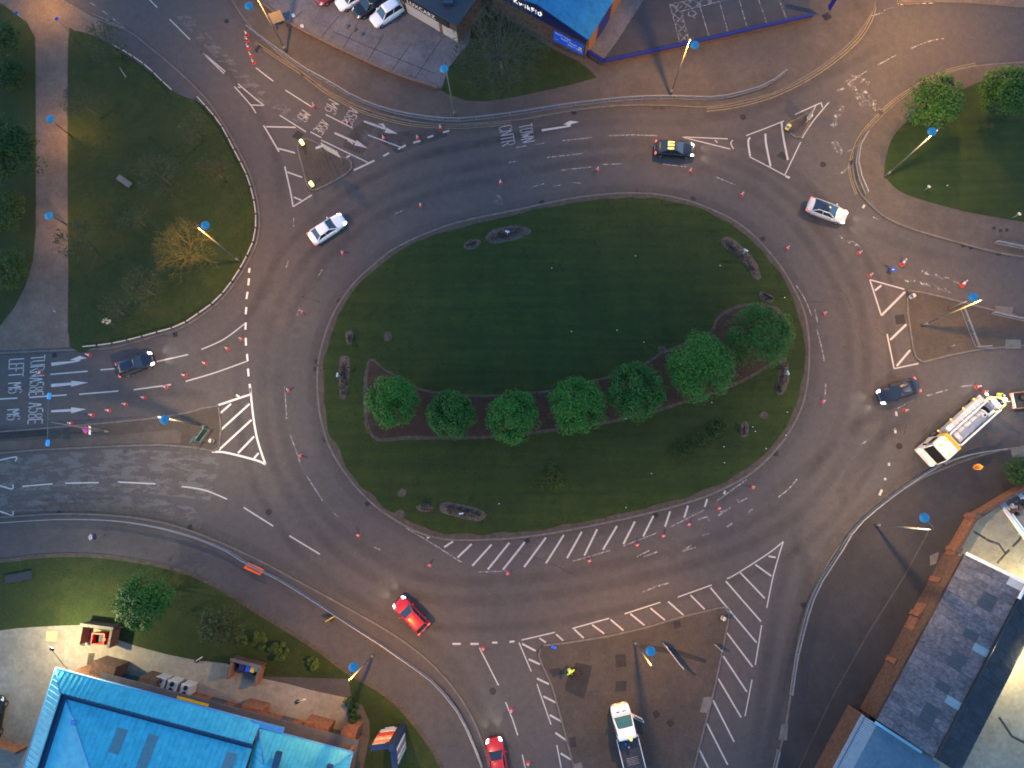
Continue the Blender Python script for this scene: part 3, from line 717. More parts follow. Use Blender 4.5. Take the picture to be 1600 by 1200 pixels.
lines('hatch_marking', [(816, 1006, 837, 1017), (826, 1030, 844, 1038), (839, 1060, 858, 1069), (849, 1088, 869, 1098), (859, 1117, 880, 1129), (868, 1145, 885, 1157), (876, 1177, 892, 1187)], PAINT, label='short white hatch bars left of the southern island', w=2.58)
lines('lane_marking', [(749, 1012, 779, 1071), (790, 1097, 800, 1122), (800, 1121, 809, 1149), (816, 1179, 822, 1205), (922, 1174, 929, 1205)], PAINT, label='white lane lines of the southern approach', w=1.72)
lines('give_way_marking', [(707, 1006, 720, 1006), (735, 1006, 748, 1006), (769, 1004, 777, 1004), (796, 1003, 804, 1002)], PAINT, label='broken give way line of the southern approach', w=2.75)
lines('lane_marking', [(228, -6, 246, 12), (265, 30, 297, 62), (314, 80, 350, 115), (314, 80, 352, 112), (372, 131, 400, 155, 413, 165), (366, 135, 390, 162, 400, 177), (372, 136, 376, 137), (392, 164, 413, 165), (400, 106, 427, 127), (446, 141, 487, 167), (509, 179, 551, 200), (437, 180, 478, 206), (485, 206, 502, 215), (502, 219, 575, 254), (575, 211, 626, 230)], PAINT, label='white lane lines of the north western approach', w=1.72)
lines('hatch_marking', [(412, 196, 436, 237), (416, 198, 462, 199), (435, 232, 461, 239), (445, 260, 454, 300, 458, 323), (458, 323, 487, 305), (449, 269, 472, 277), (459, 308, 471, 313)], PAINT, label='white hatching left of the north western island', w=2.24)
lines('give_way_marking', [(553, 266, 585, 251), (622, 233, 634, 227), (646, 223, 657, 220), (668, 215, 677, 212), (692, 207, 702, 204), (599, 244, 608, 239), (541, 246, 547, 243)], PAINT, label='broken give way line of the north western approach', w=2.92)
lines('edge_marking', [(141, 4, 150, 10), (160, 17, 170, 24), (176, 29, 186, 37), (190, 40, 195, 45)], PAINTW, label='broken edge line by the top left kerb', w=2.06)
lines('hatch_marking', [(1065, 214, 1137, 217), (1065, 214, 1141, 233), (1117, 219, 1121, 223), (1145, 219, 1142, 224, 1146, 233), (1166, 212, 1200, 199, 1225, 189), (1242, 179, 1284, 160), (1283, 160, 1285, 168), (1172, 215, 1169, 222, 1172, 244, {'w': 3}), (1196, 209, 1197, 225, 1204, 260, {'w': 3}), (1221, 191, 1224, 215, 1231, 250, {'w': 3}),
      (1171, 245, 1200, 260, 1226, 274), (1226, 274, 1251, 222), (1253, 216, 1270, 190, 1295, 160)], PAINT, label='white hatching round the north eastern island', w=1.72)
lines('give_way_marking', [(1309, 142, 1319, 137, {'w': 4}), (1322, 132, 1345, 117, 1356, 110), (1371, 102, 1400, 86), (1423, 76, 1450, 65, 1475, 60), (1360, 25, 1379, 20), (1381, 16, 1395, 12), (1402, -2, 1404, 9), (1314, 271, 1327, 261, {'w': 3}), (1324, 237, 1330, 234)], PAINTW, label='lane lines of the north eastern approach', w=1.72)
lines('block_marking', [(x, 7 + (x - 1407) * -.05, x + 7, 6.6 + (x - 1407) * -.05) for x in range(1407, 1460, 11)] + [(x, 2 + (x - 1407) * -.06, x + 7, 1.6 + (x - 1407) * -.06) for x in range(1407, 1460, 11)], PAINT, label='two rows of white dashes at the top right', w=2.24)
lines('zebra_scraps', [(1330, 118, 1358, 130), (1325, 125, 1350, 165), (1350, 150, 1375, 175), (1345, 140, 1365, 160), (1300, 218, 1315, 240), (1316, 165, 1300, 200)], PAINTX, label='ghost lettering worn off the north eastern approach', w=10.32)
def dbl(c, gap=3.2):
    out = []
    for s in (-gap / 2, gap / 2):
        v = [Vector(p) for p in c]
        o = offset(v, s)
        out.append(tuple(x for p in o for x in p))
    return out
lines('yellow_line', dbl([(80, -6), (89, 0), (140, 21), (195, 46.5)], 3) , PAINTY, .0125, 'double yellow lines at the top left kerb', 1.2)
lines('yellow_line', dbl([(398, 66), (430, 88), (472, 116), (512, 146), (560, 172), (605, 187), (650, 196), (717, 199), (800, 193)], 3), PAINTY, .0125, 'double yellow lines below the northern guard rail', 1.0)
lines('yellow_line', dbl([(1104, 172), (1150, 166), (1205, 151), (1256, 127), (1303, 96), (1340, 63), (1360, 33), (1367, 10)], 4), PAINTY, .0125, 'double yellow lines at the top right bend', 1.2)
lines('yellow_line', dbl([(1525, 100), (1478, 111), (1437, 131), (1397, 157), (1371, 181), (1346, 210), (1332, 240), (1328, 270), (1338, 304)], 3), PAINTY, .0125, 'double yellow lines round the grassy right corner', 1.0)

# stroke lettering for road words
GLY = {'T': [[(0, 1), (1, 1)], [(.5, 1), (.5, 0)]], 'U': [[(0, 1), (0, .2), (.15, .03), (.5, 0), (.85, .03), (1, .2), (1, 1)]], 'R': [[(0, 0), (0, 1), (.7, 1), (.97, .9), (1, .75), (.95, .6), (.7, .5), (0, .5)], [(.5, .5), (1, 0)]],
       'N': [[(0, 0), (0, 1), (1, 0), (1, 1)]], 'L': [[(0, 1), (0, 0), (1, 0)]], 'E': [[(1, 1), (0, 1), (0, 0), (1, 0)], [(0, .5), (.8, .5)]], 'F': [[(1, 1), (0, 1), (0, 0)], [(0, .5), (.8, .5)]],
       'A': [[(0, 0), (.5, 1), (1, 0)], [(.2, .35), (.8, .35)]], '5': [[(.95, 1), (.1, 1), (.05, .55), (.5, .62), (.9, .52), (1, .3), (.85, .06), (.5, 0), (.1, .05), (0, .15)]],
       '8': [[(.5, .53), (.12, .62), (.05, .78), (.2, .96), (.5, 1), (.8, .96), (.95, .78), (.88, .62), (.5, .53), (.1, .42), (0, .24), (.15, .04), (.5, 0), (.85, .04), (1, .24), (.9, .42), (.5, .53)]],
       'M': [[(0, 0), (0, 1), (.5, .35), (1, 1), (1, 0)]], '6': [[(.95, .85), (.75, .98), (.5, 1), (.2, .94), (.03, .7), (0, .3), (.15, .05), (.5, 0), (.85, .05), (1, .28), (.85, .52), (.5, .57), (.15, .5), (.02, .35)]],
       'O': [[(.5, 1), (.15, .95), (0, .75), (0, .25), (.15, .05), (.5, 0), (.85, .05), (1, .25), (1, .75), (.85, .95), (.5, 1)]], 'W': [[(0, 1), (.25, 0), (.5, .7), (.75, 0), (1, 1)]], 'C': [[(1, .8), (.85, .96), (.5, 1), (.15, .95), (0, .75), (0, .25), (.15, .05), (.5, 0), (.85, .04), (1, .2)]],
       '0': [[(.5, 1), (.12, .9), (0, .5), (.12, .1), (.5, 0), (.88, .1), (1, .5), (.88, .9), (.5, 1)]], '4': [[(.75, 0), (.75, 1), (0, .3), (1, .3)]], '1': [[(.2, .8), (.5, 1), (.5, 0)]]}
WID = {'M': 1.15, 'W': 1.3, '1': .6}
def word(txt, p0, p1, up, mat=PAINT, sw=2.0, label=None, z=.0126):
    """p0 -> p1 baseline in px (from first to last letter), up = px vector of the capital height"""
    tot = sum(WID.get(c, 1) for c in txt) + .34 * (len(txt) - 1)
    bx = Vector(p1) - Vector(p0); x = 0; mb = MB()
    for k, c in enumerate(txt):
        w = WID.get(c, 1)
        for s in GLY[c]:
            pts = [Vector(p0) + bx * ((x + a * w) / tot) + Vector(up) * b for a, b in s]
            for a, b in zip(pts, pts[1:]):
                d = (b - a).normalized() * sw * .35
                ribbon(mb, px_poly([a - d, b + d]), sw / PXM, z + .0004 * (k % 2))
        x += w + .34
    return struct('road_lettering', mb, mat, label)
word('TURN', (48.6, 556.5), (47.2, 588.5), (21.5, -2), PAINT, 1.55, 'word TURN painted in the western approach')
word('A58E', (47.0, 591), (45.4, 618.5), (21.8, -1.6), PAINT, 1.55, 'A58E painted under the word TURN')
word('LEFT', (14.8, 562), (13.6, 589), (22.6, -1.6), PAINT, 1.55, 'word LEFT painted at the left edge')
word('M6', (13.6, 599), (12.8, 614.8), (21.8, -1.6), PAINT, 1.55, 'M6 painted under the word LEFT')
word('A58E', (45.4, 630), (43.8, 662.5), (22, -1.4), PAINT, 1.55, 'A58E painted in the lowest western lane')
word('M6', (11.6, 640.5), (10.4, 656.5), (21.2, -1.2), PAINT, 1.55, 'M6 painted in the lowest western lane')
word('TOWN', (811, 196), (815.6, 223.5), (19.6, -3.5), PAINTL, 1.35, 'word TOWN painted north of the island')
word('CNTR', (779.5, 199), (784.5, 228.5), (20, -3.6), PAINTL, 1.35, 'letters CNTR painted north of the island')
word('M6', (514, 155), (507, 171), (16.6, 8.8), PAINTL, 1.35, 'M6 painted in the upper north western lane')
word('A58E', (547, 167.5), (534, 192), (14.5, 7.2), PAINTL, 1.35, 'A58E painted in the upper north western lane')
word('M6', (472.5, 172), (464, 182), (14, 9.5), PAINTL, 1.35, 'M6 painted in the lower north western lane')
word('A58E', (503, 187), (490, 203), (13, 8), PAINTL, 1.35, 'A58E painted in the lower north western lane')
word('A6', (784, 303), (786, 318), (-14, 2.5), PAINTX, 1.9, 'worn letters by the upper island kerb')
def arrow(polys, mat, label, z=.0122):
    mb = MB()
    for k, q in enumerate(polys): mb.prism(px_poly(q), 0, z + .0006 * k, side=False)
    return struct('road_arrow', mb, mat, label)
def zs(q, s, ox, oy): return [(ox + x / s, oy + y / s) for x, y in q]
arrow([zs([(600, 200), (720, 190), (870, 180), (890, 177), (820, 168), (935, 120), (1020, 148), (950, 160), (930, 185), (870, 197), (605, 240)], 7.5, 0, 540)], PAINT, 'left turn arrow in the top western lane')
arrow([zs([(600, 450), (835, 432), (835, 412), (1035, 432), (835, 482), (833, 462), (600, 488)], 7.5, 0, 540)], PAINT, 'straight arrow in the middle western lane')
arrow([zs([(600, 758), (833, 742), (835, 722), (1010, 745), (835, 795), (833, 772), (600, 782)], 7.5, 0, 540)], PAINT, 'straight arrow in the lowest western lane')
arrow([zs([(690, 176), (1000, 132), (1012, 120), (960, 118), (1045, 68), (1160, 85), (1060, 110), (1050, 142), (1000, 152), (695, 202)], 8, 760, 180)], PAINT, 'left turn arrow beside the word TOWN')
arrow([zs([(738, 275), (930, 345), (925, 360), (733, 292)], 5.714, 440, 140), zs([(935, 338), (1040, 396), (922, 386)], 5.714, 440, 140), zs([(858, 308), (908, 302), (928, 335), (912, 345), (900, 322)], 5.714, 440, 140)], PAINTL, 'ahead and left arrow in the upper north western lane')
arrow([zs([(475, 380), (662, 462), (655, 478), (470, 396)], 5.714, 440, 140), zs([(672, 452), (768, 524), (648, 496)], 5.714, 440, 140), zs([(584, 456), (612, 452), (640, 480), (632, 490), (610, 468)], 5.714, 440, 140)], PAINTL, 'ahead and left arrow in the lower north western lane')
# forecourt bay lines (on the raised forecourt)
t3 = lambda *q: tuple((800 + q[i] / 4) if i % 2 == 0 else q[i] / 4 for i in range(len(q)))
bay = [t3(985, 30, 1050, 280), t3(1055, 75, 1105, 260), t3(1165, 20, 1232, 240), t3(1295, 15, 1352, 220), t3(1418, 5, 1470, 185), t3(1535, -10, 1588, 150), t3(985, 30, 1260, -20), t3(1055, 75, 1290, 15), t3(1290, 15, 1400, -15), (1217, 0, 1228, 31)]
for k in range(4):
    y = 30 + k * 58
    bay += [t3(985 + k * 15, y, 1068 + k * 11, y + 62), t3(1060 + k * 12, y + 10, 1000 + k * 15, y + 70)]
for k in range(4):
    x = 990 + k * 70
    bay += [t3(x, 28 - k * 12, x + 60, 62 - k * 11), t3(x + 60, 20 - k * 12, x + 20, 66 - k * 11)]
bay += [t3(1105, 80, 1100, 95, 1112, 105, 1140, 100, 1148, 85, 1130, 72, 1110, 74), t3(1118, 105, 1140, 115, 1136, 128)]
lines('bay_marking', bay, PAINTW, .138, 'white parking bay lines and hatching on the forecourt', 1.5)
lines('yard_marking', [(1575, 905, 1604, 860)], PAINTW, .108, 'faint line in the floodlit yard', 1.5)

# ================================================================== STREET LAMPS
def wb(mb, name, mat, parent, **k):
    """build from world coordinates under a parent Empty that is only translated"""
    l = parent.location if parent.parent is None else parent.parent.location + parent.location
    mb.v = [(p[0] - l.x, p[1] - l.y, p[2] - l.z) for p in mb.v]
    return mb.build(name, mat, parent, **k)
def street_lamp(base, hd, label, lit=True, h=10.3, power=1.0, col=LAMP_COL, group='street lamps on tall columns', z0=.12):
    b = G(*base, z0); H = G(*hd, h + .45)
    t = thing('street_lamp', label, 'street lamp', b, 0, group)
    d = Vector((H.x - b.x, H.y - b.y, 0)); L = d.length; d = d / L if L > 0 else Vector((1, 0, 0))
    MB().tube((0, 0, 0), (0, 0, 1.3), .125, .12, 10).tube((0, 0, 1.3), (0, 0, h), .085, .062, 10).build('column', POLE, t)
    MB().box((.0, -.13, .6), (.12, .02, .55)).build('column_door', DARKM, t)
    a = MB()
    pts = [(0, 0, h - .05), tuple(d * .06 + Vector((0, 0, h + .45))), tuple(d * .25 + Vector((0, 0, h + .72))), tuple(d * max(.3, L - .35) + Vector((0, 0, h + .62)))]
    a.path(pts, .035, 7); a.build('bracket_arm', POLE, t)
    hd_ = d * L + Vector((0, 0, h + .45))
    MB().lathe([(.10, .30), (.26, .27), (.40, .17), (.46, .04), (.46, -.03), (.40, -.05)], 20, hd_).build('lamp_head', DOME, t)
    MB().lathe([(.36, -.051), (.30, -.12), (.08, -.15)], 16, hd_).build('lens', LENS if lit else LENSO, t)
    if lit:
        lamp('lamp_light', t, 'POINT', hd_ + Vector((0, 0, -.24)), LAMP_W * power, col, .13, ies=True)
    return t
street_lamp((448, 82), (390, 11), 'lit street lamp behind the guard rail beside the row of small cones')
street_lamp((1047, 149), (1085, 72), 'lit street lamp with its shadow falling across the parking bays')
street_lamp((1383, 276), (1455, 207), 'lit street lamp leaning over the grassy mound with leafy trees', col=(1, .62, .27), power=.8)
street_lamp((375, 409), (322, 353), 'lit street lamp shining on the yellow bare tree', power=.8)
street_lamp((323, 667), (258, 656), 'lit street lamp beside the green direction sign', col=(1, .66, .34))
street_lamp((584, 1023), (553, 1042), 'lit street lamp on the footway above the blue roofed building')
street_lamp((991, 1003), (1016, 1017), 'lit street lamp standing on the big southern traffic island')
street_lamp((1367, 820), (1443, 809), 'lit street lamp on the footway near the brick boundary wall', col=(1, .60, .26))
street_lamp((1440, 509), (1519, 465), 'lit street lamp on the brown eastern traffic island')
street_lamp((711, 182), (694, 109), 'unlit street lamp behind the guard rail in front of the big bare tree', lit=False)
street_lamp((1500, -40), (1516, -50), 'lit street lamp beyond the top right corner', power=1.7)
street_lamp((1640, 610), (1620, 590), 'lit street lamp beyond the right edge near the tanker', power=.25, col=(1, .8, .6))
street_lamp((700, 1290), (716, 1275), 'lit street lamp below the bottom edge', power=.35, col=(1, .75, .5))
def path_lamp(base, hd, label, power):
    z = 3.6
    b = G(*base, .15); H = G2(*hd, z)
    t = thing('path_lamp', label, 'path lamp', b, 0, 'short lamps beside the brown path')
    o = Vector((H.x - b.x, H.y - b.y, 0))
    MB().tube((0, 0, 0), (0, 0, 1), .07, .065, 8).tube((0, 0, 1), (o.x * .2, o.y * .2, z - .2), .045, .04, 8).build('column', DARKM, t)
    MB().path([(o.x * .2, o.y * .2, z - .22), tuple(o + Vector((0, 0, z - .05)))], .03, 6).build('bracket_arm', DARKM, t)
    c = o + Vector((0, 0, z))
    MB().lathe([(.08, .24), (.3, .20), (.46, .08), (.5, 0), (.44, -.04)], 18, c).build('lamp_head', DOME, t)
    MB().lathe([(.38, -.041), (.25, -.1), (.05, -.12)], 14, c).build('lens', LENS, t)
    lamp('lamp_light', t, 'POINT', c + Vector((0, 0, -.2)), LAMP_W * power, LAMP_COL, .1, ies=True)
path_lamp((112, 213), (80, 187), 'short path lamp beside the dark round tree at the left', .12)
path_lamp((104, 351), (78, 338), 'short path lamp halfway down the brown path', .07)
path_lamp((60, -16), (46, -22), 'short path lamp beyond the top left corner', .17)
# double LED lamp on the western island
b = G(172, 675, .12); t = thing('twin_street_lamp', 'tall twin street lamp with two small blue heads over the western lanes', 'street lamp', b)
h = 9.6; p1, p2 = G(77, 619, h + .2), G(75, 692, h + .2)
top = (p1 + p2) / 2 - b
MB().tube((0, 0, 0), (0, 0, 1.2), .12, .11, 10).tube((0, 0, 1.2), (top.x * .3, top.y * .3, h), .075, .05, 10).build('column', POLE, t)
for q in (p1, p2):
    q = q - b
    MB().path([(top.x * .3, top.y * .3, h - .1), tuple(top + Vector((0, 0, .12))), tuple(q + Vector((0, 0, .1)))], .03, 6).build('bracket_arm', POLE, t)
    MB().rbox((q.x, q.y, q.z + .06), (.34, .66, .14), .08).build('lamp_head', LEDH, t)
    MB().box((q.x, q.y, q.z - .02), (.26, .5, .02)).build('lens', LENSO, t)

# ================================================================== RAILS AND FENCES
def guard_rail(top_px, label, z=1.0, step=2.0, n=4, infill=True, mat=METAL, z0=.12, shift=(0, 0)):
    P = [G2(u + shift[0], v + shift[1], z) for u, v in (catmull(top_px, n) if n > 1 else top_px)]
    P = resample(P, step) if len(P) > 2 or (P[-1] - P[0]).length > step else P
    o = P[0]
    t = thing('guard_rail', label, 'guard rail', (o.x, o.y, z0), 0, 'pedestrian guard rails along the kerbs')
    post = None
    for i, p in enumerate(P):
        if post is None:
            post = MB().tube((0, 0, 0), (0, 0, z - z0), .038, .038, 6).build('post', mat, t); q = post
        else:
            q = post.copy(); COL.objects.link(q); q.parent = t
        q.location = (p.x - o.x, p.y - o.y, 0)
    def rail(zz, w, name):
        mb = MB(); ribbon(mb, P, w, zz); k = len(mb.v) // 2
        L, Rr = mb.v[:k], mb.v[k:]
        m2 = MB(); m2.loft([[(*a[:2], zz), (*c[:2], zz), (*c[:2], zz - .05), (*a[:2], zz - .05)] for a, c in zip(L, Rr)], closed=True, smooth=False)
        return wb(m2, name, mat, t)
    rail(z + .03, .07, 'top_rail')
    rail(z - .14, .05, 'upper_rail')
    rail(.30, .06, 'bottom_rail')
    if infill:
        mb = MB()
        for a, c in zip(P, P[1:]):
            for k in range(1, 14):
                q = a.lerp(c, k / 14); mb.box((q.x, q.y, (.29 + z - .18) / 2), (.014, .014, z - .18 - .29))
        tag(wb(mb, 'infill_bars', mat, t), kind='stuff')
    return t
guard_rail([(384, 39), (400, 51), (448, 86), (480, 108), (512, 125), (550, 148), (580, 161), (612, 171), (660, 180), (717, 184), (800, 175), (875, 163), (950, 154), (1000, 150), (1050, 149), (1090, 150.5), (1125, 150), (1165, 141), (1200, 129), (1242, 99)], 'long curving guard rail along the northern footway')
guard_rail([(-30, 819), (0, 817), (87, 812), (175, 814), (250, 826), (312, 844), (360, 865), (385, 882), (432, 905), (480, 934), (500, 947), (545, 977), (597, 1010), (632, 1035), (670, 1062), (695, 1088), (712, 1110), (726, 1135), (737, 1160), (752, 1197), (762, 1230)], 'long guard rail curving along the south western footway')
guard_rail([(1575, 701), (1540, 706), (1512, 712), (1475, 725), (1425, 755), (1375, 792), (1337, 827), (1310, 872), (1290, 900), (1270, 942), (1258, 985), (1248, 1025), (1241, 1070), (1236, 1108)], 'long guard rail on the south eastern footway below the tanker')
guard_rail([(1219, 1176), (1212, 1205), (1205, 1235)], 'short guard rail at the bottom edge left of the brick wall', n=2)
guard_rail([(1358, 204), (1346, 225), (1342, 250), (1348, 278), (1359, 302)], 'short guard rail curving round the grassy right corner')
guard_rail([(1508, 481), (1532, 543), (1566, 538)], 'guard rail bent round the end of the eastern traffic island', n=1, step=1.5)
guard_rail([(1555, 487), (1580, 493), (1640, 505)], 'short guard rail along the top of the eastern traffic island', n=1, step=1.5)
guard_rail([(1560, 376), (1600, 384), (1640, 391)], 'short guard rail at the right edge by the eastern footway', n=1, step=1.5)
def knee_rail(top_px, label, z=.55, bar=1.75):
    P = [G2(u, v, z) for u, v in catmull(top_px, 5)]
    P = resample(P, bar); o = P[0]
    t = thing('knee_rail_fence', label, 'fence', (o.x, o.y, .12), 0, 'low timber fences round the western lawn')
    WOOD = solid('weathered_white_timber', (.34, .32, .29), .8)
    for a, c in zip(P, P[1:]):
        d = (c - a); an = math.atan2(d.y, d.x); m = (a + c) / 2
        MB().box((0, 0, 0), (d.length - .22, .10, .10)).build('rail', WOOD, t).location = (m.x - o.x, m.y - o.y, z - .12)
        t.children[-1].rotation_euler = (0, 0, an)
        MB().box((0, 0, (z - .10) / 2), (.13, .13, z - .02)).build('post', BARK, t).location = (a.x - o.x, a.y - o.y, 0)
knee_rail([(172, 68), (200, 83), (230, 104), (260, 133), (283, 153)], 'low fence along the top edge of the western lawn')
knee_rail([(307, 150), (325, 170), (345, 195), (366, 235), (386, 275), (397, 315), (400, 345), (396, 375), (384, 402), (367, 432), (340, 466), (310, 489), (280, 508), (240, 520), (187, 534), (145, 540), (106, 543)], 'low fence curving round the right side of the western lawn')

# ================================================================== BUILDINGS
def frame(p, q, z, flip=1):
    O = G2(*p, z); A = (G2(*q, z) - O); L = A.length; A.normalize()
    B = Vector((A.y, -A.x)) * flip
    def W(a, b, zz):
        r = O + A * a + B * b
        return Vector((r.x, r.y, zz))
    def inv(px, zz=0):
        d = G2(*px, zz) - O
        return d.dot(A), d.dot(B)
    return W, inv, L, A, B
ROOFB = ground_mat('blue_metal_roof', [(.3, (.040, .31, .40)), (.5, (.050, .35, .43)), (.75, (.062, .39, .46))], .5, 1.5, .14, .55, .05, (1, 1, 1), (.35, .62, (.034, .29, .40)))
ROOFE = solid('blue_roof_trim', (.05, .20, .42), .45)
TROUGH = solid('dark_gutter_lining', (.015, .045, .09), .7)
CANOPY = ground_mat('grey_canopy_felt', [(.3, (.055, .058, .07)), (.7, (.08, .08, .09))], .8, 5, .2)
W, inv, L, A, B = frame((87, 1044), (553, 1167.5), 5.6)
bl = thing('blue_roofed_building', 'large brick building with bright blue metal roof in the bottom left corner', 'building', W(0, 0, .16))
D = 24.0; SP = 21.4
nb = inv((330, 1088), .16)[1]          # line of the north wall's foot
mb = MB()
def wallseg(mb, a0, b0, a1, b1, z0, z1, th=.3):
    p, q = W(a0, b0, 0), W(a1, b1, 0); d = (q - p); n = Vector((-d.y, d.x, 0)).normalized() * th
    mb.prism([p, q, q + n, p + n], z0, z1)
wallseg(mb, .5, nb + .3, L - .6, nb + .3, .1, 2.75)
wallseg(mb, .5, D, .5, nb, .1, 5.5); wallseg(mb, L - .6, nb, L - .6, D, .1, 5.5)
wallseg(mb, .5, nb + 1.3, L - .6, nb + 1.3, 2.9, 5.5)
wb(mb, 'wall', BRICK, bl)
mb = MB()
mb.slab(W(3.2, nb - .55, 3.0), W(3.2, nb + 1.3, 3.0), W(L - .1, nb + 1.3, 3.0), W(L - .1, nb - .55, 3.0), .22)
wb(mb, 'canopy', CANOPY, bl)
mb = MB(); mb.slab(W(11.6, nb - .3, 3.02), W(11.6, nb - .02, 3.02), W(15.0, nb - .02, 3.02), W(15.0, nb - .3, 3.02), .015); wb(mb, 'yellow_strip', YELLOW, bl)
for px, w, dp, zz in (((172, 1045), 2.6, 1.3, 2.6), ((240, 1064), 1.8, 1.0, 2.6), ((400, 1104), 2.2, .85, 2.6), ((500, 1129), 2.6, .85, 2.6), ((549, 1143), 1.6, 1.4, 2.6)):
    a, _ = inv(px, 1.2); mb = MB()
    p = W(a - w / 2, nb, 0); q = W(a + w / 2, nb, 0); n = Vector((-B.x, -B.y, 0)) * dp
    mb.prism([p, q, q + n, p + n], .1, zz); wb(mb, 'brick_bay', BRICK if px[0] > 300 else BRICKD, bl)
for px, ww in (((205, 1054), 2.0), ((340, 1092), 1.6), ((450, 1117), 1.2), ((525, 1136), 1.6)):
    a, _ = inv(px, 1.2); mb = MB(); mb.slab(W(a - ww / 2, nb - .01, 2.2), W(a - ww / 2, nb - .02, .3), W(a + ww / 2, nb - .02, .3), W(a + ww / 2, nb - .01, 2.2), .04)
    wb(mb, 'window', SHOPG, bl)
# left roof: outer slope, gutter, inner hipped roof
def seams(mb, e0, e1, t0, t1, sp=.5, w=.05, h=.045):
    """raised seams from the eave line e0-e1 to the top line t0-t1"""
    n = max(2, int((Vector(e1) - Vector(e0)).length / sp))
    nn = (Vector(e1) - Vector(e0)).cross(Vector(t0) - Vector(e0)).normalized()
    if nn.z < 0: nn = -nn
    d = (Vector(e1) - Vector(e0)).normalized() * w / 2
    for i in range(1, n):
        f = i / n
        p, q = Vector(e0).lerp(Vector(e1), f), Vector(t0).lerp(Vector(t1), f)
        if (p - q).length < .15: continue
        u = nn * h
        mb.add([p - d, p + d, q + d, q - d, p - d * .6 + u, p + d * .6 + u, q + d * .6 + u, q - d * .6 + u], [(4, 5, 6, 7), (0, 4, 7, 3), (1, 2, 6, 5), (0, 1, 5, 4)])
def seams_clip(mb, e0, e1, perp, limit, sp=.5, w=.05, h=.045):
    """raised seams running from e0-e1 in direction perp, each as long as limit(f) says"""
    e0, e1, perp = Vector(e0), Vector(e1), Vector(perp)
    n = max(2, int((e1 - e0).length / sp)); nn = (e1 - e0).cross(perp).normalized()
    if nn.z < 0: nn = -nn
    d = (e1 - e0).normalized() * w / 2; u = nn * h
    for i in range(1, n):
        f = i / n; p = e0.lerp(e1, f); q = p + perp * limit(f)
        if (q - p).length < .3: continue
        mb.add([p - d, p + d, q + d, q - d, p - d * .6 + u, p + d * .6 + u, q + d * .6 + u, q - d * .6 + u], [(4, 5, 6, 7), (0, 4, 7, 3), (1, 2, 6, 5), (0, 1, 5, 4)])
i0, iz = 1.75, 6.5
rf = MB(); sm = MB()
rf.slab(W(0, 0, 5.6), W(i0, i0, iz), W(SP, i0, iz), W(SP, 0, 5.6), .12)
rf.slab(W(0, 0, 5.6), W(0, D, 5.6), W(i0, D, iz), W(i0, i0, iz), .12)
seams_clip(sm, W(0, 0, 5.6), W(SP, 0, 5.6), W(0, 1, 5.6 + (iz - 5.6) / i0) - W(0, 0, 5.6), lambda f: min(i0, f * SP))
seams_clip(sm, W(0, 0, 5.6), W(0, D, 5.6), W(1, 0, 5.6 + (iz - 5.6) / i0) - W(0, 0, 5.6), lambda f: min(i0, f * D))
g0 = i0 + .55; gz = 6.1; pit = .22
def inner(a, b): return gz + pit * min(a - g0, b - g0)
rb = g0 + 9
rf.add([W(g0, g0, gz), W(SP, g0, gz), W(SP, rb, gz + pit * 9), W(rb, rb, gz + pit * 9), W(g0, D, gz), W(rb, D, gz + pit * 9)], [(0, 3, 2, 1), (0, 4, 5, 3)])
seams_clip(sm, W(g0, g0, gz), W(SP, g0, gz), W(0, 1, pit) - W(0, 0, 0), lambda f: min(9, f * (SP - g0)), .52)
seams_clip(sm, W(g0, g0, gz), W(g0, D, gz), W(1, 0, pit) - W(0, 0, 0), lambda f: min(9, f * (D - g0)) * (0 if f < .999 else 0), .52)
hip = MB()
for q, r in ((W(0, 0, 5.62), W(i0, i0, iz + .02)), (W(g0, g0, gz + .02), W(rb, rb, gz + pit * 9 + .02))): hip.tube(q, r, .06, .06, 6)
wb(rf, 'roof', ROOFB, bl); tag(wb(sm, 'roof_seams', ROOFB, bl), kind='stuff'); wb(hip, 'hip_capping', ROOFE, bl)
gu = MB(); gu.slab(W(i0 - .05, i0 - .05, 6.02), W(i0 - .05, g0 + .1, 6.02), W(SP, g0 + .1, 6.02), W(SP, i0 - .05, 6.02), .05)
gu.slab(W(i0 - .05, g0 + .1, 6.02), W(i0 - .05, D, 6.02), W(g0 + .1, D, 6.02), W(g0 + .1, g0 + .1, 6.02), .05)
gu.slab(W(i0, i0, iz), W(i0, i0, 6.0), W(SP, i0, 6.0), W(SP, i0, iz), .06); wb(gu, 'gutter', TROUGH, bl)
ev = MB()
for p, q in ((W(0, 0, 5.55), W(SP, 0, 5.55)), (W(0, 0, 5.55), W(0, D, 5.55)), (W(SP, .5, 5.55), W(L, .5, 5.55)), (W(L, .5, 5.55), W(L, D, 5.55))): ev.tube(p, q, .10, .10, 6)
wb(ev, 'eaves_gutter', ROOFE, bl)
cp = MB(); cp.slab(W(SP - .8, -.05, 5.7), W(SP - .8, .45, 5.7), W(SP + 2.4, .45, 5.7), W(SP + 2.4, -.05, 5.7), .3); wb(cp, 'parapet', ROOFE, bl)
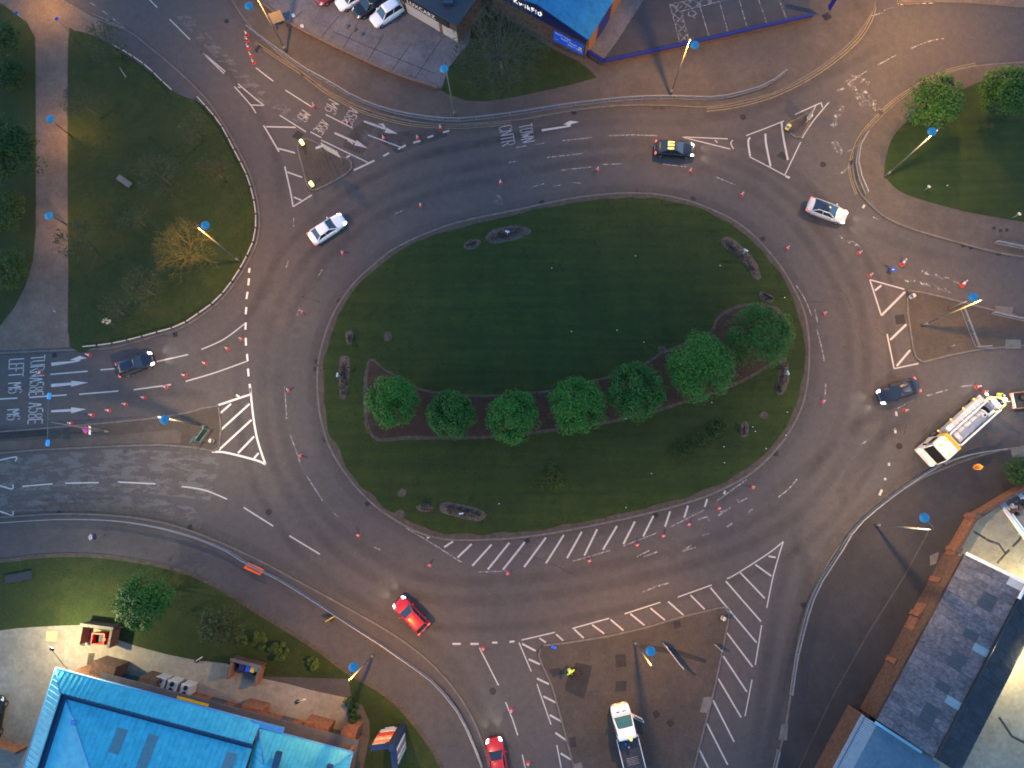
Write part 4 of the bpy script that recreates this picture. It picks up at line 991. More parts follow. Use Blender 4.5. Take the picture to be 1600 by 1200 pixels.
# right wing
rf = MB(); sm = MB(); w0 = .5; ins = 2.5; rz = 7.0
rf.slab(W(SP, w0, 5.62), W(SP + ins * .7, w0 + ins, rz), W(L - ins, w0 + ins, rz), W(L, w0, 5.62), .1)
rf.slab(W(SP, w0, 5.62), W(SP, D, 5.62), W(SP + ins * .7, D, rz), W(SP + ins * .7, w0 + ins, rz), .1)
rf.slab(W(L, w0, 5.62), W(L - ins, w0 + ins, rz), W(L - ins, D, rz), W(L, D, 5.62), .1)
rf.slab(W(SP + ins * .7, w0 + ins, rz + .005), W(SP + ins * .7, D, rz + .005), W(L - ins, D, rz + .005), W(L - ins, w0 + ins, rz + .005), .1)
sl = (rz - 5.62) / ins
seams_clip(sm, W(SP, w0, 5.62), W(L, w0, 5.62), W(0, 1, sl) - W(0, 0, 0), lambda f: min(ins, f * (L - SP) / .7, (1 - f) * (L - SP)), .42)
seams_clip(sm, W(SP, w0, 5.62), W(SP, D, 5.62), W(.7, 0, sl) - W(0, 0, 0), lambda f: min(ins, f * (D - w0)), .5)
seams_clip(sm, W(L, w0, 5.62), W(L, D, 5.62), W(-1, 0, sl) - W(0, 0, 0), lambda f: min(ins, f * (D - w0)), .5)
wb(rf, 'wing_roof', ROOFB, bl); tag(wb(sm, 'wing_roof_seams', ROOFB, bl), kind='stuff')
hip = MB().tube(W(SP, w0, 5.64), W(SP + ins * .7, w0 + ins, rz + .02), .06, .06, 6).tube(W(L, w0, 5.64), W(L - ins, w0 + ins, rz + .02), .06, .06, 6); wb(hip, 'hip_capping', ROOFE, bl)
for px in ((435, 1176), (515, 1196)):
    a, b_ = inv(px, rz + .4); mb = MB(); mb.slab(W(a - .25, b_, rz + .5), W(a - .25, b_ + 4, rz + .5), W(a + .3, b_ + 4, rz + .5), W(a + .3, b_, rz + .5), .5); wb(mb, 'roof_duct', TROUGH, bl)
SKY = solid('grey_rooflight', (.09, .17, .19), .3)
for px, ln in (((181, 1160), 2.1), ((226, 1183), 3.6), ((352, 1200), 2.2), ((462, 1214), 2)):
    a, b_ = inv(px, 7); zz = lambda bb: inner(99, bb) + .05; mb = MB()
    mb.slab(W(a - .5, b_ - ln / 2, zz(b_ - ln / 2)), W(a - .5, b_ + ln / 2, zz(b_ + ln / 2)), W(a + .5, b_ + ln / 2, zz(b_ + ln / 2)), W(a + .5, b_ - ln / 2, zz(b_ - ln / 2)), .08)
    wb(mb, 'rooflight', SKY, bl)
a, b_ = inv((115, 1129), 6.6); mb = MB(); mb.box(W(a, b_, inner(a, 99) + .1), (.4, .4, .3)); wb(mb, 'roof_vent', ROOFE, bl)
# floodlight on the corner of that building
fp = W(1.0, -.1, 5.2)
fl = thing('floodlight', 'lit floodlight fixed under the corner of the bright blue roof', 'floodlight', fp)
MB().path([(0, 0, 0), (-A.x * .4 - B.x * .3, -A.y * .4 - B.y * .3, .25), (-A.x * 1.9 - B.x * 1.4, -A.y * 1.9 - B.y * 1.4, .4)], .03, 6).build('bracket', DARKM, fl)
hx = Vector((-A.x * 2.0 - B.x * 1.5, -A.y * 2.0 - B.y * 1.5, .35))
MB().rbox(hx, (.4, .3, .12), .03, math.atan2(A.y, A.x)).build('housing', DARKM, fl)
MB().box(hx + Vector((0, 0, -.07)), (.34, .24, .02), math.atan2(A.y, A.x)).build('lens', emit('floodlight_lens', (1, .93, .7), .5), fl)
lamp('lamp_light', fl, 'POINT', hx + Vector((-B.x * .5 - A.x * .5, -B.y * .5 - A.y * .5, -.3)), 480, (1, .80, .42), .15)
for k, px in enumerate(((253, 1066), (272, 1071), (293, 1077))):
    p = G(*px, 1.0); p.z = .16
    ac = thing('condenser_unit', ('first', 'middle', 'last')[k] + ' of the three pale condenser units along the brick wall, counted from the yard side', 'condenser unit', p, math.atan2(A.y, A.x), 'condenser units by the brick wall')
    MB().rbox((0, 0, .72), (1.12, 1.25, 1.4), .06).build('casing', GREYP, ac)
    for s in (-.3, .3): MB().lathe([(.24, 0), (.24, .05), (.20, .06)], 16, (0, s, 1.42)).build('fan_grille', DARKM, ac)
    for s in (-.45, .45): MB().box((s, 0, .02), (.08, 1.1, .05)).build('foot', DARKM, ac)

# slate grey sheet-roofed building on the right
Wr, invr, Lr, Ar, Br = frame((1508, 867), (1370, 1125), 4.2, -1)
rt = invr((1531, 1050), 6.6)[1]; et = rt * 2 - .6
gb = thing('sheet_roofed_building', 'long building with mottled grey sheet roof behind the brick boundary wall', 'building', Wr(0, 0, .1))
mb = MB()
def seg2(a0, b0, a1, b1, z1):
    p, q = Wr(a0, b0, 0), Wr(a1, b1, 0); d = q - p; n = Vector((-d.y, d.x, 0)).normalized() * .25
    mb.prism([p, q, q + n, p + n], .0, z1)
seg2(.3, .3, Lr, .3, 4.1); seg2(.3, .3, .3, et - .3, 4.1); seg2(.3, et - .3, Lr, et - .3, 4.1)
mb.add([Wr(.3, .3, 4.1), Wr(.3, rt, 6.5), Wr(.3, et - .3, 4.1)], [(0, 1, 2)])
wb(mb, 'wall', BRICKD, gb)
NS, NT = 23, 4
sx, stp = Lr / NS, (rt ** 2 + 2.4 ** 2) ** .5 / NT
def corr(lx, ly):
    mb = MB(); n = 12; top = []
    for i in range(n + 1):
        x = lx * i / n; z = .03 if i % 2 else 0
        top.append([(x, 0, z), (x, ly, z)])
    mb.add([p for q in top for p in q], [(2 * i, 2 * i + 2, 2 * i + 3, 2 * i + 1) for i in range(n)])
    return mb
base_sheet = {}
LIGHTS = solid('pale_rooflight_sheet', (.11, .20, .25), .6); NEWS = solid('flat_dark_sheet', (.02, .032, .045), .5)
rr = random.Random(5)
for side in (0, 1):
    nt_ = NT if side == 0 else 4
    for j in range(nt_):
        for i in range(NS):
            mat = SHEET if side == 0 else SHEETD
            if side == 0:
                if (i, j) in ((9, 3), (16, 3)): mat = LIGHTS
                elif (i, j) in ((3, 2), (4, 2), (8, 2), (11, 2), (12, 2), (15, 2), (18, 2), (19, 2), (20, 2)): mat = NEWS
                elif (i, j) in ((0, 3),): mat = GREYP
            key = mat.name
            if key not in base_sheet:
                base_sheet[key] = corr(sx - .02, stp + .12).build('roof_sheet', mat, gb); q = base_sheet[key]
            else:
                q = base_sheet[key].copy(); COL.objects.link(q)
            f0 = j / nt_
            tt = f0 * rt if side == 0 else et - f0 * (et - rt)
            p = Wr(i * sx + .01, tt, 4.2 + 2.4 * f0 + .012 * (j % 2) + rr.uniform(-.008, .012))
            ex = Vector((Ar.x, Ar.y, 0)); up = (Vector((Br.x, Br.y, 0)) * (rt if side == 0 else -(et - rt)) + Vector((0, 0, 2.4))).normalized()
            nz = ex.cross(up)
            if nz.z < 0: nz = -nz
            up = Matrix.Rotation(rr.uniform(-.004, .004), 3, nz) @ up
            M = Matrix((ex, up, nz)).transposed().to_4x4(); M.translation = p - gb.location
            q.parent = gb; q.matrix_local = M
mb = MB().tube(Wr(0, rt, 6.66), Wr(Lr, rt, 6.66), .13, .13, 6); wb(mb, 'ridge_capping', DARKM, gb)
mb = MB().tube(Wr(0, rt - .02, 6.74), Wr(1.6, rt - .02, 6.74), .16, .16, 6); wb(mb, 'ridge_vent', WHITE, gb)
mb = MB().slab(Wr(-.28, -.1, 4.35), Wr(-.28, rt, 6.75), Wr(.02, rt, 6.75), Wr(.02, -.1, 4.35), .1).slab(Wr(-.28, rt, 6.75), Wr(-.28, et, 4.35), Wr(.02, et, 4.35), Wr(.02, rt, 6.75), .1); wb(mb, 'verge_trim', WHITE, gb)
mb = MB().tube(Wr(0, -.12, 4.12), Wr(Lr, -.12, 4.12), .08, .08, 6); wb(mb, 'eaves_gutter', DARKM, gb)
ps = Wr(Lr * .30, et + 1.4, 3.7); f2 = thing('floodlight', 'lit floodlight under the far eaves of the grey sheet roof', 'floodlight', ps)
def flood(f, col=(1, .86, .42), e=60):
    MB().path([(-Br.x * .5, -Br.y * .5, -.2), (0, 0, 0)], .03, 6).build('bracket', DARKM, f)
    MB().rbox((0, 0, 0), (.35, .35, .12), .03).build('housing', DARKM, f)
    MB().box((0, 0, -.07), (.28, .28, .02)).build('lens', emit('floodlight_lens', (1, .93, .7), .5), f)
    lamp('lamp_light', f, 'POINT', (0, 0, -.3), e, col, .15)
flood(f2, e=340)
pn = Wr(-.6, rt + 4.0, 3.9); f3 = thing('floodlight', 'lit floodlight on the gable of the grey sheet roofed building', 'floodlight', pn); flood(f3, e=230)
# lower building with a corrugated metal roof
lo = thing('lower_shed', 'low shed with pale ribbed metal roof below the grey sheet roofed building', 'shed', Wr(Lr, 0, .1))
z1 = 3.9; a0 = Lr + .25; a1 = Lr + 13; bw = -1.15
mb = MB(); mb.prism([Wr(a0, bw + .3, 0), Wr(a1, bw + .3, 0), Wr(a1, rt + 1, 0), Wr(a0, rt + 1, 0)], .0, z1 - .15, top=False); wb(mb, 'wall', BRICKD, lo)
RBM = ground_mat('grey_ribbed_roof', [(.3, (.06, .11, .15)), (.7, (.085, .14, .18))], .4, 3, .15, .5, .1)
mb = MB().slab(Wr(a0, bw + 1.5, z1), Wr(a0, rt + 2, z1 + .5), Wr(a1, rt + 2, z1 + .5), Wr(a1, bw + 1.5, z1), .1); wb(mb, 'roof', RBM, lo)
mb = MB()
for k in range(60):
    a = a0 + .2 + k * .21
    if a < a1: mb.tube(Wr(a, bw + 1.5, z1 + .01), Wr(a, rt + 2, z1 + .51), .03, .03, 4, cap=False, smooth=False)
tag(wb(mb, 'roof_ribs', RBM, lo), kind='stuff')
mb = MB()
for k in range(62):
    a = a0 + .1 + k * .205
    mb.slab(Wr(a, bw, z1 - .35), Wr(a, bw + 1.5, z1 + .03), Wr(a + .17, bw + 1.5, z1 + .03), Wr(a + .17, bw, z1 - .35), .05)
tag(wb(mb, 'edge_sheeting', solid('pale_grey_sheeting', (.20, .25, .28), .5), lo), kind='stuff')
mb = MB().slab(Wr(a0 - .12, bw + 1.2, z1 + .1), Wr(a0 - .12, rt, z1 + .55), Wr(a0 + .15, rt, z1 + .55), Wr(a0 + .15, bw + 1.2, z1 + .1), .2); wb(mb, 'verge_trim', LEDH if False else solid('pale_blue_trim', (.20, .42, .52), .4), lo)

# brick boundary wall
BW = [(1604, 748), (1508, 805), (1479, 856), (1453, 904), (1423, 956), (1386, 1028), (1346, 1111), (1303, 1184), (1268, 1250)]
P = px_poly(BW)
bwall = thing('boundary_wall', 'red brick boundary wall with piers along the south eastern footway', 'wall', (*P[1], .1))
for a, c in zip(P, P[1:]):
    d = (c - a).normalized(); n = Vector((-d.y, d.x)); n = n if n.x > 0 else -n
    mb = MB(); mb.prism([a + d * .28, c - d * .28, c - d * .28 + n * .24, a + d * .28 + n * .24], .05, 1.85); wb(mb, 'wall_panel', BRICK, bwall)
    mb = MB(); mb.prism([a + d * .3 - n * .03, c - d * .3 - n * .03, c - d * .3 + n * .28, a + d * .3 + n * .28], 1.853, 1.93); wb(mb, 'coping', BRICKD, bwall)
for i, c in enumerate(P):
    a = P[max(0, i - 1)]; e = P[min(len(P) - 1, i + 1)]; d = (e - a).normalized(); n = Vector((-d.y, d.x)); n = n if n.x > 0 else -n
    mb = MB(); mb.prism([c - d * .275 - n * .16, c + d * .275 - n * .16, c + d * .275 + n * .34, c - d * .275 + n * .34], .05, 2.0); wb(mb, 'pier', BRICK, bwall)
    mb = MB(); mb.prism([c - d * .31 - n * .2, c + d * .31 - n * .2, c + d * .31 + n * .38, c - d * .31 + n * .38], 2.003, 2.1); wb(mb, 'pier_cap', BRICKD, bwall)
# low wall of the car park
P = px_curve([(380, -14), (410, 9), (445, 36), (480, 56), (520, 76), (560, 95), (600, 113), (645, 130), (684, 142)], 4)
cw = thing('low_wall', 'low reddish brick wall along the car park edge', 'wall', (*P[0], .1))
Q = offset(P, .22)
mb = MB()
for (a, c), (e, f) in zip(zip(P, P[1:]), zip(Q, Q[1:])): mb.add([(*a, .05), (*c, .05), (*f, .05), (*e, .05), (*a, .6), (*c, .6), (*f, .6), (*e, .6)], [(4, 5, 6, 7), (0, 1, 5, 4), (2, 3, 7, 6), (1, 2, 6, 5), (3, 0, 4, 7)])
wb(mb, 'brickwork', BRICKD, cw)
mb = MB(); Q1, Q2 = offset(P, -.03), offset(P, .26)
for (a, c), (e, f) in zip(zip(Q1, Q1[1:]), zip(Q2, Q2[1:])): mb.add([(*a, .603), (*c, .603), (*f, .603), (*e, .603), (*a, .67), (*c, .67), (*f, .67), (*e, .67)], [(4, 5, 6, 7), (0, 1, 5, 4), (2, 3, 7, 6)])
wb(mb, 'coping', BRICK, cw)
# forecourt wall with blue band
P = px_poly([(914, 86), (942, 104), (1000, 92), (1100, 70), (1200, 47), (1266, 32)])
fw = thing('forecourt_wall', 'low brick wall with a dark blue top round the forecourt', 'wall', (*P[0], .1))
for a, c in zip(P, P[1:]):
    d = (c - a).normalized(); n = Vector((-d.y, d.x))
    mb = MB(); mb.prism([a, c, c + n * .22, a + n * .22], .05, .75); wb(mb, 'brickwork', BRICKD, fw)
    mb = MB(); mb.prism([a - n * .06, c - n * .06, c + n * .3, a + n * .3], .753, 1.0); wb(mb, 'blue_band', BLUEP, fw)

def text_obj(txt, name, mat, parent, M, size, ext=.02, align='LEFT', bold=0.0, sx=1.0, space=1.0):
    c = bpy.data.curves.new(name, 'FONT'); c.body = txt; c.size = size; c.extrude = ext; c.align_x = align; c.offset = bold; c.resolution_u = 3; c.space_character = space
    o = bpy.data.objects.new(name, c); COL.objects.link(o)
    dg = bpy.context.evaluated_depsgraph_get(); me = bpy.data.meshes.new_from_object(o.evaluated_get(dg))
    bpy.data.objects.remove(o); bpy.data.curves.remove(c)
    me.materials.clear(); me.materials.append(mat)
    o = bpy.data.objects.new(name, me); COL.objects.link(o); o.parent = parent
    o.matrix_local = M @ Matrix.Scale(sx, 4, (1, 0, 0))
    return o
def wallM(p, along, parent, out=.02):
    """matrix for things on an upright wall: x along the wall, y up, z outwards"""
    ax = Vector((along.x, along.y, 0)).normalized(); up = Vector((0, 0, 1)); nz = ax.cross(up)
    M = Matrix((ax, up, nz)).transposed().to_4x4(); M.translation = Vector(p) - parent.location + nz * out
    return M, nz
# tyre shop with gable towards the grass
Wk, invk, Lk, Ak, Bk = frame((913, 92), (772, 18), .15, 1)
ts = thing('tyre_shop', 'blue roofed tyre shop with a lit white sign at the top edge', 'shop', Wk(0, 0, .13))
dn = -Bk if (Wk(0, 1, 0).y - Wk(0, 0, 0).y) < 0 else Bk      # into the building (north)
def Wt(a, b, z): p = Wk(a, 0, 0); return Vector((p.x + dn.x * b, p.y + dn.y * b, z))
gl = 13.0; hz = lambda a: 4.2 + .215 * min(a, gl - a)
mb = MB(); th = .25
mb.add([Wt(0, 0, .1), Wt(gl, 0, .1), Wt(gl, 0, hz(gl)), Wt(gl / 2, 0, hz(gl / 2)), Wt(0, 0, hz(0))], [(0, 1, 2, 3, 4)])
mb.add([Wt(0, 0, .1), Wt(0, 30, .1), Wt(0, 30, hz(0)), Wt(0, 0, hz(0))], [(0, 1, 2, 3)]); mb.add([Wt(gl, 0, .1), Wt(gl, 30, .1), Wt(gl, 30, hz(0)), Wt(gl, 0, hz(0))], [(0, 1, 2, 3)])
wb(mb, 'wall', BRICKD, ts)
ROOFS = ground_mat('shop_roof', [(.3, (.014, .11, .22)), (.7, (.020, .15, .28))], .5, 2, .12, .5, .05)
mb = MB(); mb.slab(Wt(-.35, -.35, hz(0)), Wt(gl / 2, -.35, hz(gl / 2) + .05), Wt(gl / 2, 30, hz(gl / 2) + .05), Wt(-.35, 30, hz(0)), .15).slab(Wt(gl / 2, -.35, hz(gl / 2) + .05), Wt(gl + .35, -.35, hz(0)), Wt(gl + .35, 30, hz(0)), Wt(gl / 2, 30, hz(gl / 2) + .05), .15); wb(mb, 'roof', ROOFS, ts)
mb = MB()
for k in range(48): 
    b_ = -.2 + k * .32; mb.tube(Wt(-.33, b_, hz(0) + .02), Wt(gl / 2, b_, hz(gl / 2) + .07), .035, .035, 4, False, False)
tag(wb(mb, 'roof_ribs', ROOFS, ts), kind='stuff')
mb = MB(); mb.slab(Wt(1.9, 2.2, hz(1.9) + .06), Wt(3.4, 2.2, hz(3.4) + .06), Wt(3.4, 4.2, hz(3.4) + .06), Wt(1.9, 4.2, hz(1.9) + .06), .05); wb(mb, 'rooflight', solid('old_rooflight', (.12, .22, .22), .4), ts)
mb = MB().add([Wt(-.05, -.05, 2.95), Wt(gl, -.05, 2.95), Wt(gl, -.05, hz(gl) - .05), Wt(gl / 2, -.05, hz(gl / 2) - .05), Wt(-.05, -.05, 4.1)], [(0, 1, 2, 3, 4)]); wb(mb, 'fascia', solid('navy_cladding', (.008, .014, .07), .5), ts)
mb = MB().slab(Wt(-.36, -.38, hz(0) + .05), Wt(-.36, -.30, hz(0) + .08), Wt(gl / 2, -.30, hz(gl / 2) + .13), Wt(gl / 2, -.38, hz(gl / 2) + .10), .4); wb(mb, 'verge_trim', BLUEP, ts)
for k, (b0, w, z1_, mt) in enumerate(((.6, 2.0, 3.0, solid('roller_door', (.16, .07, .03), .6)), (3.2, 2.6, 3.2, BLUEP), (6.2, 2.6, 3.2, solid('roller_door', (.16, .07, .03), .6)), (9.4, 3, 3.2, BLUEP))):
    mb = MB(); mb.slab(Wt(-.06, b0, z1_), Wt(-.06, b0, .15), Wt(-.06, b0 + w, .15), Wt(-.06, b0 + w, z1_), .06); wb(mb, 'roller_door', mt, ts)
along = Vector((-Ak.x, -Ak.y, 0))
a0_, a1_ = .25, 4.35
mb = MB(); mb.slab(Wt(a0_, -.08, .75), Wt(a0_, -.08, 2.55), Wt(a1_, -.08, 2.55), Wt(a1_, -.08, .75), .05); pst = wb(mb, 'poster', BLUES, ts)
PT = solid('poster_white', (.65, .68, .75), .5)
for s, zz, a in (('RIGHT TYRES', 2.12, 4.15), ('RIGHT PRICES', 1.68, 3.35), ('RIGHT HERE', 1.24, 2.35)):
    M, nz = wallM(Wt(a, 0, zz), along, pst.parent, .10 if True else 0)
    text_obj(s, 'poster_text', PT, ts, M, .36, .004)
M, nz = wallM(Wt(4.1, 0, 1.2), along, ts, .10); text_obj('from', 'poster_text', PT, ts, M, .22, .004)
mb = MB(); mb.lathe([(.22, 0), (.22, .02)], 14, (0, 0, 0)); o = mb.build('poster_badge', YELLOW, ts); M, nz = wallM(Wt(.7, 0, 1.75), along, ts, .095); o.matrix_local = M
a_t, _ = invk((849, 24), 3.6)
M, nz = wallM(Wt(abs(a_t) + 3.9, 0, 3.75), along, ts, .09)
text_obj('KwikFit', 'sign_letters', emit('lit_sign_white', (1, 1, 1), .07), ts, M, .98, .01, bold=.002, space=1.22, sx=.98)
mb = MB().path([(0, 0, 0), (.18, .32, 0), (0, .64, 0)], .06, 6); o = mb.build('sign_chevron', emit('lit_sign_white', (1, 1, 1), .075), ts); M, nz = wallM(Wt(abs(a_t) + .22, 0, 3.8), along, ts, .12); o.matrix_local = M
# car dealer's low front building
Wl, invl, Ll, Al, Bl = frame((717, 67), (636, 19), .13, 1)
dl = -Bl if (Wl(0, 1, 0).y - Wl(0, 0, 0).y) < 0 else Bl
def Wd(a, b, z): p = Wl(a, 0, 0); return Vector((p.x + dl.x * b, p.y + dl.y * b, z))
ds = thing('car_dealer_building', 'low white fronted building with white lettering on a black fascia', 'shop', Wd(0, 0, .13))
mb = MB().prism([Wd(0, .02, 0), Wd(Ll, .02, 0), Wd(Ll, 14, 0), Wd(0, 14, 0)], .1, 3.0); wb(mb, 'wall', BRICKD, ds)
pw = solid('off_white_render', (.30, .285, .27), .8)
for a0_, a1_ in ((.1, 2.3), (2.75, Ll - .1)):
    mb = MB().slab(Wd(a0_, -.03, .15), Wd(a0_, -.03, 2.0), Wd(a1_, -.03, 2.0), Wd(a1_, -.03, .15), .05); mb = mb; wb(mb, 'render_panel', pw, ds)
mb = MB().prism([Wd(2.33, -.08, 0), Wd(2.72, -.08, 0), Wd(2.72, .05, 0), Wd(2.33, .05, 0)], .1, 2.0); wb(mb, 'brick_pillar', BRICK, ds)
mb = MB().prism([Wd(Ll, -.1, 0), Wd(Ll + .4, -.1, 0), Wd(Ll + .4, .3, 0), Wd(Ll, .3, 0)], .1, 2.6); wb(mb, 'brick_pillar', BRICK, ds)
mb = MB().prism([Wd(1.2, -.12, 0), Wd(Ll + .3, -.12, 0), Wd(Ll + .3, .02, 0), Wd(1.2, .02, 0)], 2.05, 3.05); wb(mb, 'fascia', BLACK, ds)
mb = MB().prism([Wd(-.1, .03, 0), Wd(Ll + .2, .03, 0), Wd(Ll + .2, 14, 0), Wd(-.1, 14, 0)], 3.003, 3.2); wb(mb, 'flat_roof', solid('dark_roof_felt', (.03, .035, .045), .8), ds)
mb = MB().box(Wd(2.5, 2.0, 3.5), (1.2, 1.0, .6)); wb(mb, 'rooflight', SHOPG, ds)
M, nz = wallM(Wd(Ll - .55, 0, 2.28), Vector((-Al.x, -Al.y, 0)), ds, .125); text_obj('LUXCARZ', 'sign_letters', WHITE, ds, M, .85, .01, bold=.004, space=1.12)

# ================================================================== VEHICLES
LHEAD = emit('headlight_glow', (1, .96, .86), .9)
LTAIL = emit('tail_light_glow', (1, .10, .07), .085)
LAMB = emit('amber_glow', (1, .55, .06), .16)
HOFF = solid('headlight_glass', (.5, .52, .55), .1); TOFF = solid('tail_light_lens', (.25, .01, .01), .2)
PLATE = solid('number_plate', (.6, .6, .58), .4)
def wheel(par, x, y, r=.32, w=.2):
    o = MB().tube((0, -w / 2, 0), (0, w / 2, 0), r, r, 16).build('wheel', TYRE, par); o.location = (x, y, r)
    s = 1 if y > 0 else -1
    MB().tube((0, s * (w / 2 - .02), 0), (0, s * (w / 2 + .012), 0), r * .62, r * .58, 12).build('rim', RIM, o)
STY = {  # length, width, roof height, greenhouse base x (rear, front), roof x (rear, front), tail deck height
    'hatch': (4.2, 1.80, 1.48, -1.95, .95, -1.55, .15, .98), 'saloon': (4.6, 1.82, 1.44, -1.75, 1.0, -1.05, .15, 1.0), 'suv': (4.35, 1.86, 1.62, -2.0, 1.0, -1.70, .25, 1.05)}
def car(label, px, d2, paintm, style='hatch', lights=True, z=0.0, glow=True, group=None, roofm=None, tail_on=True, name='parked_car', ref=.75, group_=None):
    Lg, Wd_, Hr, gb0, gb1, gr0, gr1, deck = STY[style]
    p = G(*px, ref + z); a = d2 if not isinstance(d2, tuple) else head(0 + 800, 700, 800 + d2[0], 700 + d2[1])
    t = thing(name, label, 'car', (p.x, p.y, z), a, group)
    h = Lg / 2; w = Wd_ / 2
    st = [(-h, w * .80, .42, .60, deck * .72), (-h + .05, w * .88, .34, .62, deck * .86), (-h + .25, w * .95, .30, .66, deck * .97), (-h + .7, w * .99, .27, .66, deck), (-h * .35, w, .25, .66, deck * 1.0), (.2, w, .25, .66, deck * .99), (gb1, w * .995, .25, .65, .95), (h - .75, w * .97, .26, .62, .87),
          (h - .35, w * .92, .29, .60, .80), (h - .12, w * .82, .33, .58, .70), (h, w * .66, .40, .54, .60)]
    secs = []
    for x, ww, zb, zm, zt in st:
        half = [(ww * .86, zb), (ww * .985, zb + .08), (ww, zm), (ww * .985, zm + (zt - zm) * .55), (ww * .90, zt - .015), (ww * .6, zt + .02)]
        secs.append([(x, -y, zz) for y, zz in half][::1] + [(x, 0, zt + .03)] + [(x, y, zz) for y, zz in reversed(half)])
    MB().loft(secs, closed=True).build('body', paintm, t)
    # greenhouse
    wb_, wr = w * .90, w * .66
    zb, zr = deck * .985, Hr - .04
    c = {k: v for k, v in (('bl', (gb0, -wb_, zb)), ('br', (gb0, wb_, zb)), ('fl', (gb1, -wb_ * .97, .96)), ('fr', (gb1, wb_ * .97, .96)), ('tbl', (gr0, -wr, zr)), ('tbr', (gr0, wr, zr)), ('tfl', (gr1, -wr * .97, zr)), ('tfr', (gr1, wr * .97, zr)))}
    MB().quad(c['fl'], c['fr'], c['tfr'], c['tfl']).build('windscreen', GLASS, t)
    MB().quad(c['br'], c['bl'], c['tbl'], c['tbr']).build('rear_window', GLASS, t)
    MB().quad(c['bl'], c['fl'], c['tfl'], c['tbl']).build('side_window', GLASS, t)
    MB().quad(c['fr'], c['br'], c['tbr'], c['tfr']).build('side_window', GLASS, t)
    for lo_, hi_ in (('bl', 'tbl'), ('br', 'tbr'), ('fl', 'tfl'), ('fr', 'tfr')): MB().tube(c[lo_], c[hi_], .05, .04, 6).build('pillar', paintm, t)
    for s, k in ((-1, 'l'), (1, 'r')):
        m0 = Vector(c['b' + k]).lerp(Vector(c['f' + k]), .48); m1 = Vector(c['tb' + k]).lerp(Vector(c['tf' + k]), .42); MB().tube(m0, m1, .035, .03, 5).build('pillar', paintm, t)
        MB().tube(c['tb' + k], c['tf' + k], .05, .05, 6).build('roof_rail', paintm, t)
    rs = []
    for i in range(7):
        f = i / 6; x = gr0 - .03 + (gr1 + .03 - gr0 + .03) * f; cr = .045 * math.sin(math.pi * (.12 + .76 * f))
        ww = wr * (1.02 if 0 < i < 6 else .94)
        rs.append([(x, -ww, zr - .02), (x, -ww * .93, zr + .02 + cr * .5), (x, -ww * .5, zr + .03 + cr), (x, 0, zr + .035 + cr), (x, ww * .5, zr + .03 + cr), (x, ww * .93, zr + .02 + cr * .5), (x, ww, zr - .02)])
    MB().loft(rs, closed=True).build('roof', roofm or paintm, t)
    for x in (h - .82, -h + .78):
        for s in (-1, 1): wheel(t, x, s * (w - .12), .33 if style == 'suv' else .31)
    for s in (-1, 1):
        hl = MB().add([(h - .42, s * w * .93, .70), (h - .08, s * w * .80, .60), (h - .03, s * w * .55, .585), (h - .34, s * w * .62, .79), (h - .42, s * w * .90, .79)], [(0, 1, 2, 3, 4)] if s < 0 else [(4, 3, 2, 1, 0)])
        hl.v = [(x + .02, y * 1.012, zz + .035) for x, y, zz in hl.v]
        hl.build('headlight', LHEAD if lights else HOFF, t)
        tl = MB().rbox((-h + .10, s * w * .80, .80), (.16, .30, .22), .04); tl.build('tail_light', LTAIL if (lights and tail_on) else TOFF, t)
        MB().rbox((gb1 - .28, s * (w + .08), .98), (.14, .20, .14), .04).build('wing_mirror', paintm, t)
        if lights and glow:
            lamp('headlight_beam', t, 'SPOT', (h + .05, s * w * .7, .62), 17, (1, .90, .72), .06, (R(62), .9), (0, R(-80), 0))
    MB().box((h * .995, 0, .40), (.06, .9, .12)).build('grille', BLACK, t)
    MB().box((-h - .01, 0, .62), (.03, .52, .12)).build('number_plate', PLATE, t)
    return t
PW = paint('white', (.66, .67, .68)); PS = paint('silver', (.42, .42, .42)); PB = paint('black', (.007, .008, .011)); PN = paint('navy', (.006, .009, .022)); PR = paint('red', (.34, .007, .013)); PD = paint('graphite', (.035, .042, .06))
car('white saloon heading up right beside the north western island', (511, 357), (56, -40), PW, 'saloon', True, glow=False, name='moving_car')
dk = car('black car with three amber lights across its roof, headlights on', (1054, 232), (62, 5), PB, 'saloon', True, name='moving_car')
for y in (-.42, -.02, .36): MB().rbox((-.55, y, 1.50), (.75, .17, .14), .05).build('roof_beacon', emit('amber_beacon', (1, .66, .15), .10), dk)
MB().box((-.55, 0, 1.445), (.3, 1.0, .06)).build('beacon_bar', BLACK, dk)
car('silver saloon with dark glass roof and red tail lights at the upper right', (1293, 329), (58, 24), PS, 'saloon', True, roofm=GLASS, name='moving_car')
car('dark blue hatchback driving up to the western give way line', (211, 569), (56, -21), PN, 'hatch', True, name='moving_car')
car('dark navy saloon leaving to the right edge of the ring with bright white headlights', (1404, 611), (-58, 20), PN, 'saloon', True, name='moving_car')
car('bright red hatchback circling below the island with lights on', (642, 961), (-44, -44), PR, 'hatch', True, name='moving_car')
car('red car cut off by the bottom edge with both headlights glowing', (777, 1187), (-12, -60), PR, 'hatch', True, name='moving_car')
pk = 'cars parked in the dealer car park'
car('white hatchback parked nearest the white lettered building', (604, 20), (-56, 40), PW, 'suv', False, z=.13, group=pk)
car('black car parked between two white ones', (578, 6), (-52, 36), PB, 'saloon', False, z=.13, group=pk)
car('white car parked left of the black one at the top edge', (549, -4), (-54, 34), PW, 'hatch', False, z=.13, group=pk)
car('dark red car parked furthest left at the top edge', (516, -14), (-46, 38), paint('dark_red', (.16, .01, .02)), 'hatch', False, z=.13, group=pk)

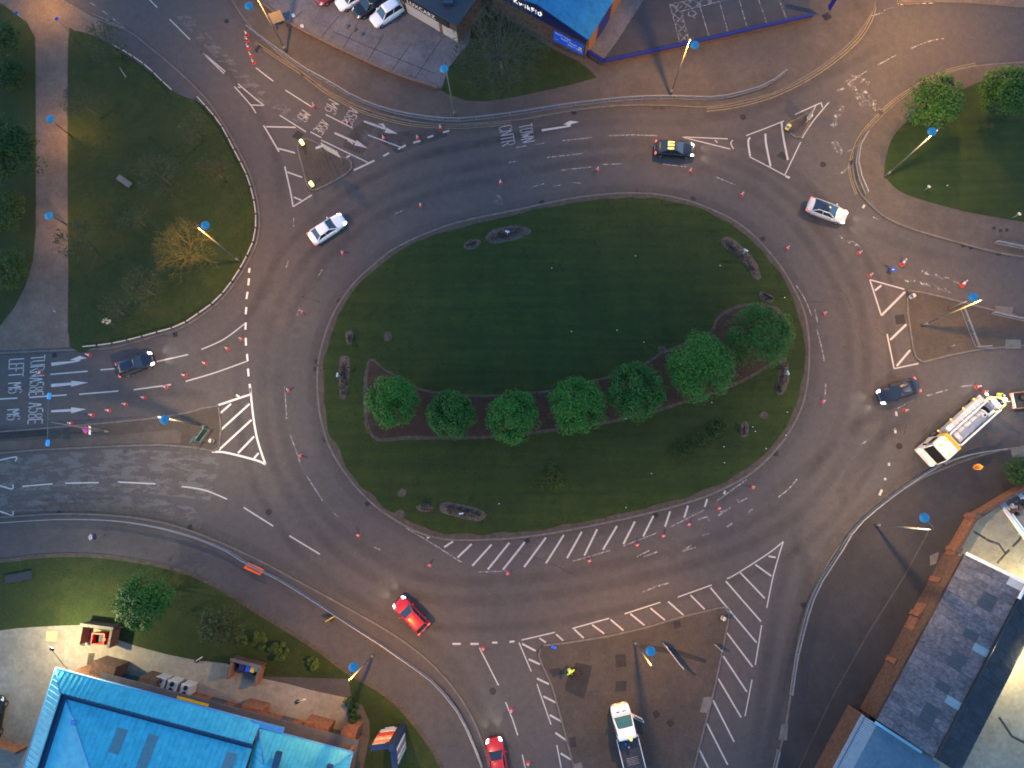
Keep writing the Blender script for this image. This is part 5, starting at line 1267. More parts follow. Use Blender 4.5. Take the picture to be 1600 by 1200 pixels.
# white recovery truck on the southern island
p = G(966, 1098, .5); t = thing('recovery_truck', 'white recovery truck with empty flat bed and open door on the southern island', 'truck', (p.x, p.y, .12), head(985, 1200, 960, 1098))
WT = paint('truck_white', (.70, .72, .73))
w = 1.0
secs = []
for x, ww, zt in ((0, .70, .75), (-.06, .84, .95), (-.25, .94, 1.10), (-.75, .99, 1.24), (-1.0, .99, 1.28)):
    secs.append([(x, -ww * .92, .40), (x, -ww, .62), (x, -ww, zt - .15), (x, -ww * .88, zt - .02), (x, -ww * .4, zt + .03), (x, 0, zt + .04), (x, ww * .4, zt + .03), (x, ww * .88, zt - .02), (x, ww, zt - .15), (x, ww, .62), (x, ww * .92, .40)])
MB().loft(secs, closed=True).build('bonnet', WT, t)
for y in (-.32, .32): MB().box((-.62, y, 1.255), (.10, .34, .03)).build('bonnet_vent', BLACK, t)
secs = []
for x, ww, zt in ((-1.0, .99, 1.28), (-1.25, .985, 1.62), (-1.85, .93, 2.18), (-2.1, .92, 2.28), (-2.9, .92, 2.30), (-3.05, .92, 2.2)):
    secs.append([(x, -ww * .96, .42), (x, -1.0, .7), (x, -1.0, 1.22), (x, -ww, zt - .12), (x, -ww * .85, zt), (x, 0, zt + .05), (x, ww * .85, zt), (x, ww, zt - .12), (x, 1.0, 1.22), (x, 1.0, .7), (x, ww * .96, .42)])
MB().loft(secs, closed=True).build('cab', WT, t)
MB().loft([[(x, -ww, zz - .05), (x, -ww * .6, zz), (x, 0, zz + .02), (x, ww * .6, zz), (x, ww, zz - .05)] for x, ww, zz in ((-1.02, .88, 1.42), (-1.25, .86, 1.725), (-1.55, .82, 2.0), (-1.86, .78, 2.28))], smooth=True, caps=False).build('windscreen', solid('tinted_windscreen', (.03, .10, .105), .1), t)
for s in (-1, 1):
    MB().quad((-1.4, s * .995, 1.35), (-2.6, s * 1.0, 1.35), (-2.6, s * .945, 2.05), (-1.9, s * .945, 2.05)).build('side_window', GLASS, t); t.children[-1].location = (0, s * .02, 0)
    MB().rbox((-.10, s * .66, .86), (.22, .30, .20), .05).build('headlight', HOFF, t)
    MB().rbox((.02, s * .40, 1.0), (.22, .17, .16), .04).build('grille_beacon', LAMB, t)
    MB().rbox((-1.35, s * 1.16, 1.45), (.12, .22, .34), .04).build('wing_mirror', BLACK, t)
    for x in (-.75, -6.4): wheel(t, x, s * .85, .36, .24)
MB().rbox((-2.95, -.25, 2.42), (.42, .24, .22), .06).build('roof_beacon', LAMB, t)
dr = MB().rbox((0, -.62, 1.15), (.10, 1.24, 1.2), .04).build('open_door', WT, t); dr.location = (-1.25, -1.02, 0); dr.rotation_euler = (0, 0, R(-38))
MB().rbox((0.06, -.62, 1.55), (.02, .95, .5), .008).build('door_window', GLASS, dr)
MB().rbox((-.05, -.7, 1.2), (.05, .2, .1), .02).build('door_handle', ORANGE, dr)
BED = ground_mat('truck_bed_plate', [(.3, (.022, .022, .026)), (.7, (.045, .042, .044))], 1.0, 5, .3, .6, .2)
MB().box((-6.05, 0, .98), (5.7, 2.1, .14)).build('bed', BED, t)
for s in (-1, 1): MB().box((-6.05, s * 1.09, 1.05), (5.7, .07, .22)).build('side_rail', WHITE, t)
MB().box((-3.22, 0, 1.5), (.08, 2.1, 1.0)).build('headboard', BLACK, t)
MB().box((-4.8, 0, .62), (8.0, .7, .5)).build('chassis', BLACK, t)
for x, y, m in ((-3.75, .30, BLUES), (-4.15, .05, solid('pink_strap', (.5, .2, .3), .6))): MB().rbox((x, y, 1.13), (.2, .16, .14), .03).build('ratchet_strap', m, t)
mb = MB()
for k in range(5): mb.tube((-5.2 - k * .16, -.62 + .05 * (k % 2), 1.06), (-5.2 - k * .16, .62, 1.06), .025, .025, 5)
mb.build('chain', METAL, t)

# drain tanker
p = G(1504, 667, 1.5); t = thing('drain_tanker', 'big white drain tanker truck with lit amber beacons parked on the right', 'truck', (p.x, p.y, 0), head(1552, 624, 1453, 712))
Lk2 = 4.75
TG = paint('tanker_grey', (.36, .35, .35)); CREAM = paint('tanker_cream', (.60, .57, .52))
MB().rbox((3.95, 0, 1.02), (2.1, 2.35, 1.25), .12).rbox((3.62, 0, 2.18), (1.48, 2.3, 1.25), .14).build('cab', CREAM, t)
MB().rbox((3.66, 0, 2.86), (1.58, 2.1, .14), .07).build('cab_roof', CREAM, t)
MB().quad((4.98, -1.08, 1.66), (4.98, 1.08, 1.66), (4.48, 1.02, 2.76), (4.48, -1.02, 2.76)).build('windscreen', solid('dark_windscreen', (.008, .008, .009), .35, 0, .2), t)
for s in (-1, 1): MB().tube((4.99, s * 1.1, 1.64), (4.46, s * 1.05, 2.78), .06, .05, 6).build('cab_pillar', CREAM, t)
MB().rbox((5.08, 0, .80), (.34, 2.45, .62), .08).build('bumper', CREAM, t)
for s in (-1, 1):
    MB().quad((4.3, s * 1.185, 1.6), (3.2, s * 1.185, 1.6), (3.2, s * 1.185, 2.45), (4.25, s * 1.185, 2.45)).build('side_window', GLASS, t)
    MB().rbox((5.2, s * .92, .95), (.12, .36, .22), .04).build('headlight', emit('dim_headlight', (1, .93, .8), .06), t)
    MB().rbox((4.72, s * 1.40, 2.1), (.12, .22, .55), .05).build('wing_mirror', BLACK, t)
    for x in (3.8, 2.4, -2.3, -3.6): wheel(t, x, s * 1.02, .5, .3)
for x, y in ((3.95, -.55), (3.95, .75), (3.1, -.6)): MB().lathe([(.16, 0), (.17, .14), (.12, .22), (.03, .24)], 12, (x, y, 2.93)).build('roof_beacon', LAMB, t)
lamp('beacon_light', t, 'POINT', (4.0, .3, 3.6), 1.6, (1, .62, .2), .1)
MB().box((-.6, 0, .78), (8.2, .9, .36)).build('chassis', BLACK, t)
MB().rbox((2.45, .15, 1.75), (.55, 2.2, 1.5), .10).build('headboard', YELLOW, t)
MB().box((-1.0, 0, 1.05), (6.3, 2.35, .16)).build('deck', TG, t)
# ring-shaped hood round the tank
rg = MB()
for a_, b_ in (((1.9, 1.05), (-4.0, 1.05)), ((1.9, -.55), (-3.6, -.55))): rg.tube((a_[0], a_[1], 2.25), (b_[0], b_[1], 2.25), .10, .10, 8)
rg.path([(1.9, 1.05, 2.25), (2.15, .8, 2.25), (2.15, -.3, 2.25), (1.9, -.55, 2.25)], .10, 8); rg.build('tank_frame', WHITE, t)
MB().tube((1.75, .25, 1.78), (-2.6, .25, 1.78), .62, .62, 18).build('tank', paint('tank_grey', (.38, .39, .43)), t)
bd = MB()
for x in (1.2, .3, -.6, -1.5, -2.3): bd.tube((x, .25, 1.78), (x - .1, .25, 1.78), .66, .66, 18)
bd.build('tank_bands', METAL, t)
MB().rbox((-.4, .25, 2.43), (3.4, .52, .07), .03).build('walkway', METAL, t)
MB().lathe([(.26, 0), (.26, .18), (.2, .22)], 14, (-2.1, .25, 2.36)).build('manhole_lid', TG, t)
MB().lathe([(.12, 0), (.12, .03)], 12, (-2.1, .25, 2.59)).build('lid_valve', BLACK, t)
MB().rbox((-.9, -.92, 1.55), (5.6, .62, 1.0), .12).build('side_locker', TG, t)
ll = MB()
for k in range(9): ll.box((1.6 - k * .62, -.92, 2.06), (.05, .56, .03))
ll.build('locker_ribs', WHITE, t)
MB().rbox((1.45, -.95, 1.85), (.7, .55, .5), .08).build('white_locker', WHITE, t)
for x in (2.2, .3, -1.6, -3.2): MB().rbox((x, -1.32, 1.35), (.14, .14, .14), .04).build('marker_light', LAMB, t)
for x, y in ((-4.0, 1.2), (2.05, 1.28)): MB().rbox((x, y, 1.5), (.2, .2, .2), .05).build('marker_light', LAMB, t)
MB().tube((-3.1, .1, 1.6), (-3.9, .1, 1.6), .55, .55, 16).build('hose_reel', BLACK, t)
hz_ = MB()
for k in range(6): hz_.tube((-3.15 - k * .13, .1, 1.6), (-3.21 - k * .13, .1, 1.6), .60, .60, 16)
hz_.build('hose', solid('blue_grey_hose', (.16, .18, .24), .6), t)
MB().path([(-3.4, -.6, 1.5), (-4.2, -.5, 1.9), (-4.7, -.2, 2.3), (-4.9, .3, 2.5), (-4.8, .9, 2.3), (-4.4, 1.2, 1.7)], .09, 8).build('suction_hose', solid('yellow_hose', (.65, .48, .12), .5), t)
MB().rbox((-4.45, .25, 1.5), (.5, 1.5, .7), .08).build('rear_cabinet', WHITE, t)
MB().rbox((-4.55, -.85, 1.5), (.16, .32, .22), .05).build('work_light', emit('work_light_glow', (1, .98, .88), .4), t)
MB().rbox((-4.85, .35, 2.9), (.16, .32, .2), .05).build('work_light', emit('work_light_glow', (1, .98, .88), .4), t)
lamp('work_light_lamp', t, 'SPOT', (-4.4, .35, 3.6), 45, (1, .97, .85), .12, (R(120), .6), (0, R(22), 0))
lamp('work_light_side', t, 'POINT', (-2.0, -2.4, 2.6), 7, (.85, 1, .92), .1)
# van at the right edge
p = G(1606, 624, 1.0); t = thing('works_trailer', 'works trailer with red lights and striped tailboard cut off at the right edge', 'trailer', (p.x, p.y, 0), head(1560, 628, 1640, 620))
MB().box((0, 0, .75), (3.2, 1.7, .1)).build('deck', BED, t)
for s in (-1, 1):
    MB().box((0, s * .86, 1.0), (3.2, .06, .42)).build('side_board', solid('orange_board', (.34, .15, .06), .6), t); wheel(t, .3, s * .8, .33, .2)
    MB().rbox((-1.62, s * .7, .82), (.1, .28, .2), .04).build('tail_light', LTAIL, t)
MB().box((-1.63, 0, 1.05), (.06, 1.6, .4)).build('tailboard', WHITE, t)
st_ = MB()
for k in range(5): st_.box((-1.665, -.65 + k * .32, 1.05), (.012, .13, .4))
st_.build('tailboard_stripes', YELLOW, t)
MB().tube((-.5, .25, .8), (-.5, .25, 1.5), .35, .3, 14).build('drum', BLACK, t)
MB().rbox((.6, -.1, 1.15), (1.2, 1.1, .7), .1).build('generator', GREYP, t)
MB().path([(-1.6, 0, .7), (-2.3, 0, .6), (-2.6, 0, .55)], .05, 6).build('rear_step', WHITE, t)

# ================================================================== PEOPLE
SKIN = solid('skin', (.42, .25, .18), .5); HIY = solid('hi_vis_yellow', (.48, .80, .04), .6, 0, .3, 0, .1); HIO = solid('hi_vis_orange', (.85, .27, .02), .6); TRO = solid('work_trousers', (.03, .032, .045), .8); HAIR = solid('dark_hair', (.02, .014, .01), .8)
HAT = solid('white_helmet', (.62, .62, .60), .35)
def skin_mesh(joints, edges, rad, root=0, sub=1):
    me = bpy.data.meshes.new('skin'); me.from_pydata(joints, edges, [])
    o = bpy.data.objects.new('skin', me); COL.objects.link(o)
    m = o.modifiers.new('s', 'SKIN')
    for i, v in enumerate(me.skin_vertices[0].data):
        v.radius = (rad[i], rad[i]) if not isinstance(rad[i], tuple) else rad[i]; v.use_root = (i == root)
    if sub:
        s = o.modifiers.new('u', 'SUBSURF'); s.levels = s.render_levels = sub
    dg = bpy.context.evaluated_depsgraph_get()
    out = bpy.data.meshes.new_from_object(o.evaluated_get(dg))
    vs = [v.co.copy() for v in out.vertices]; fs = [tuple(p.vertices) for p in out.polygons]
    bpy.data.objects.remove(o)
    return vs, fs
def person(label, px, ang, jacket, lean=0.0, arms='down', hat=HAT, trousers=TRO, z=.12, stride=.12):
    p = G(*px, z); t = thing('person', label, 'person', (p.x, p.y, z), ang)
    c, s = math.cos(lean), math.sin(lean)
    def up(x, y, zz):   # bend forward about the hips
        dz = zz - .93; return (x * c + dz * s, y, .93 - x * s + dz * c)
    J, E, Rr = [], [], []
    def j(q, r, par=None):
        J.append(tuple(q)); Rr.append(r)
        if par is not None: E.append((par, len(J) - 1))
        return len(J) - 1
    pel = j((0, 0, .95), .15); ab = j(up(.01, 0, 1.12), .15, pel); ch = j(up(.0, 0, 1.32), .165, ab); nk_ = j(up(.01, 0, 1.50), .065, ch); hd0 = j(up(.03, 0, 1.60), .085, nk_); hd1 = j(up(.03, 0, 1.70), .10, hd0); j(up(.02, 0, 1.77), .075, hd1)
    hands = []
    for sd in (-1, 1):
        hp = j((0, sd * .10, .90), .105, pel); kn = j((.05 + sd * stride * .5, sd * .11, .50), .068, hp); an_ = j((sd * stride, sd * .12, .09), .048, kn); j((sd * stride + .16, sd * .14, .045), .042, an_)
        sh = j(up(0, sd * .20, 1.42), .075, ch)
        if arms == 'down': el, ha = (.02, sd * .27, 1.15), (.10, sd * .26, .92)
        elif arms == 'reach': el, ha = (.22, sd * .26, 1.22), (.48, sd * .17, 1.12)
        else: el, ha = (.15, sd * .42, 1.26), (.40, sd * .34, 1.10)
        e = j(up(*el), .052, sh); h_ = j(up(*ha), .036, e); d = (Vector(up(*ha)) - Vector(up(*el))).normalized()
        pm = j(Vector(up(*ha)) + d * .07, .034, h_); hands.append((Vector(up(*ha)) + d * .07, d, sd))
    vs, fs = skin_mesh(J, E, Rr)
    mb = MB().add(vs, fs, True)
    mb.build('body', trousers, t)
    hm = MB()
    for q, d, sd in hands:
        a = d.orthogonal().normalized(); b_ = d.cross(a)
        hm.tube(q - d * .04, q + d * .035, .036, .042, 8)
        for k, ln in enumerate((.075, .085, .08, .06)):
            o = q + d * .03 + a * (-.03 + k * .02); m_ = o + d * ln * .6 + b_ * .008; hm.tube(o, m_, .0095, .009, 6).tube(m_, m_ + d * ln * .4 + b_ * .02, .009, .007, 6)
        o = q - d * .02 + a * .035 * sd; hm.tube(o, o + a * .04 * sd + d * .03, .012, .010, 6).tube(o + a * .04 * sd + d * .03, o + a * .045 * sd + d * .07 + b_ * .01, .010, .008, 6)
    hm.build('hands', SKIN, t)
    fc = MB(); hc = Vector(up(.03, 0, 1.67)); M = Matrix.Translation(hc) @ Matrix.Rotation(lean, 4, 'Y')
    def L(x, y, zz): return M @ Vector((x, y, zz))
    vs_ = []; 
    for i in range(9):
        th_ = math.pi * i / 8
        vs_ += [L(.098 * math.sin(th_) * math.cos(2 * math.pi * k / 12), .082 * math.sin(th_) * math.sin(2 * math.pi * k / 12), -.125 * math.cos(th_)) for k in range(12)]
    fc.add(vs_, [(i * 12 + k, i * 12 + (k + 1) % 12, (i + 1) * 12 + (k + 1) % 12, (i + 1) * 12 + k) for i in range(8) for k in range(12)], True)
    fc.tube(L(.085, 0, .02), L(.118, 0, -.025), .012, .018, 6)
    for sd in (-1, 1): fc.tube(L(0, sd * .078, 0), L(-.01, sd * .097, .005), .028, .022, 6)
    fc.build('face', SKIN, t)
    ey = MB()
    for sd in (-1, 1): ey.tube(L(.086, sd * .032, .012), L(.094, sd * .032, .012), .012, .008, 6)
    ey.tube(L(.090, -.022, -.062), L(.090, .022, -.062), .006, .006, 5); ey.build('eyes_and_mouth', HAIR, t)
    # jacket over trunk and arms
    J2, E2, R2 = [], [], []
    def j2(q, r, par=None):
        J2.append(tuple(q)); R2.append(r)
        if par is not None: E2.append((par, len(J2) - 1))
        return len(J2) - 1
    a0 = j2(up(0, 0, .88), .178); a1 = j2(up(.01, 0, 1.12), .175, a0); a2 = j2(up(0, 0, 1.34), .19, a1); j2(up(.01, 0, 1.47), .10, a2)
    for sd in (-1, 1):
        if arms == 'down': el, ha = (.02, sd * .27, 1.15), (.10, sd * .26, .95)
        elif arms == 'reach': el, ha = (.22, sd * .26, 1.22), (.46, sd * .17, 1.13)
        else: el, ha = (.15, sd * .42, 1.26), (.38, sd * .345, 1.12)
        b0 = j2(up(0, sd * .20, 1.41), .095, a2); b1 = j2(up(*el), .072, b0); j2(up(*ha), .06, b1)
    vs, fs = skin_mesh(J2, E2, R2); MB().add(vs, fs, True).build('jacket', jacket, t)
    stp = MB()
    for zz in (1.02, 1.2):
        vs_ = [Vector(up(.195 * math.cos(q), .215 * math.sin(q), zz + d_)) for d_ in (-.025, .025) for q in [2 * math.pi * k / 14 for k in range(14)]]
        stp.add(vs_, [(k, (k + 1) % 14, 14 + (k + 1) % 14, 14 + k) for k in range(14)], True)
    stp.build('reflective_bands', CONEW, t)
    if hat:
        hb = MB(); vs_ = []
        for i in range(5):
            th_ = math.pi / 2 * i / 4
            vs_ += [L(.13 * math.cos(th_) * math.cos(2 * math.pi * k / 14), .115 * math.cos(th_) * math.sin(2 * math.pi * k / 14), .035 + .125 * math.sin(th_)) for k in range(14)]
        hb.add(vs_, [(i * 14 + k, i * 14 + (k + 1) % 14, (i + 1) * 14 + (k + 1) % 14, (i + 1) * 14 + k) for i in range(4) for k in range(14)], True)
        hb.tube(L(.05, 0, .036), L(.17, 0, .028), .10, .07, 10); hb.build('helmet', hat, t)
    else:
        hb = MB(); vs_ = []
        for i in range(5):
            th_ = math.pi / 2 * i / 4
            vs_ += [L(-.012 + .105 * math.cos(th_) * math.cos(2 * math.pi * k / 12), .09 * math.cos(th_) * math.sin(2 * math.pi * k / 12), .02 + .12 * math.sin(th_)) for k in range(12)]
        hb.add(vs_, [(i * 12 + k, i * 12 + (k + 1) % 12, (i + 1) * 12 + (k + 1) % 12, (i + 1) * 12 + k) for i in range(4) for k in range(12)], True); hb.build('hair', HAIR, t)
    for sd in (-1, 1): MB().rbox((sd * stride + .06, sd * .13, .05), (.29, .11, .10), .03).build('boot', BLACK, t)
    return t
person('person in a bright yellow hi-vis jacket bending over a hole in the southern island', (888, 1042), R(-55), HIY, R(38), 'wide', None)
person('person in a yellow green hi-vis jacket working behind the tanker', (1549, 618), R(-40), HIY, R(25), 'reach', HAT, z=0)
person('person in an orange hi-vis suit walking below the tanker', (1521, 729), R(200), HIO, R(12), 'reach', solid('orange_helmet', (.8, .4, .03), .4), solid('orange_trousers', (.75, .22, .02), .7))
# hole being dug
hm = MB(); rr = random.Random(11); c = G(898, 1053, .124)
for _ in range(70):
    a = rr.uniform(0, 6.28); q = rr.random() ** .5 * .75; r = rr.uniform(.05, .14); x, y = c.x + q * math.cos(a), c.y + q * .9 * math.sin(a)
    hm.add([(x + r * math.cos(k) * rr.uniform(.7, 1.1), y + r * math.sin(k), .124) for k in (0, 1.25, 2.5, 3.77, 5.0)] + [(x, y, .124 + r * rr.uniform(.5, 1.1))], [(i, (i + 1) % 5, 5) for i in range(5)])
tag(hm.build('soil_heap', MULCH), 'small heap of dug soil beside the bending worker', 'soil heap', None, 'stuff')
MB_ = MB().rbox((0, 0, .1), (.55, .32, .2), .06); o = MB_.build('blue_bag', BLUES); o.location = G(865, 1011, .125); o.rotation_euler = (0, 0, R(-20)); tag(o, 'small blue bag lying at the corner of the southern island', 'bag')

# ================================================================== TREES AND PLANTS
def leaves(mb_v, mb_f, tint, c, n, rad, size, rng, lobes=28, flat=.75, up_bias=.5, hollow=.55):
    """leaf faces gathered in clumps over an uneven crown"""
    L = []
    for i in range(lobes):
        th = rng.uniform(0, 6.283); cz = rng.uniform(-.35, 1); rr_ = (1 - cz * cz) ** .5
        k = rng.uniform(hollow, .84) if i % 4 else rng.uniform(.2, .5)
        L.append((Vector((math.cos(th) * rr_ * rad * k, math.sin(th) * rr_ * rad * k, cz * rad * flat * k)), rad * rng.uniform(.15, .30), rng.uniform(-.2, .2)))
    for i in range(n):
        o, r, tv = rng.choice(L)
        d = Vector((rng.gauss(0, 1), rng.gauss(0, 1), rng.gauss(.35, 1))).normalized()
        p = c + o + d * r * rng.uniform(.72, 1.05)
        nrm = (d + Vector((rng.gauss(0, .5), rng.gauss(0, .5), up_bias + rng.gauss(0, .4)))).normalized()
        a = nrm.orthogonal().normalized(); b_ = nrm.cross(a); ang = rng.uniform(0, 6.283)
        u = (a * math.cos(ang) + b_ * math.sin(ang)); v = nrm.cross(u); s = size * rng.uniform(.6, 1.25)
        k = len(mb_v)
        mb_v += [tuple(p - u * s * .5), tuple(p + v * s * .30 + nrm * s * .06), tuple(p + u * s * .55), tuple(p - v * s * .30 + nrm * s * .06)]
        mb_f.append((k, k + 1, k + 2, k + 3)); tint.append(min(1, max(0, .5 + tv + rng.gauss(0, .2))))
def tree(label, px, rpx, h, mat, n=5200, size=.24, seed=0, cat='tree', name='leafy_tree', group=None, flat=.75, lobes=64, trunk=True, z0=.15, cz=None, hollow=.55):
    """px, rpx: where the crown's middle shows; h: height of the crown's top"""
    rng = random.Random(seed)
    zc = h * .58 if cz is None else cz
    c = G(*px, zc); r = rpx / FPX * (HC - zc) * 1.02
    t = thing(name, label, cat, (c.x, c.y, z0), 0, group)
    v, f, ti = [], [], []
    leaves(v, f, ti, Vector((0, 0, zc - z0)), n, r, size, rng, lobes, flat, hollow=hollow)
    m = MB(); m.v, m.f, m.sm = v, f, [False] * len(f); m.build('crown', mat, t, attr=ti)
    tr = MB()
    if trunk:
        tr.tube((0, 0, -.05), (.05, .03, zc * .55), h * .022 + .05, h * .016 + .03, 8)
        for k in range(9):
            a = k * 2.4; q = Vector((math.cos(a) * r * .6, math.sin(a) * r * .6, zc * rng.uniform(.8, 1.15))); tr.tube((.05, .03, zc * rng.uniform(.3, .54)), q, h * .010 + .015, .015, 5)
        tr.build('trunk', BARK, t)
    else:
        for k in range(7):
            a = k * .9; tr.tube((0, 0, -.05), (math.cos(a) * r * .5, math.sin(a) * r * .5, zc), .03, .012, 5)
        tr.build('stems', BARK, t)
    return t
g7 = 'row of round trees on the island'
IT = [(614, 628, 43, 'first round tree of the island row, at its left end'), (705, 648, 39, 'smallest round tree of the island row, second from its left end'), (801, 652, 43, 'third round tree of the island row counted from its left end'), (902, 634, 46, 'middle tree of the seven island trees, between two round ones'), (993, 613, 47, 'fifth island tree from the left, touching the biggest crown'),
      (1096, 574, 56, 'biggest island tree with a broad two part crown'), (1187, 526, 54, 'last island tree, beside the right hand kerb')]
for i, (x, y, r, lab) in enumerate(IT): tree(lab, (x, y), r, 5.4, (LEAF, LEAF2)[i in (1, 4, 6)], 11500, .20, 20 + i, group=g7, flat=.8, lobes=130, hollow=.70)
tree('big dark round tree at the left edge beside the path', (14, 236), 62, 7, LEAFD, 8000, .26, 40, lobes=55)
tree('yellow green shrub in the top left corner', (8, 62), 38, 3.6, LEAFY, 4200, .2, 41, 'shrub', 'shrub', flat=.6, trunk=False)
tree('low shrub between the corner shrub and the dark round tree', (14, 120), 34, 2.6, LEAFD, 3000, .2, 42, 'shrub', 'shrub', flat=.5, trunk=False)
tree('dull green shrub below the dark round tree', (10, 330), 40, 3.2, LEAFY, 3600, .2, 43, 'shrub', 'shrub', flat=.5, trunk=False)
tree('lowest shrub of the bed at the left edge', (12, 420), 40, 3.0, LEAFY, 3600, .2, 44, 'shrub', 'shrub', flat=.5, trunk=False)
tree('leafy tree on the mound next to the lit street lamp', (1460, 158), 48, 5.2, LEAF3, 9000, .22, 45, lobes=110, hollow=.62)
tree('leafy tree in the top right corner of the mound', (1570, 142), 47, 5.6, LEAF3, 9000, .22, 46, lobes=110, hollow=.62)
tree('bushy green tree above the floodlit yard', (226, 940), 46, 5.2, LEAF2, 9000, .22, 47, lobes=110, hollow=.62)
tree('thin pale green tree right of the bushy one', (346, 976), 38, 5.0, LEAFP, 4200, .18, 48, lobes=80)
tree('dark bush at the right edge beside the brick wall', (1592, 735), 26, 2.6, LEAFD, 2600, .18, 49, 'shrub', 'shrub', flat=.6, trunk=False, z0=.12)
for i, (x, y, r, lab) in enumerate([(406, 1002, 15, 'first low bush of the three in line above the yard'), (437, 1018, 17, 'middle low bush of the three in line above the yard'), (489, 1037, 11, 'smallest low bush beside the footway edging'), (378, 1002, 10, 'small bush right of the thin pale tree')]):
    tree(lab, (x, y), r, 1.5, LEAFY, 1300, .16, 60 + i, 'shrub', 'shrub', 'low bushes above the yard', .6, 16, False)
tree('clump of dark weeds low on the island lawn', (866, 747), 30, .6, LEAFY, 1500, .12, 70, 'plant', 'weed_clump', None, .16, 90, False, cz=.3, hollow=.15)
for i, (x, y, r, lab) in enumerate([(1064, 704, 22, 'lower end of the dark weed drift right of the island centre'), (1095, 686, 24, 'middle of the dark weed drift right of the island centre'), (1122, 670, 18, 'upper end of the dark weed drift right of the island centre')]):
    tree(lab, (x, y), r * 1.15, .6, LEAFD, 1300, .12, 71 + i, 'plant', 'weed_clump', 'drift of dark weeds on the island', .14, 80, False, cz=.3, hollow=.15)
# hedge by the yard
rng = random.Random(8); v, f, ti = [], [], []
hp = px_poly([(551, 1091), (556, 1100), (556, 1118), (552, 1142)])
for q in resample(hp, .35): leaves(v, f, ti, Vector((q.x, q.y, 1.0)), 260, .75, .17, rng, 8, 1.1)
t = thing('hedge', 'narrow dark hedge at the right end of the yard', 'hedge', (*hp[0], .16))
m = MB(); m.v = [(a - hp[0].x, b - hp[0].y, c - .16) for a, b, c in v]; m.f, m.sm = f, [False] * len(f); m.build('foliage', LEAFD, t, attr=ti)
mb = MB(); 
for q in resample(hp, .6): mb.tube((q.x - hp[0].x, q.y - hp[0].y, 0), (q.x - hp[0].x, q.y - hp[0].y, 1.1), .03, .02, 5)
mb.build('stems', BARK, t)
def bare_tree(label, px, rpx, h, mat=TWIG, seed=0, dens=1.0, leaf=0, leafm=LEAFP, base=None, group='bare trees on the western lawn', depth=6, thick=.034):
    rng = random.Random(seed)
    zc = h * .7; c = G(*px, zc); r = rpx / FPX * (HC - zc)
    b = c if base is None else G(*base, .15)
    t = thing('bare_tree', label, 'tree', (b.x, b.y, .15), 0, group)
    mb = MB(); tips = []; off = Vector((c.x - b.x, c.y - b.y, 0))
    mb.tube((0, 0, -.05), off * .5 + Vector((0, 0, h * .34)), h * .017 + .04, h * .013 + .02, 7)
    def grow(p, d, ln, rad, lev):
        q = p + d * ln
        mb.tube(p, q, rad, rad * .72, 5 if lev < 2 else 3, False); tips.append(q)
        if lev >= depth: return
        nb = 3 if lev < 2 else rng.choice((2, 3))
        for k in range(nb):
            e = (d + Vector((rng.gauss(0, .55), rng.gauss(0, .55), rng.gauss(.12, .35)))).normalized()
            grow(q, e, ln * rng.uniform(.68, .86), rad * .62, lev + 1)
    s0 = off * .5 + Vector((0, 0, h * .33))
    nn = int(9 * dens)
    for k in range(nn):
        a = 6.283 * k / nn + rng.uniform(-.3, .3); el = rng.uniform(.25, 1.0)
        d = Vector((math.cos(a) * math.cos(el), math.sin(a) * math.cos(el), math.sin(el))); d = (d + off * .1).normalized()
        grow(s0 + Vector((0, 0, rng.uniform(-.2, .5))), d, r * .34, thick, 1)
    mb.build('branches', mat, t)
    if leaf:
        v, f, ti = [], [], []
        for _ in range(leaf):
            p = rng.choice(tips) + Vector((rng.gauss(0, .15), rng.gauss(0, .15), rng.gauss(0, .1))); a = rng.uniform(0, 6.28); s = rng.uniform(.07, .15)
            u = Vector((math.cos(a), math.sin(a), rng.gauss(0, .3))) * s; w_ = Vector((-math.sin(a), math.cos(a), rng.gauss(0, .3))) * s * .6
            k = len(v); v += [tuple(p - u), tuple(p + w_), tuple(p + u), tuple(p - w_)]; f.append((k, k + 1, k + 2, k + 3)); ti.append(rng.random())
        m = MB(); m.v, m.f, m.sm = v, f, [False] * len(f); m.build('young_leaves', leafm, t, attr=ti)
    return t
YTW2 = solid('brown_twig_bark', (.055, .045, .026), .85, 0, .2, 0, .2, 4)
YTW = solid('lamplit_twig_bark', (.125, .105, .030), .85, 0, .2, 0, .2, 4)  # yellow lamplight put into the bark colour
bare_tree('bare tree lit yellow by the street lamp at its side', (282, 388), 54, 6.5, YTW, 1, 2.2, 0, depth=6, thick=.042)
bare_tree('faint bare tree left of the yellow one in the middle of the western lawn', (214, 446), 36, 6, TWIG, 2, 1, 350)
bare_tree('faint bare tree near the path crossing the lower lamp', (112, 372), 36, 6, TWIG, 3, 1, 450, base=(150, 392))
bare_tree('bare tree leaning over the path above the dark round tree', (108, 148), 34, 6.5, TWIG, 4, 1.1, 120, base=(160, 185))
bare_tree('faint bare tree in the upper middle of the western lawn', (240, 265), 36, 6, TWIG, 5, 1, 250)
bare_tree('brownish bare tree right of the upper middle one', (328, 258), 36, 6, YTW2, 6, 1.1, 60, depth=6, thick=.035)
bare_tree('greyish bare tree at the top edge of the western lawn', (160, 62), 38, 6.5, TWIG, 7, 1, 350, base=(190, 90))
bare_tree('small bare tree above the yellow one', (206, 338), 26, 5, TWIG, 8, .8, 120)
bare_tree('faint bare tree by the upper right fence of the western lawn', (295, 195), 30, 5.5, TWIG, 9, .9, 150)
bare_tree('low faint bare tree near the bottom of the western lawn', (170, 480), 26, 5, TWIG, 10, .8, 150)
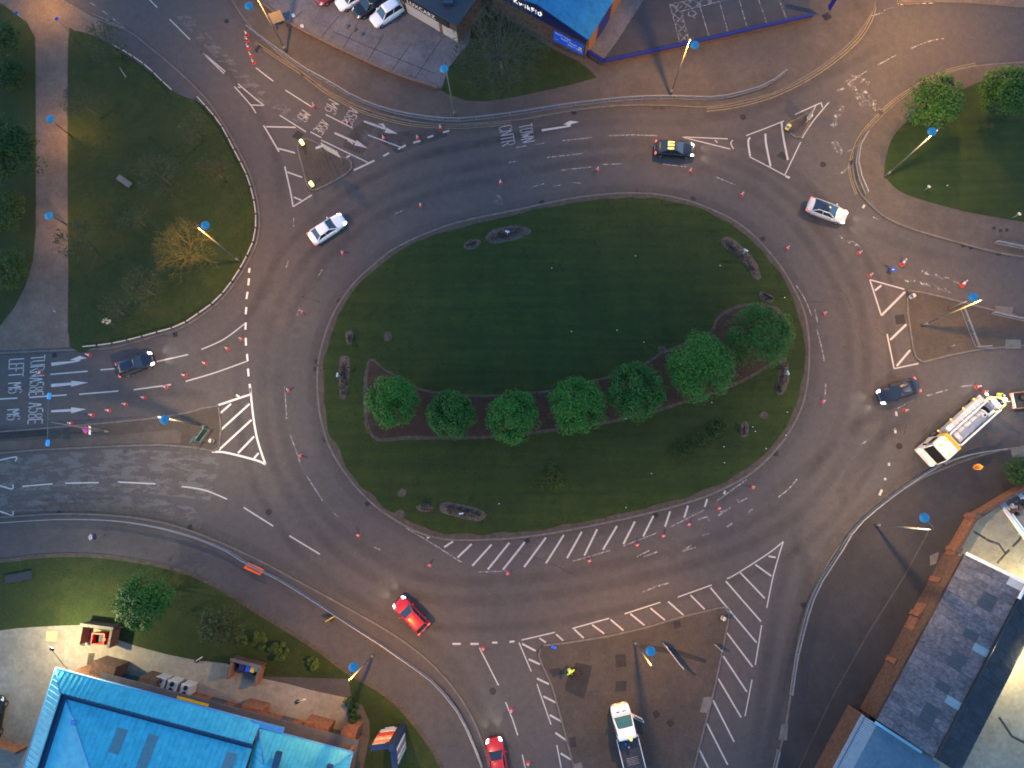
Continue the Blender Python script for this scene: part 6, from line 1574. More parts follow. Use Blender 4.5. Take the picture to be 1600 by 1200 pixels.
bare_tree('big fine twigged bare tree beside the lit shop sign', (776, 62), 88, 9.5, solid('grey_twig_bark', (.062, .066, .050), .85, 0, .2, 0, .2, 4), 11, 2.6, 900, LEAFP, base=(786, 118), group=None, depth=6, thick=.07)

# tufts of longer grass scattered over the lawns
def inside(p, poly):
    r = False; n = len(poly)
    for i in range(n):
        a, b = poly[i], poly[i - 1]
        if (a.y > p.y) != (b.y > p.y) and p.x < (b.x - a.x) * (p.y - a.y) / (b.y - a.y) + a.x: r = not r
    return r
rng = random.Random(4)
yard_ = px_poly(YRD)
for name, poly, n in (('island', inn, 15000), ('western lawn', px_curve(LG, 1, True), 6500), ('south western lawn', px_poly(SWG), 5000)):
    v, f, ti = [], [], []
    x0, x1 = min(p.x for p in poly), max(p.x for p in poly); y0, y1 = min(p.y for p in poly), max(p.y for p in poly)
    for _ in range(n):
        p = Vector((rng.uniform(x0, x1), rng.uniform(y0, y1)))
        if not inside(p, poly) or (name.startswith('south') and inside(p, yard_)): continue
        nz = noise.noise((p.x * .25, p.y * .6, 3))
        if nz + rng.uniform(-.4, .4) < -.05: continue
        tv = min(1, max(0, .45 + nz * .6 + rng.gauss(0, .15)))
        for k in range(3):
            a = rng.uniform(0, 6.283); l = rng.uniform(.06, .17); w_ = rng.uniform(.03, .06); hh = rng.uniform(.03, .10); d = Vector((math.cos(a), math.sin(a))); e = Vector((-d.y, d.x)) * w_
            i = len(v); v += [(p.x - e.x, p.y - e.y, .145), (p.x + e.x, p.y + e.y, .145), (p.x + d.x * l, p.y + d.y * l, .15 + hh)]; f.append((i, i + 1, i + 2)); ti.append(tv)
    m = MB(); m.v, m.f, m.sm = v, f, [False] * len(f); tag(m.build('grass_tufts', LEAFG, None, attr=ti), 'tufts of longer grass on the ' + name, None, None, 'stuff')
# litter and daisies
v, f = [], []
lit = [(964, 516), (862, 419), (993, 400), (1125, 415), (1132, 723), (1131, 698), (1197, 701), (1226, 465), (1230, 644), (1228, 680), (1018, 740), (978, 793), (893, 518), (1006, 535), (285, 212), (780, 787), (1180, 674), (1176, 667), (1112, 629), (978, 654), (1480, 290)]
for x, y in lit:
    p = G(x, y, .17); s = .055; i = len(v); v += [(p.x - s, p.y - s * .6, .2), (p.x + s, p.y - s, .22), (p.x + s * .8, p.y + s, .2), (p.x - s, p.y + s * .7, .21)]; f.append((i, i + 1, i + 2, i + 3))
m = MB(); m.v, m.f, m.sm = v, f, [False] * len(f); tag(m.build('litter', WHITE), 'white scraps of litter and flowers scattered over the lawns', None, None, 'stuff')

# ================================================================== CONES, DRAINS, BOLLARDS, SIGNS
def cone_parts(t):
    MB().rbox((0, 0, .025), (.42, .42, .05), .05).build('base', CONER, t)
    MB().lathe([(.155, .05), (.045, .74), (.03, .75)], 12).build('body', CONER, t)
    MB().lathe([(.128, .235), (.082, .53)], 12).build('sleeve', CONEW, t)
    MB().lathe([(.062, .66), (.05, .745), (.03, .756)], 10).build('tip', CONEW, t)
CN = [(384, 52, 'topmost cone in the tight row near the top left lamp'), (385, 61, 'second cone from the top in the tight row'), (387, 73, 'middle cone of the tight row near the top left lamp'), (391, 85, 'fourth cone down in the tight row'), (395, 96, 'lowest cone of the tight row near the top left lamp'),
      (490, 164, 'cone on the line above the worn M6 lettering'), (543, 190, 'cone standing on the worn A58E lettering'), (599, 215, 'cone at the tip of the upper ahead arrow'), (652, 214, 'cone at the top left give way dashes'), (688, 198, 'cone close to the kerb below the unlit lamp'),
      (782, 284, 'cone right of nothing but open road above the island top'), (934, 264, 'orange looking cone on the faint lane line above the island'), (1079, 266, 'cone below the black car with amber roof lights'), (1160, 303, 'cone between the black and the silver car'),
      (657, 320, 'cone north west of the island between two lane lines'), (535, 394, 'cone just behind the white saloon'), (472, 487, 'cone beside a short dash at the left of the island'), (1231, 387, 'cone by the upper right kerb of the island'), (1344, 394, 'cone below the silver car'),
      (1361, 429, 'dark cone at the tip of the eastern triangle'), (1289, 489, 'cone left of the eastern triangle'), (376, 529, 'cone touching the western give way line'), (354, 544, 'cone just left of the give way line cone'), (319, 567, 'cone in the middle of the western entry lanes'),
      (287, 586, 'cone at the left end of the lower western entry line'), (137, 554, 'cone at the tip of the left turn arrow'), (61, 582, 'cone standing on the word TURN'), (257, 604, 'rightmost cone of the slanting western row'), (223, 621, 'second cone from the right in the slanting western row'), (194, 631, 'middle cone of the slanting western row'),
      (168, 641, 'cone above the twin lamp base in the slanting row'), (142, 648, 'cone right of the lowest straight arrow'), (109, 661, 'cone just above the purple round sign'), (450, 609, 'cone on the ring west of the first island tree'), (469, 712, 'cone on the ring line at the lower left of the island'), (559, 836, 'cone in the open road left of the bottom hatching'),
      (671, 883, 'cone below the left end of the bottom hatching'), (793, 896, 'cone on the outer line of the bottom hatching'), (1177, 761, 'pale cone at the right end of the bottom hatching'), (1124, 794, 'cone second from the right along the bottom hatching'), (1077, 819, 'cone third from the right along the bottom hatching'),
      (1037, 837, 'cone beside the eleventh hatch bar'), (996, 851, 'yellowish cone in the middle of the bottom hatching'), (921, 876, 'cone below the long outer dash of the hatching'), (1287, 627, 'cone on the lane line right of the island'), (1416, 641, 'cone behind the dark navy saloon'), (1529, 604, 'cone on the lane line above the tanker'),
      (1540, 612, 'cone right beside the worker behind the tanker'), (755, 1014, 'cone at the upper end of the southern lane line'), (799, 1111, 'cone right of the lower red car'), (825, 1194, 'cone at the bottom edge left of the southern island')]
cone0 = None
for x, y, lab in CN:
    if cone0 is None: t = cone0 = bpy.data.objects.new('traffic_cone', None); COL.objects.link(t); cone_parts(t)
    else: t = copy_tree(cone0)
    p = G(x, y, .3); t.location = (p.x, p.y, 0); t.rotation_euler = (0, 0, random.uniform(0, 1.5)); tag(t, lab, 'traffic cone', 'red traffic cones closing lanes')
for x, y, a, lab in ((1411, 412, 20, 'toppled looking orange cone with white collar beside the round blue sign'), (1505, 445, 15, 'orange cone with white collar above the eastern street lamp')):
    t = copy_tree(cone0); p = G(x, y, .3); t.location = (p.x, p.y, 0); t.rotation_euler = (R(-18), R(14), R(a)); t.scale = (1.25, 1.25, 1.25); tag(t, lab, 'traffic cone', 'large orange cones'); t.location.z = .06
# gully grates
DR = [(354, 33, 'top left approach beside the pale strip'), (473, 117, 'on the yellow line of the north western approach'), (580, 174, 'beside the painted A58E at the northern kerb'), (897, 176, 'below the northern guard rail right of the word TOWN'), (1023, 168, 'left one of the pair at the northern kerb'), (1035, 168, 'right one of the pair at the northern kerb'),
      (1376, 175, 'upper one at the grassy right corner'), (1331, 254, 'lower one at the grassy right corner'), (726, 345, 'upper left kerb of the island'), (530, 470, 'left kerb of the island beside the lone cone'), (495, 565, 'upper one of the pair at the island left end'), (493, 577, 'lower one of the pair at the island left end'),
      (847, 316, 'top kerb of the island below the worn letters'), (995, 300, 'top kerb of the island at its highest point'), (1083, 310, 'upper right kerb of the island'), (1192, 373, 'right kerb of the island near the long gravel bed'), (1370, 325, 'kerb at the start of the eastern exit'), (1450, 364, 'kerb along the eastern exit'),
      (1505, 383, 'left one of the pair on the eastern exit'), (1517, 386, 'right one of the pair on the eastern exit'), (1560, 396, 'kerb by the right edge rail'), (274, 523, 'below the western lawn fence'), (85, 555, 'above the left turn arrow'), (92, 801, 'kerb of the western exit'), (297, 824, 'kerb of the western exit further right'),
      (507, 687, 'lower left kerb of the island'), (574, 787, 'bottom left kerb of the island'), (824, 845, 'at the foot of a hatch bar at the bottom kerb'), (1025, 805, 'bottom right kerb beside a hatch bar'), (1212, 709, 'lower right kerb of the island'), (506, 932, 'by the south western guard rail'), (710, 1087, 'by the southern bend of the guard rail'), (1255, 945, 'south eastern kerb by the guard rail')]
g0_ = None
for x, y, lab in DR:
    if g0_ is None:
        t = g0_ = bpy.data.objects.new('gully_grate', None); COL.objects.link(t)
        MB().box((0, 0, .006), (.52, .50, .012)).build('frame', DARKM, t)
        mb = MB()
        for k in range(6): mb.box((-.19 + k * .076, 0, .016), (.034, .40, .012))
        mb.build('bars', BLACK, t)
    else: t = copy_tree(g0_)
    p = G(x, y); t.location = (p.x, p.y, .008); t.rotation_euler = (0, 0, random.uniform(-.3, .3) + .3); tag(t, 'iron gully grate, ' + lab, 'drain grate', 'gully grates along the kerbs')
# bollards
YB = solid('bollard_yellow', (.62, .55, .05), .4); 
def bollard(px, lab, lit=False, z=.12, pale=False):
    p = G(*px, z + .5); t = thing('bollard', lab, 'bollard', (p.x, p.y, z), head(px[0], px[1], 825, 772), 'traffic island bollards')
    MB().rbox((0, 0, .08), (.42, .5, .16), .06).build('base', BLACK, t)
    mt = emit('lit_bollard_shell', (1, .86, .22), .11) if lit else (YB if not pale else solid('pale_bollard', (.5, .46, .3), .4))
    MB().rbox((0, 0, .62), (.30, .44, .95), .10).build('shell', mt, t)
    MB().rbox((.155, 0, .78), (.012, .34, .36), .005).build('sign_face', BLUES if not lit else emit('lit_bollard_face', (1, .95, .6), .2), t)
    if lit: lamp('bollard_light', t, 'POINT', (.0, 0, 1.35), 1.5, (1, .8, .35), .08)
bollard((472, 223), 'brightly lit yellow bollard at the upper tip of the north western island', True)
bollard((487, 288), 'brightly lit yellow bollard at the lower tip of the north western island', True)
bollard((1231, 199), 'yellow green bollard at the left end of the north eastern island')
bollard((1265, 183), 'faded yellow bollard behind the sign on the north eastern island', pale=True)
bollard((1130, 966), 'pale yellow bollard at the upper right corner of the southern island', pale=True)
bollard((1425, 463), 'dull yellow bollard at the corner of the eastern island', pale=True)
bollard((331, 689), 'dull yellow bollard behind the green direction sign', pale=True)
# posts and signs
def post_sign(lab, base, h, rz, parts, z=.12, name='road_sign', lean=0):
    p = G(*base, z); t = thing(name, lab, 'road sign', (p.x, p.y, z), rz)
    MB().tube((0, 0, 0), (0, 0, h), .04, .04, 8).build('post', METAL, t)
    for nm, mb, mt in parts: mb.build(nm, mt, t)
    return t
def disc(z, r, x=.06, y=0, th=.02): return MB().tube((x, y, z), (x + th, y, z), r, r, 20)
def ringm(z, r0, r1, x=.085, n=20):
    vs = [(x, r * math.cos(2 * math.pi * k / n), z + r * math.sin(2 * math.pi * k / n)) for r in (r0, r1) for k in range(n)]
    return MB().add(vs, [(k, (k + 1) % n, n + (k + 1) % n, n + k) for k in range(n)])
PUR = solid('purple_sign_face', (.30, .05, .45), .4); PURD = solid('dark_purple_back', (.035, .02, .10), .5)
post_sign('round purple and red sign above a white plate on the western island', (163, 676), 3.9, R(5), [('sign_disc', disc(3.45, .42), PUR), ('sign_rim', ringm(3.45, .33, .42), CONER), ('sign_plate', MB().rbox((.07, 0, 2.72), (.03, .95, .36), .01), WHITE), ('second_post', MB().tube((0, .3, 0), (0, .3, 2.9), .03, .03, 6), METAL)])
post_sign('round white sign with dark rim beside a dark purple disc on the south western footway', (164, 837), 2.95, R(8), [('sign_disc', disc(2.62, .33), WHITE), ('sign_rim', ringm(2.62, .27, .33), BLACK), ('sign_symbol', MB().box((.09, -.1, 2.62), (.01, .09, .24)).box((.09, .1, 2.62), (.01, .09, .24)), BLACK), ('lower_disc', disc(1.95, .36), PURD)])
# temporary sign by the footway
post_sign('small yellow framed temporary sign with a white plate behind the guard rail', (520, 965), 1.5, R(120), [('yellow_frame', MB().path([(.05, -.42, .25), (.05, -.42, 1.3), (.05, .42, 1.3), (.05, .42, .25), (.05, -.42, .25)], .045, 6), YELLOW), ('sign_plate', MB().rbox((.03, 0, .85), (.03, .5, .6), .01), WHITE), ('foot', MB().box((0, 0, .04), (.7, .14, .08)).box((-.2, .3, .06), (.3, .2, .12)), DARKM)])
# round blue keep-right sign
post_sign('round blue sign with a white arrow standing in the eastern exit', (1390, 424), 1.05, R(-120), [('sign_disc', disc(.85, .40), BLUES), ('arrow', MB().add([(.083, -.05, .62), (.083, .05, .62), (.083, .05, .88), (.083, -.05, .88), (.083, -.18, .86), (.083, .18, .86), (.083, 0, 1.1)], [(0, 1, 2, 3), (4, 5, 6)]), WHITE), ('foot', MB().box((0, 0, .04), (.6, .5, .08)), BLACK)], z=0)
t = bpy.data.objects[-1]
def board_sign(lab, b0, b1, z0, z1, face, back, posts=True, zg=.12, extra=None, h=None, name='road_sign', cat='road sign'):
    a, c = G(*b0, zg), G(*b1, zg); m = (a + c) / 2; d = c - a; L_ = d.length
    t = thing(name, lab, cat, m, math.atan2(d.y, d.x))
    MB().rbox((0, 0, (z0 + z1) / 2), (L_ + .3, .05, z1 - z0), .015).build('board', face, t)
    MB().box((0, .035, (z0 + z1) / 2), (L_ + .2, .015, z1 - z0 - .1)).build('back_panel', back, t)
    for s in (-1, 1): MB().tube((s * L_ / 2, .06, 0), (s * L_ / 2, .06, h or z1 + .05), .05, .05, 8).build('post', METAL, t)
    return t
t = board_sign('grey white backed direction sign on the north western island', (515, 245), (537, 257), 1.75, 3.2, solid('sign_back_grey', (.36, .34, .32), .5), METAL)
MB().path([(-.9, .1, 2.0), (.9, .1, 2.0)], .03, 6).build('brace', METAL, t); MB().path([(-.9, .1, 2.9), (.9, .1, 2.9)], .03, 6).build('brace', METAL, t)
post_sign('small pale sign just left of the big one on the north western island', (508, 244), 2.6, R(-70), [('sign_plate', MB().rbox((.06, 0, 2.3), (.03, .95, .4), .01), WHITE)])
t = board_sign('green direction sign with pale blue lower panel on the western island', (318, 692), (333, 672), 1.05, 2.35, GREENS, METAL)
MB().rbox((-.72, 0, 2.62), (.9, .05, .46), .015).build('lower_panel', solid('pale_blue_panel', (.08, .15, .20), .4), t)
mb = MB()
for s in (-1, 1): mb.box((0, -.028, 1.7 + s * .62), (1.7, .008, .04)).box((s * .84, -.028, 1.7), (.04, .008, 1.2))
mb.build('sign_border', WHITE, t)
t = board_sign('white direction sign seen nearly edge on at the north eastern island', (1256, 196), (1262, 183), .9, 2.2, solid('sign_lilac_white', (.5, .48, .52), .4), METAL)
t = board_sign('tall direction sign seen edge on on the southern island', (1033, 1002), (1057, 1033), 1.1, 3.0, GREYP, METAL)
t = board_sign('small low sign at the right edge of the southern island', (1115, 1006), (1124, 1014), .5, 1.0, GREYP, METAL)
t = board_sign('tan backed wooden sign board behind the top left street lamp', (434, 47), (449, 42), 1.2, 2.9, solid('tan_ply', (.27, .20, .13), .7), BARK)
post_sign('dark and white pole sign on the eastern island', (1484, 482), 2.6, R(-60), [('sign_plate', MB().rbox((.05, .12, 2.35), (.03, .4, .5), .01), WHITE), ('dark_plate', MB().rbox((.05, -.3, 2.3), (.03, .42, .5), .01), DARKM), ('foot_box', MB().rbox((0, 0, .1), (.4, .4, .2), .05), BARK)])
post_sign('short leaning post at the lower edge of the eastern island', (1481, 543), 1.2, 0, [('cap', MB().rbox((0, 0, 1.2), (.1, .1, .08), .02), METAL)])
for px, lab in (((1442, 299), 'thin marker post with white plate on the mound'), ((1581, 341), 'thin marker post by the right edge of the mound')):
    post_sign(lab, px, 1.3, R(40), [('sign_plate', MB().rbox((.05, 0, 1.2), (.03, .34, .3), .01), WHITE)], z=.15)
# black sign plates and small blue white posts on the gravel beds
for i, (x, y, dx, dy, lab) in enumerate([(736, 381, 16, -7, 'black low sign board in the small upper bed'), (1200, 463, 14, 9, 'black low sign board beside the rightmost tree'), (545, 529, 1, 13, 'black low sign board at the left of the island'), (664, 793, 14, 0, 'black low sign board in the small bottom bed'), (1163, 673, 0, 12, 'black low sign board at the lower right of the island')]):
    a, c = G(x - dx / 2, y - dy / 2, .5), G(x + dx / 2, y + dy / 2, .5); m = (a + c) / 2; d = c - a
    t = thing('sponsor_board', lab, 'sign board', (m.x, m.y, .16), math.atan2(d.y, d.x), 'low sign boards on the island')
    MB().rbox((0, 0, .42), (d.length, .09, .5), .02).build('board', BLACK, t)
    for s in (-1, 1): MB().tube((s * d.length * .4, 0, 0), (s * d.length * .4, 0, .4), .03, .03, 6).build('leg', DARKM, t)
PBL = solid('pale_blue_white', (.38, .50, .58), .4)
for x, y, a, lab in [(793, 367, 80, 'small white T shaped post on the upper gravel bed'), (1161, 396, 60, 'small white T shaped post on the upper right gravel bed'), (531, 588, 170, 'small white T shaped post on the left gravel bed'), (722, 802, 100, 'small white T shaped post on the bottom gravel bed'), (1226, 585, 20, 'small white T shaped post on the right gravel bed')]:
    p = G(x, y, .16); t = thing('marker_post', lab, 'post', (p.x, p.y, .16), R(a), 'white posts on the gravel beds')
    MB().tube((0, 0, 0), (0, 0, 1.0), .05, .04, 8).build('post', PBL, t); MB().rbox((0, 0, 1.05), (.14, .5, .22), .04).build('cross_plate', PBL, t)
# low dead looking planting on the long beds
PLM = leaf_mat('grey_purple_planting', (.020, .017, .018), (.060, .050, .046))
for k, (x0, y0, x1, y1, lab) in enumerate([(768, 371, 822, 359, 'dark withered planting on the upper gravel bed'), (1138, 380, 1178, 420, 'dark withered planting on the upper right gravel bed'), (538, 564, 536, 614, 'dark withered planting on the left gravel bed'), (700, 793, 750, 804, 'dark withered planting on the bottom gravel bed'), (1223, 566, 1219, 610, 'dark withered planting on the right gravel bed')]):
    a, c = G(x0, y0, .2), G(x1, y1, .2); rng = random.Random(90 + k); v, f, ti = [], [], []
    t = thing('low_planting', lab, 'plants', (a.x, a.y, .16), 0, 'withered planting on the gravel beds'); sm_ = MB()
    for q in range(16):
        o = a.lerp(c, rng.random()) - a + Vector((rng.gauss(0, .16), rng.gauss(0, .16), .12)); leaves(v, f, ti, o, 46, rng.uniform(.2, .36), .12, rng, 10, .7)
        for _ in range(3): sm_.tube((o.x, o.y, 0), (o.x + rng.gauss(0, .12), o.y + rng.gauss(0, .12), rng.uniform(.25, .5)), .012, .008, 4)
    m = MB(); m.v, m.f, m.sm = v, f, [False] * len(f); m.build('foliage', PLM, t, attr=ti); sm_.build('stems', TWIG, t)
# orange barrier on the guard rail
p = G(398, 884, .7); t = thing('road_barrier', 'bright orange plastic barrier leaning on the south western guard rail', 'barrier', (p.x, p.y, .02), head(386, 878, 410, 889))
t.rotation_euler.x = R(38)
fr = MB().box((0, 0, .95), (1.95, .06, .16)).box((0, 0, .22), (1.95, .06, .12)).box((-.93, 0, .55), (.10, .06, .8)).box((.93, 0, .55), (.10, .06, .8)); fr.build('frame', ORANGE, t)
for k in range(8): MB().box((-.75 + k * .214, 0, .55), (.07, .04, .66)).build('bar', ORANGE, t)
for x in (-.35, .25): MB().box((x, -.04, .95), (.3, .012, .12)).build('reflector', WHITE, t)
for x in (-.7, .7): MB().box((x, 0, .05), (.08, .5, .08)).build('foot', BLACK, t)
# totem sign with two boards
c = G(630, 1135, .15); t = thing('totem_sign', 'tall dark blue corner sign with poster boards beside the south western footway', 'advertising sign', c, head(600, 1133, 626, 1130))
NAVY = solid('totem_navy', (.012, .022, .06), .4)
MB().box((0, 0, 3.1), (.55, .55, 6.2)).build('column', NAVY, t)
MB().box((-1.25, 0, 2.95), (1.9, .5, 5.3)).build('board', NAVY, t)
MB().box((0, -1.2, 2.95), (.5, 1.85, 5.3)).build('board', NAVY, t)
PC = [((.32, .31, .36), 4.9, .62), ((.42, .10, .07), 4.05, .95), ((.50, .42, .36), 3.35, .3), ((.46, .10, .08), 2.7, .85), ((.40, .36, .30), 1.95, .4), ((.30, .28, .30), 1.3, .7)]
PC = [((.40, .16, .11), 4.65, .85), ((.52, .44, .38), 4.02, .28), ((.44, .20, .15), 3.5, .6), ((.42, .04, .03), 2.75, .8), ((.30, .05, .045), 2.2, .22), ((.50, .44, .38), 1.88, .25), ((.33, .33, .38), 1.35, .65)]
for k, (cc, zz, hh) in enumerate(PC): MB().box((-1.25, .262, zz), (1.62, .03, hh)).build('poster', solid('poster_print_%s' % 'abcdefgh'[k], cc, .5, var=.5, scale=5), t)
MB().box((-1.25, .262, .72), (1.0, .02, .18)).build('poster', WHITE, t)
mb = MB()
for k in range(9): mb.box((-1.95 + k * .14, .265, 5.3), (.09, .02, .18))
mb.build('header_letters', WHITE, t)
for k, (y, ww) in enumerate(((-.55, .35), (-.98, .30), (-1.36, .28), (-1.75, .26))): MB().box((.262, y, 2.9), (.03, ww, 4.3)).build('poster', solid('poster_strip_%s' % 'abcd'[k], ((.32, .33, .38), (.16, .10, .11), (.30, .31, .36), (.22, .26, .28))[k], .5, var=.4, scale=4), t)
# bin stores and things in the yard
def enclosure(lab, px, ang, w, d, h, name='bin_store'):
    p = G(*px, .16); t = thing(name, lab, 'bin store', p, ang)
    MB().box((0, d / 2, h / 2), (w + .3, .24, h)).build('back_wall', BRICKD, t)
    for s in (-1, 1): MB().box((s * w / 2, -.12, h / 2 - .01), (.24, d - .24, h)).build('side_wall', BRICK, t)
    MB().box((0, d / 2, h + .045), (w + .42, .32, .08)).build('coping', KERB, t)
    return t
aa = math.atan2(A.y, A.x)
enclosure('brick bin store holding a red container, left of the bushy tree', (162, 990), aa + .12, 3.2, 2.0, 1.5)
enclosure('brick bin store holding a blue bin at the middle of the yard', (389, 1046), aa, 3.0, 2.0, 1.5)
REDC = solid('container_red', (.42, .02, .015), .45)
p = G(157, 997, .6); t = thing('red_container', 'open red steel container standing in the left bin store', 'container', (p.x, p.y, .16), aa + .2)
for cc, dd in (((0, .55, .5), (1.4, .08, 1.0)), ((0, -.55, .4), (1.4, .08, .8)), ((-.66, 0, .45), (.08, 1.1, .9)), ((.66, 0, .45), (.08, 1.1, .9))): MB().box(cc, dd).build('side_panel', REDC, t)
MB().box((0, 0, .1), (1.35, 1.1, .1)).build('floor', BLACK, t); MB().box((.8, 0, .6), (.25, .25, 1.0)).build('lifting_post', REDC, t)
for x, y, m_, lm, lab in ((390, 1043, BLUES, BLUES, 'blue wheeled bin in the right bin store'), (397, 1044, BLACK, YELLOW, 'dark wheeled bin with a yellow lid in the right bin store'), (405, 1043, GREYP, GREYP, 'pale wheeled bin at the right end of the bin store'), (380, 1040, PURD, PURD, 'dark wheeled bin at the left end of the bin store')):
    p = G(x, y, .8); t = thing('wheeled_bin', lab, 'bin', (p.x, p.y, .16), aa)
    MB().box((0, 0, .55), (.5, .6, .9), taper=(1.12, 1.12)).build('bin_body', m_, t); MB().rbox((0, 0, 1.04), (.6, .72, .09), .04).build('lid', lm, t)
    for s in (-1, 1): MB().tube((s * .2, .3, .1), (s * .26, .3, .1), .1, .1, 10).build('wheel', TYRE, t)
for i, (q, lab) in enumerate([([(128, 1000), (136, 1001), (134, 1009), (127, 1008)], 'small'), ([(140, 1020), (150, 1020), (146, 1039), (137, 1038)], 'large'), ([(390, 1093), (403, 1093), (403, 1100), (391, 1100)], 'dark')]):
    patch('yard_cover', q, DARKP if i == 2 else SOIL, .166, lab + ' drain cover in the yard concrete')
p = G(81, 994, .25); t = thing('pallet', 'pale wooden pallet board on the floodlit yard', 'pallet', (p.x, p.y, .16), .02)
PAL = solid('pale_timber', (.50, .36, .16), .8)
for k in range(6): MB().box((0, -.42 + k * .168, .12), (1.15, .15, .03)).build('slat', PAL, t)
for s in (-.5, 0, .5): MB().box((s, 0, .055), (.1, 1.0, .1)).build('bearer', PAL, t)
p = G(308, 1032, .16); q = G(340, 1015, 2.6)
for b_, lab in (((308, 1032), 'short pale lamp post at the edge of the yard'), ((465, 1096), 'short pale post casting a long shadow at the right of the yard')):
    p = G(*b_, .16); t = thing('short_post', lab, 'post', p); d = Vector((G2(b_[0] + 30, b_[1] - 17).x - p.x, G2(b_[0] + 30, b_[1] - 17).y - p.y, 0)).normalized()
    MB().tube((0, 0, 0), (0, 0, .25), .22, .18, 10).build('base', DARKM, t); MB().tube((0, 0, .2), tuple(d * 1.6 + Vector((0, 0, 1.9))), .055, .04, 8).build('arm', WHITE, t)
p = G(388, 960, 1); 
t = thing('dumped_dark_screen', 'dark flat screen lying in the grass at the left edge', 'panel', G(29, 902, .2), .18)
MB().box((0, 0, .05), (3.0, .85, .08)).build('panel', BLACK, t); MB().box((0, .45, .06), (3.1, .06, .1)).build('frame', DARKM, t)
for px, ang, lab in (((194, 283), -35, 'grey bench slab on the western lawn'),):
    p = G(*px, .3); t = thing('stone_slab', lab, 'slab', (p.x, p.y, .15), R(ang)); MB().rbox((0, 0, .18), (2.0, .72, .12), .03).build('top_slab', LITEP, t)
    for s in (-.7, .7): MB().box((s, 0, .06), (.2, .6, .13)).build('support', CONC, t)
t = post_sign('pair of pale round sign backs on one post near the bottom of the western lawn', (178, 507), 1.9, R(140), [('sign_disc', disc(1.7, .36, y=0), solid('sign_back_grey', (.36, .34, .32), .5)), ('second_disc', disc(1.0, .34), solid('sign_back_grey', (.36, .34, .32), .5))], z=.15)
for px, lab in (((88, 33), 'small blue sign on a post beside the top of the path'), ((26, 24), 'small blue sign in the top left shrub')):
    post_sign(lab, (px[0] + 18, px[1] + 14), 2.2, R(-40), [('sign_plate', MB().rbox((.05, 0, 2.1), (.03, .42, .35), .01), BLUES)], z=.14)
p = G(189, 110, .6); t = thing('broken_post', 'pale fallen post lying in the western lawn', 'post', (p.x, p.y, .2), R(-55)); MB().tube((-.7, 0, 0), (.7, 0, .06), .05, .04, 7).build('pole', METAL, t); MB().box((.75, 0, .05), (.25, .25, .1)).build('foot', KERB, t)
# scaffold boards and pipes in the floodlit yard
t = thing('pipe_stack', 'pale stack of long white pipes in the floodlit yard', 'pipes', G(1583, 812, .1), head(1565, 792, 1598, 838))
for k in range(6): MB().tube((-2.6, -.3 + (k % 4) * .19, .1 + (k // 4) * .16), (2.9, -.3 + (k % 4) * .19, .1 + (k // 4) * .16), .085, .085, 8).build('pipe', WHITE, t)
for s in (-1.5, 1.5): MB().box((s, 0, .02), (.12, 1.0, .08)).build('bearer', PAL, t)
t = thing('pipe_stack', 'short pale pipes at the right edge of the floodlit yard', 'pipes', G(1598, 780, .1), head(1588, 770, 1606, 790))
for k in range(3): MB().tube((-1.0, -.15 + k * .17, .1), (1.2, -.15 + k * .17, .1), .08, .08, 8).build('pipe', WHITE, t)
t = thing('scrap_heap', 'dark scrap beside the pipe stack', 'scrap', G(1588, 795, .1), .4)
rr = random.Random(2)
for k in range(14): MB().box((rr.uniform(-.7, .9), rr.uniform(-.5, .6), rr.uniform(.1, .5)), (rr.uniform(.2, .7), rr.uniform(.15, .5), rr.uniform(.1, .4)), rr.uniform(0, 3)).build('scrap_piece', (DARKM, GREYP, BLACK, solid('rusty_scrap', (.10, .05, .03), .8))[k % 4], t)
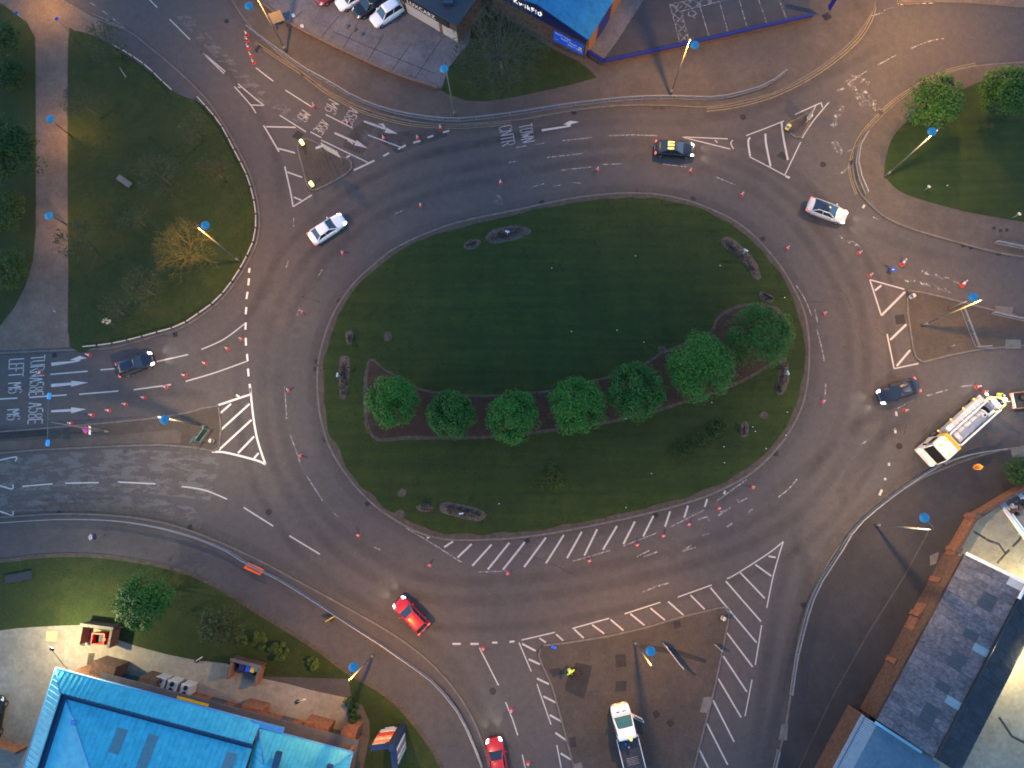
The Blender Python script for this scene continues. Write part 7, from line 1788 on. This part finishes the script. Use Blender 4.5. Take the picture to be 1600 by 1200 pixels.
# blue flag at the top edge and white square post caps of the car park
p = G(1292, 26, .12); t = thing('flag_banner', 'dark blue feather flag at the top edge beside the forecourt', 'flag', p, R(120))
MB().tube((0, 0, 0), (0, 0, 3.4), .03, .02, 6).build('pole', METAL, t)
MB().loft([[(.02, 0, .9), (.02, .02, 3.3)], [(.35, .05, .95), (.35, .07, 3.3)], [(.65, -.02, 1.2), (.6, 0, 3.2)]], smooth=True, caps=False).build('cloth', BLUEP, t)
MB().box((0, 0, .04), (.8, .8, .06)).build('base', DARKM, t)
bx = None
for x, y, lab in ((472, 41, 'white square cap by the low wall'), (458, 24, 'pale square cap near the tan board'), (543, 40, 'first of three square caps in the car park'), (554, 46, 'second of three square caps in the car park'), (565, 52, 'third of three square caps in the car park')):
    p = G(x, y, .3); t = thing('square_bollard', lab, 'bollard', (p.x, p.y, .13), .5, 'square bollards in the car park')
    MB().box((0, 0, .12), (.34, .34, .24)).build('block', KERB if x > 500 else WHITE, t); MB().lathe([(.07, 0), (.07, .02)], 8, (0, 0, .24)).build('socket', BLACK, t)
# planter-like frame beside the row of cones
p = G(403, 75, .4); t = thing('trestle', 'small dark trestle on the road beside the row of small cones', 'trestle', (p.x, p.y, 0), R(55)); MB().box((0, 0, .55), (.8, .25, .06)).build('top', BLACK, t)
for s in (-.35, .35):
    for s2 in (-.2, .2): MB().tube((s, s2, 0), (s, s2 * .3, .55), .02, .02, 5).build('leg', DARKM, t)

# left edge of the floodlit yard
a, c = G(-60, 1138, .16), G(43, 1166, .16); d = (c - a); t = thing('yard_wall', 'red brick wall at the lower left corner of the floodlit yard', 'wall', a, math.atan2(d.y, d.x))
MB().box((d.length / 2, -.15, .85), (d.length, .28, 1.7)).build('brickwork', BRICK, t); MB().box((d.length / 2, -.15, 1.745), (d.length + .1, .36, .08)).build('coping', KERB, t)
MB().box((d.length * .62, -.15, 1.80), (1.6, .22, .03)).build('pale_strip', WHITE, t)
car('dark vehicle with an orange roof cut off by the left edge', (-12, 1122), (4, -50), PB, 'suv', False, z=.16, roofm=paint('orange', (.70, .14, .02)))
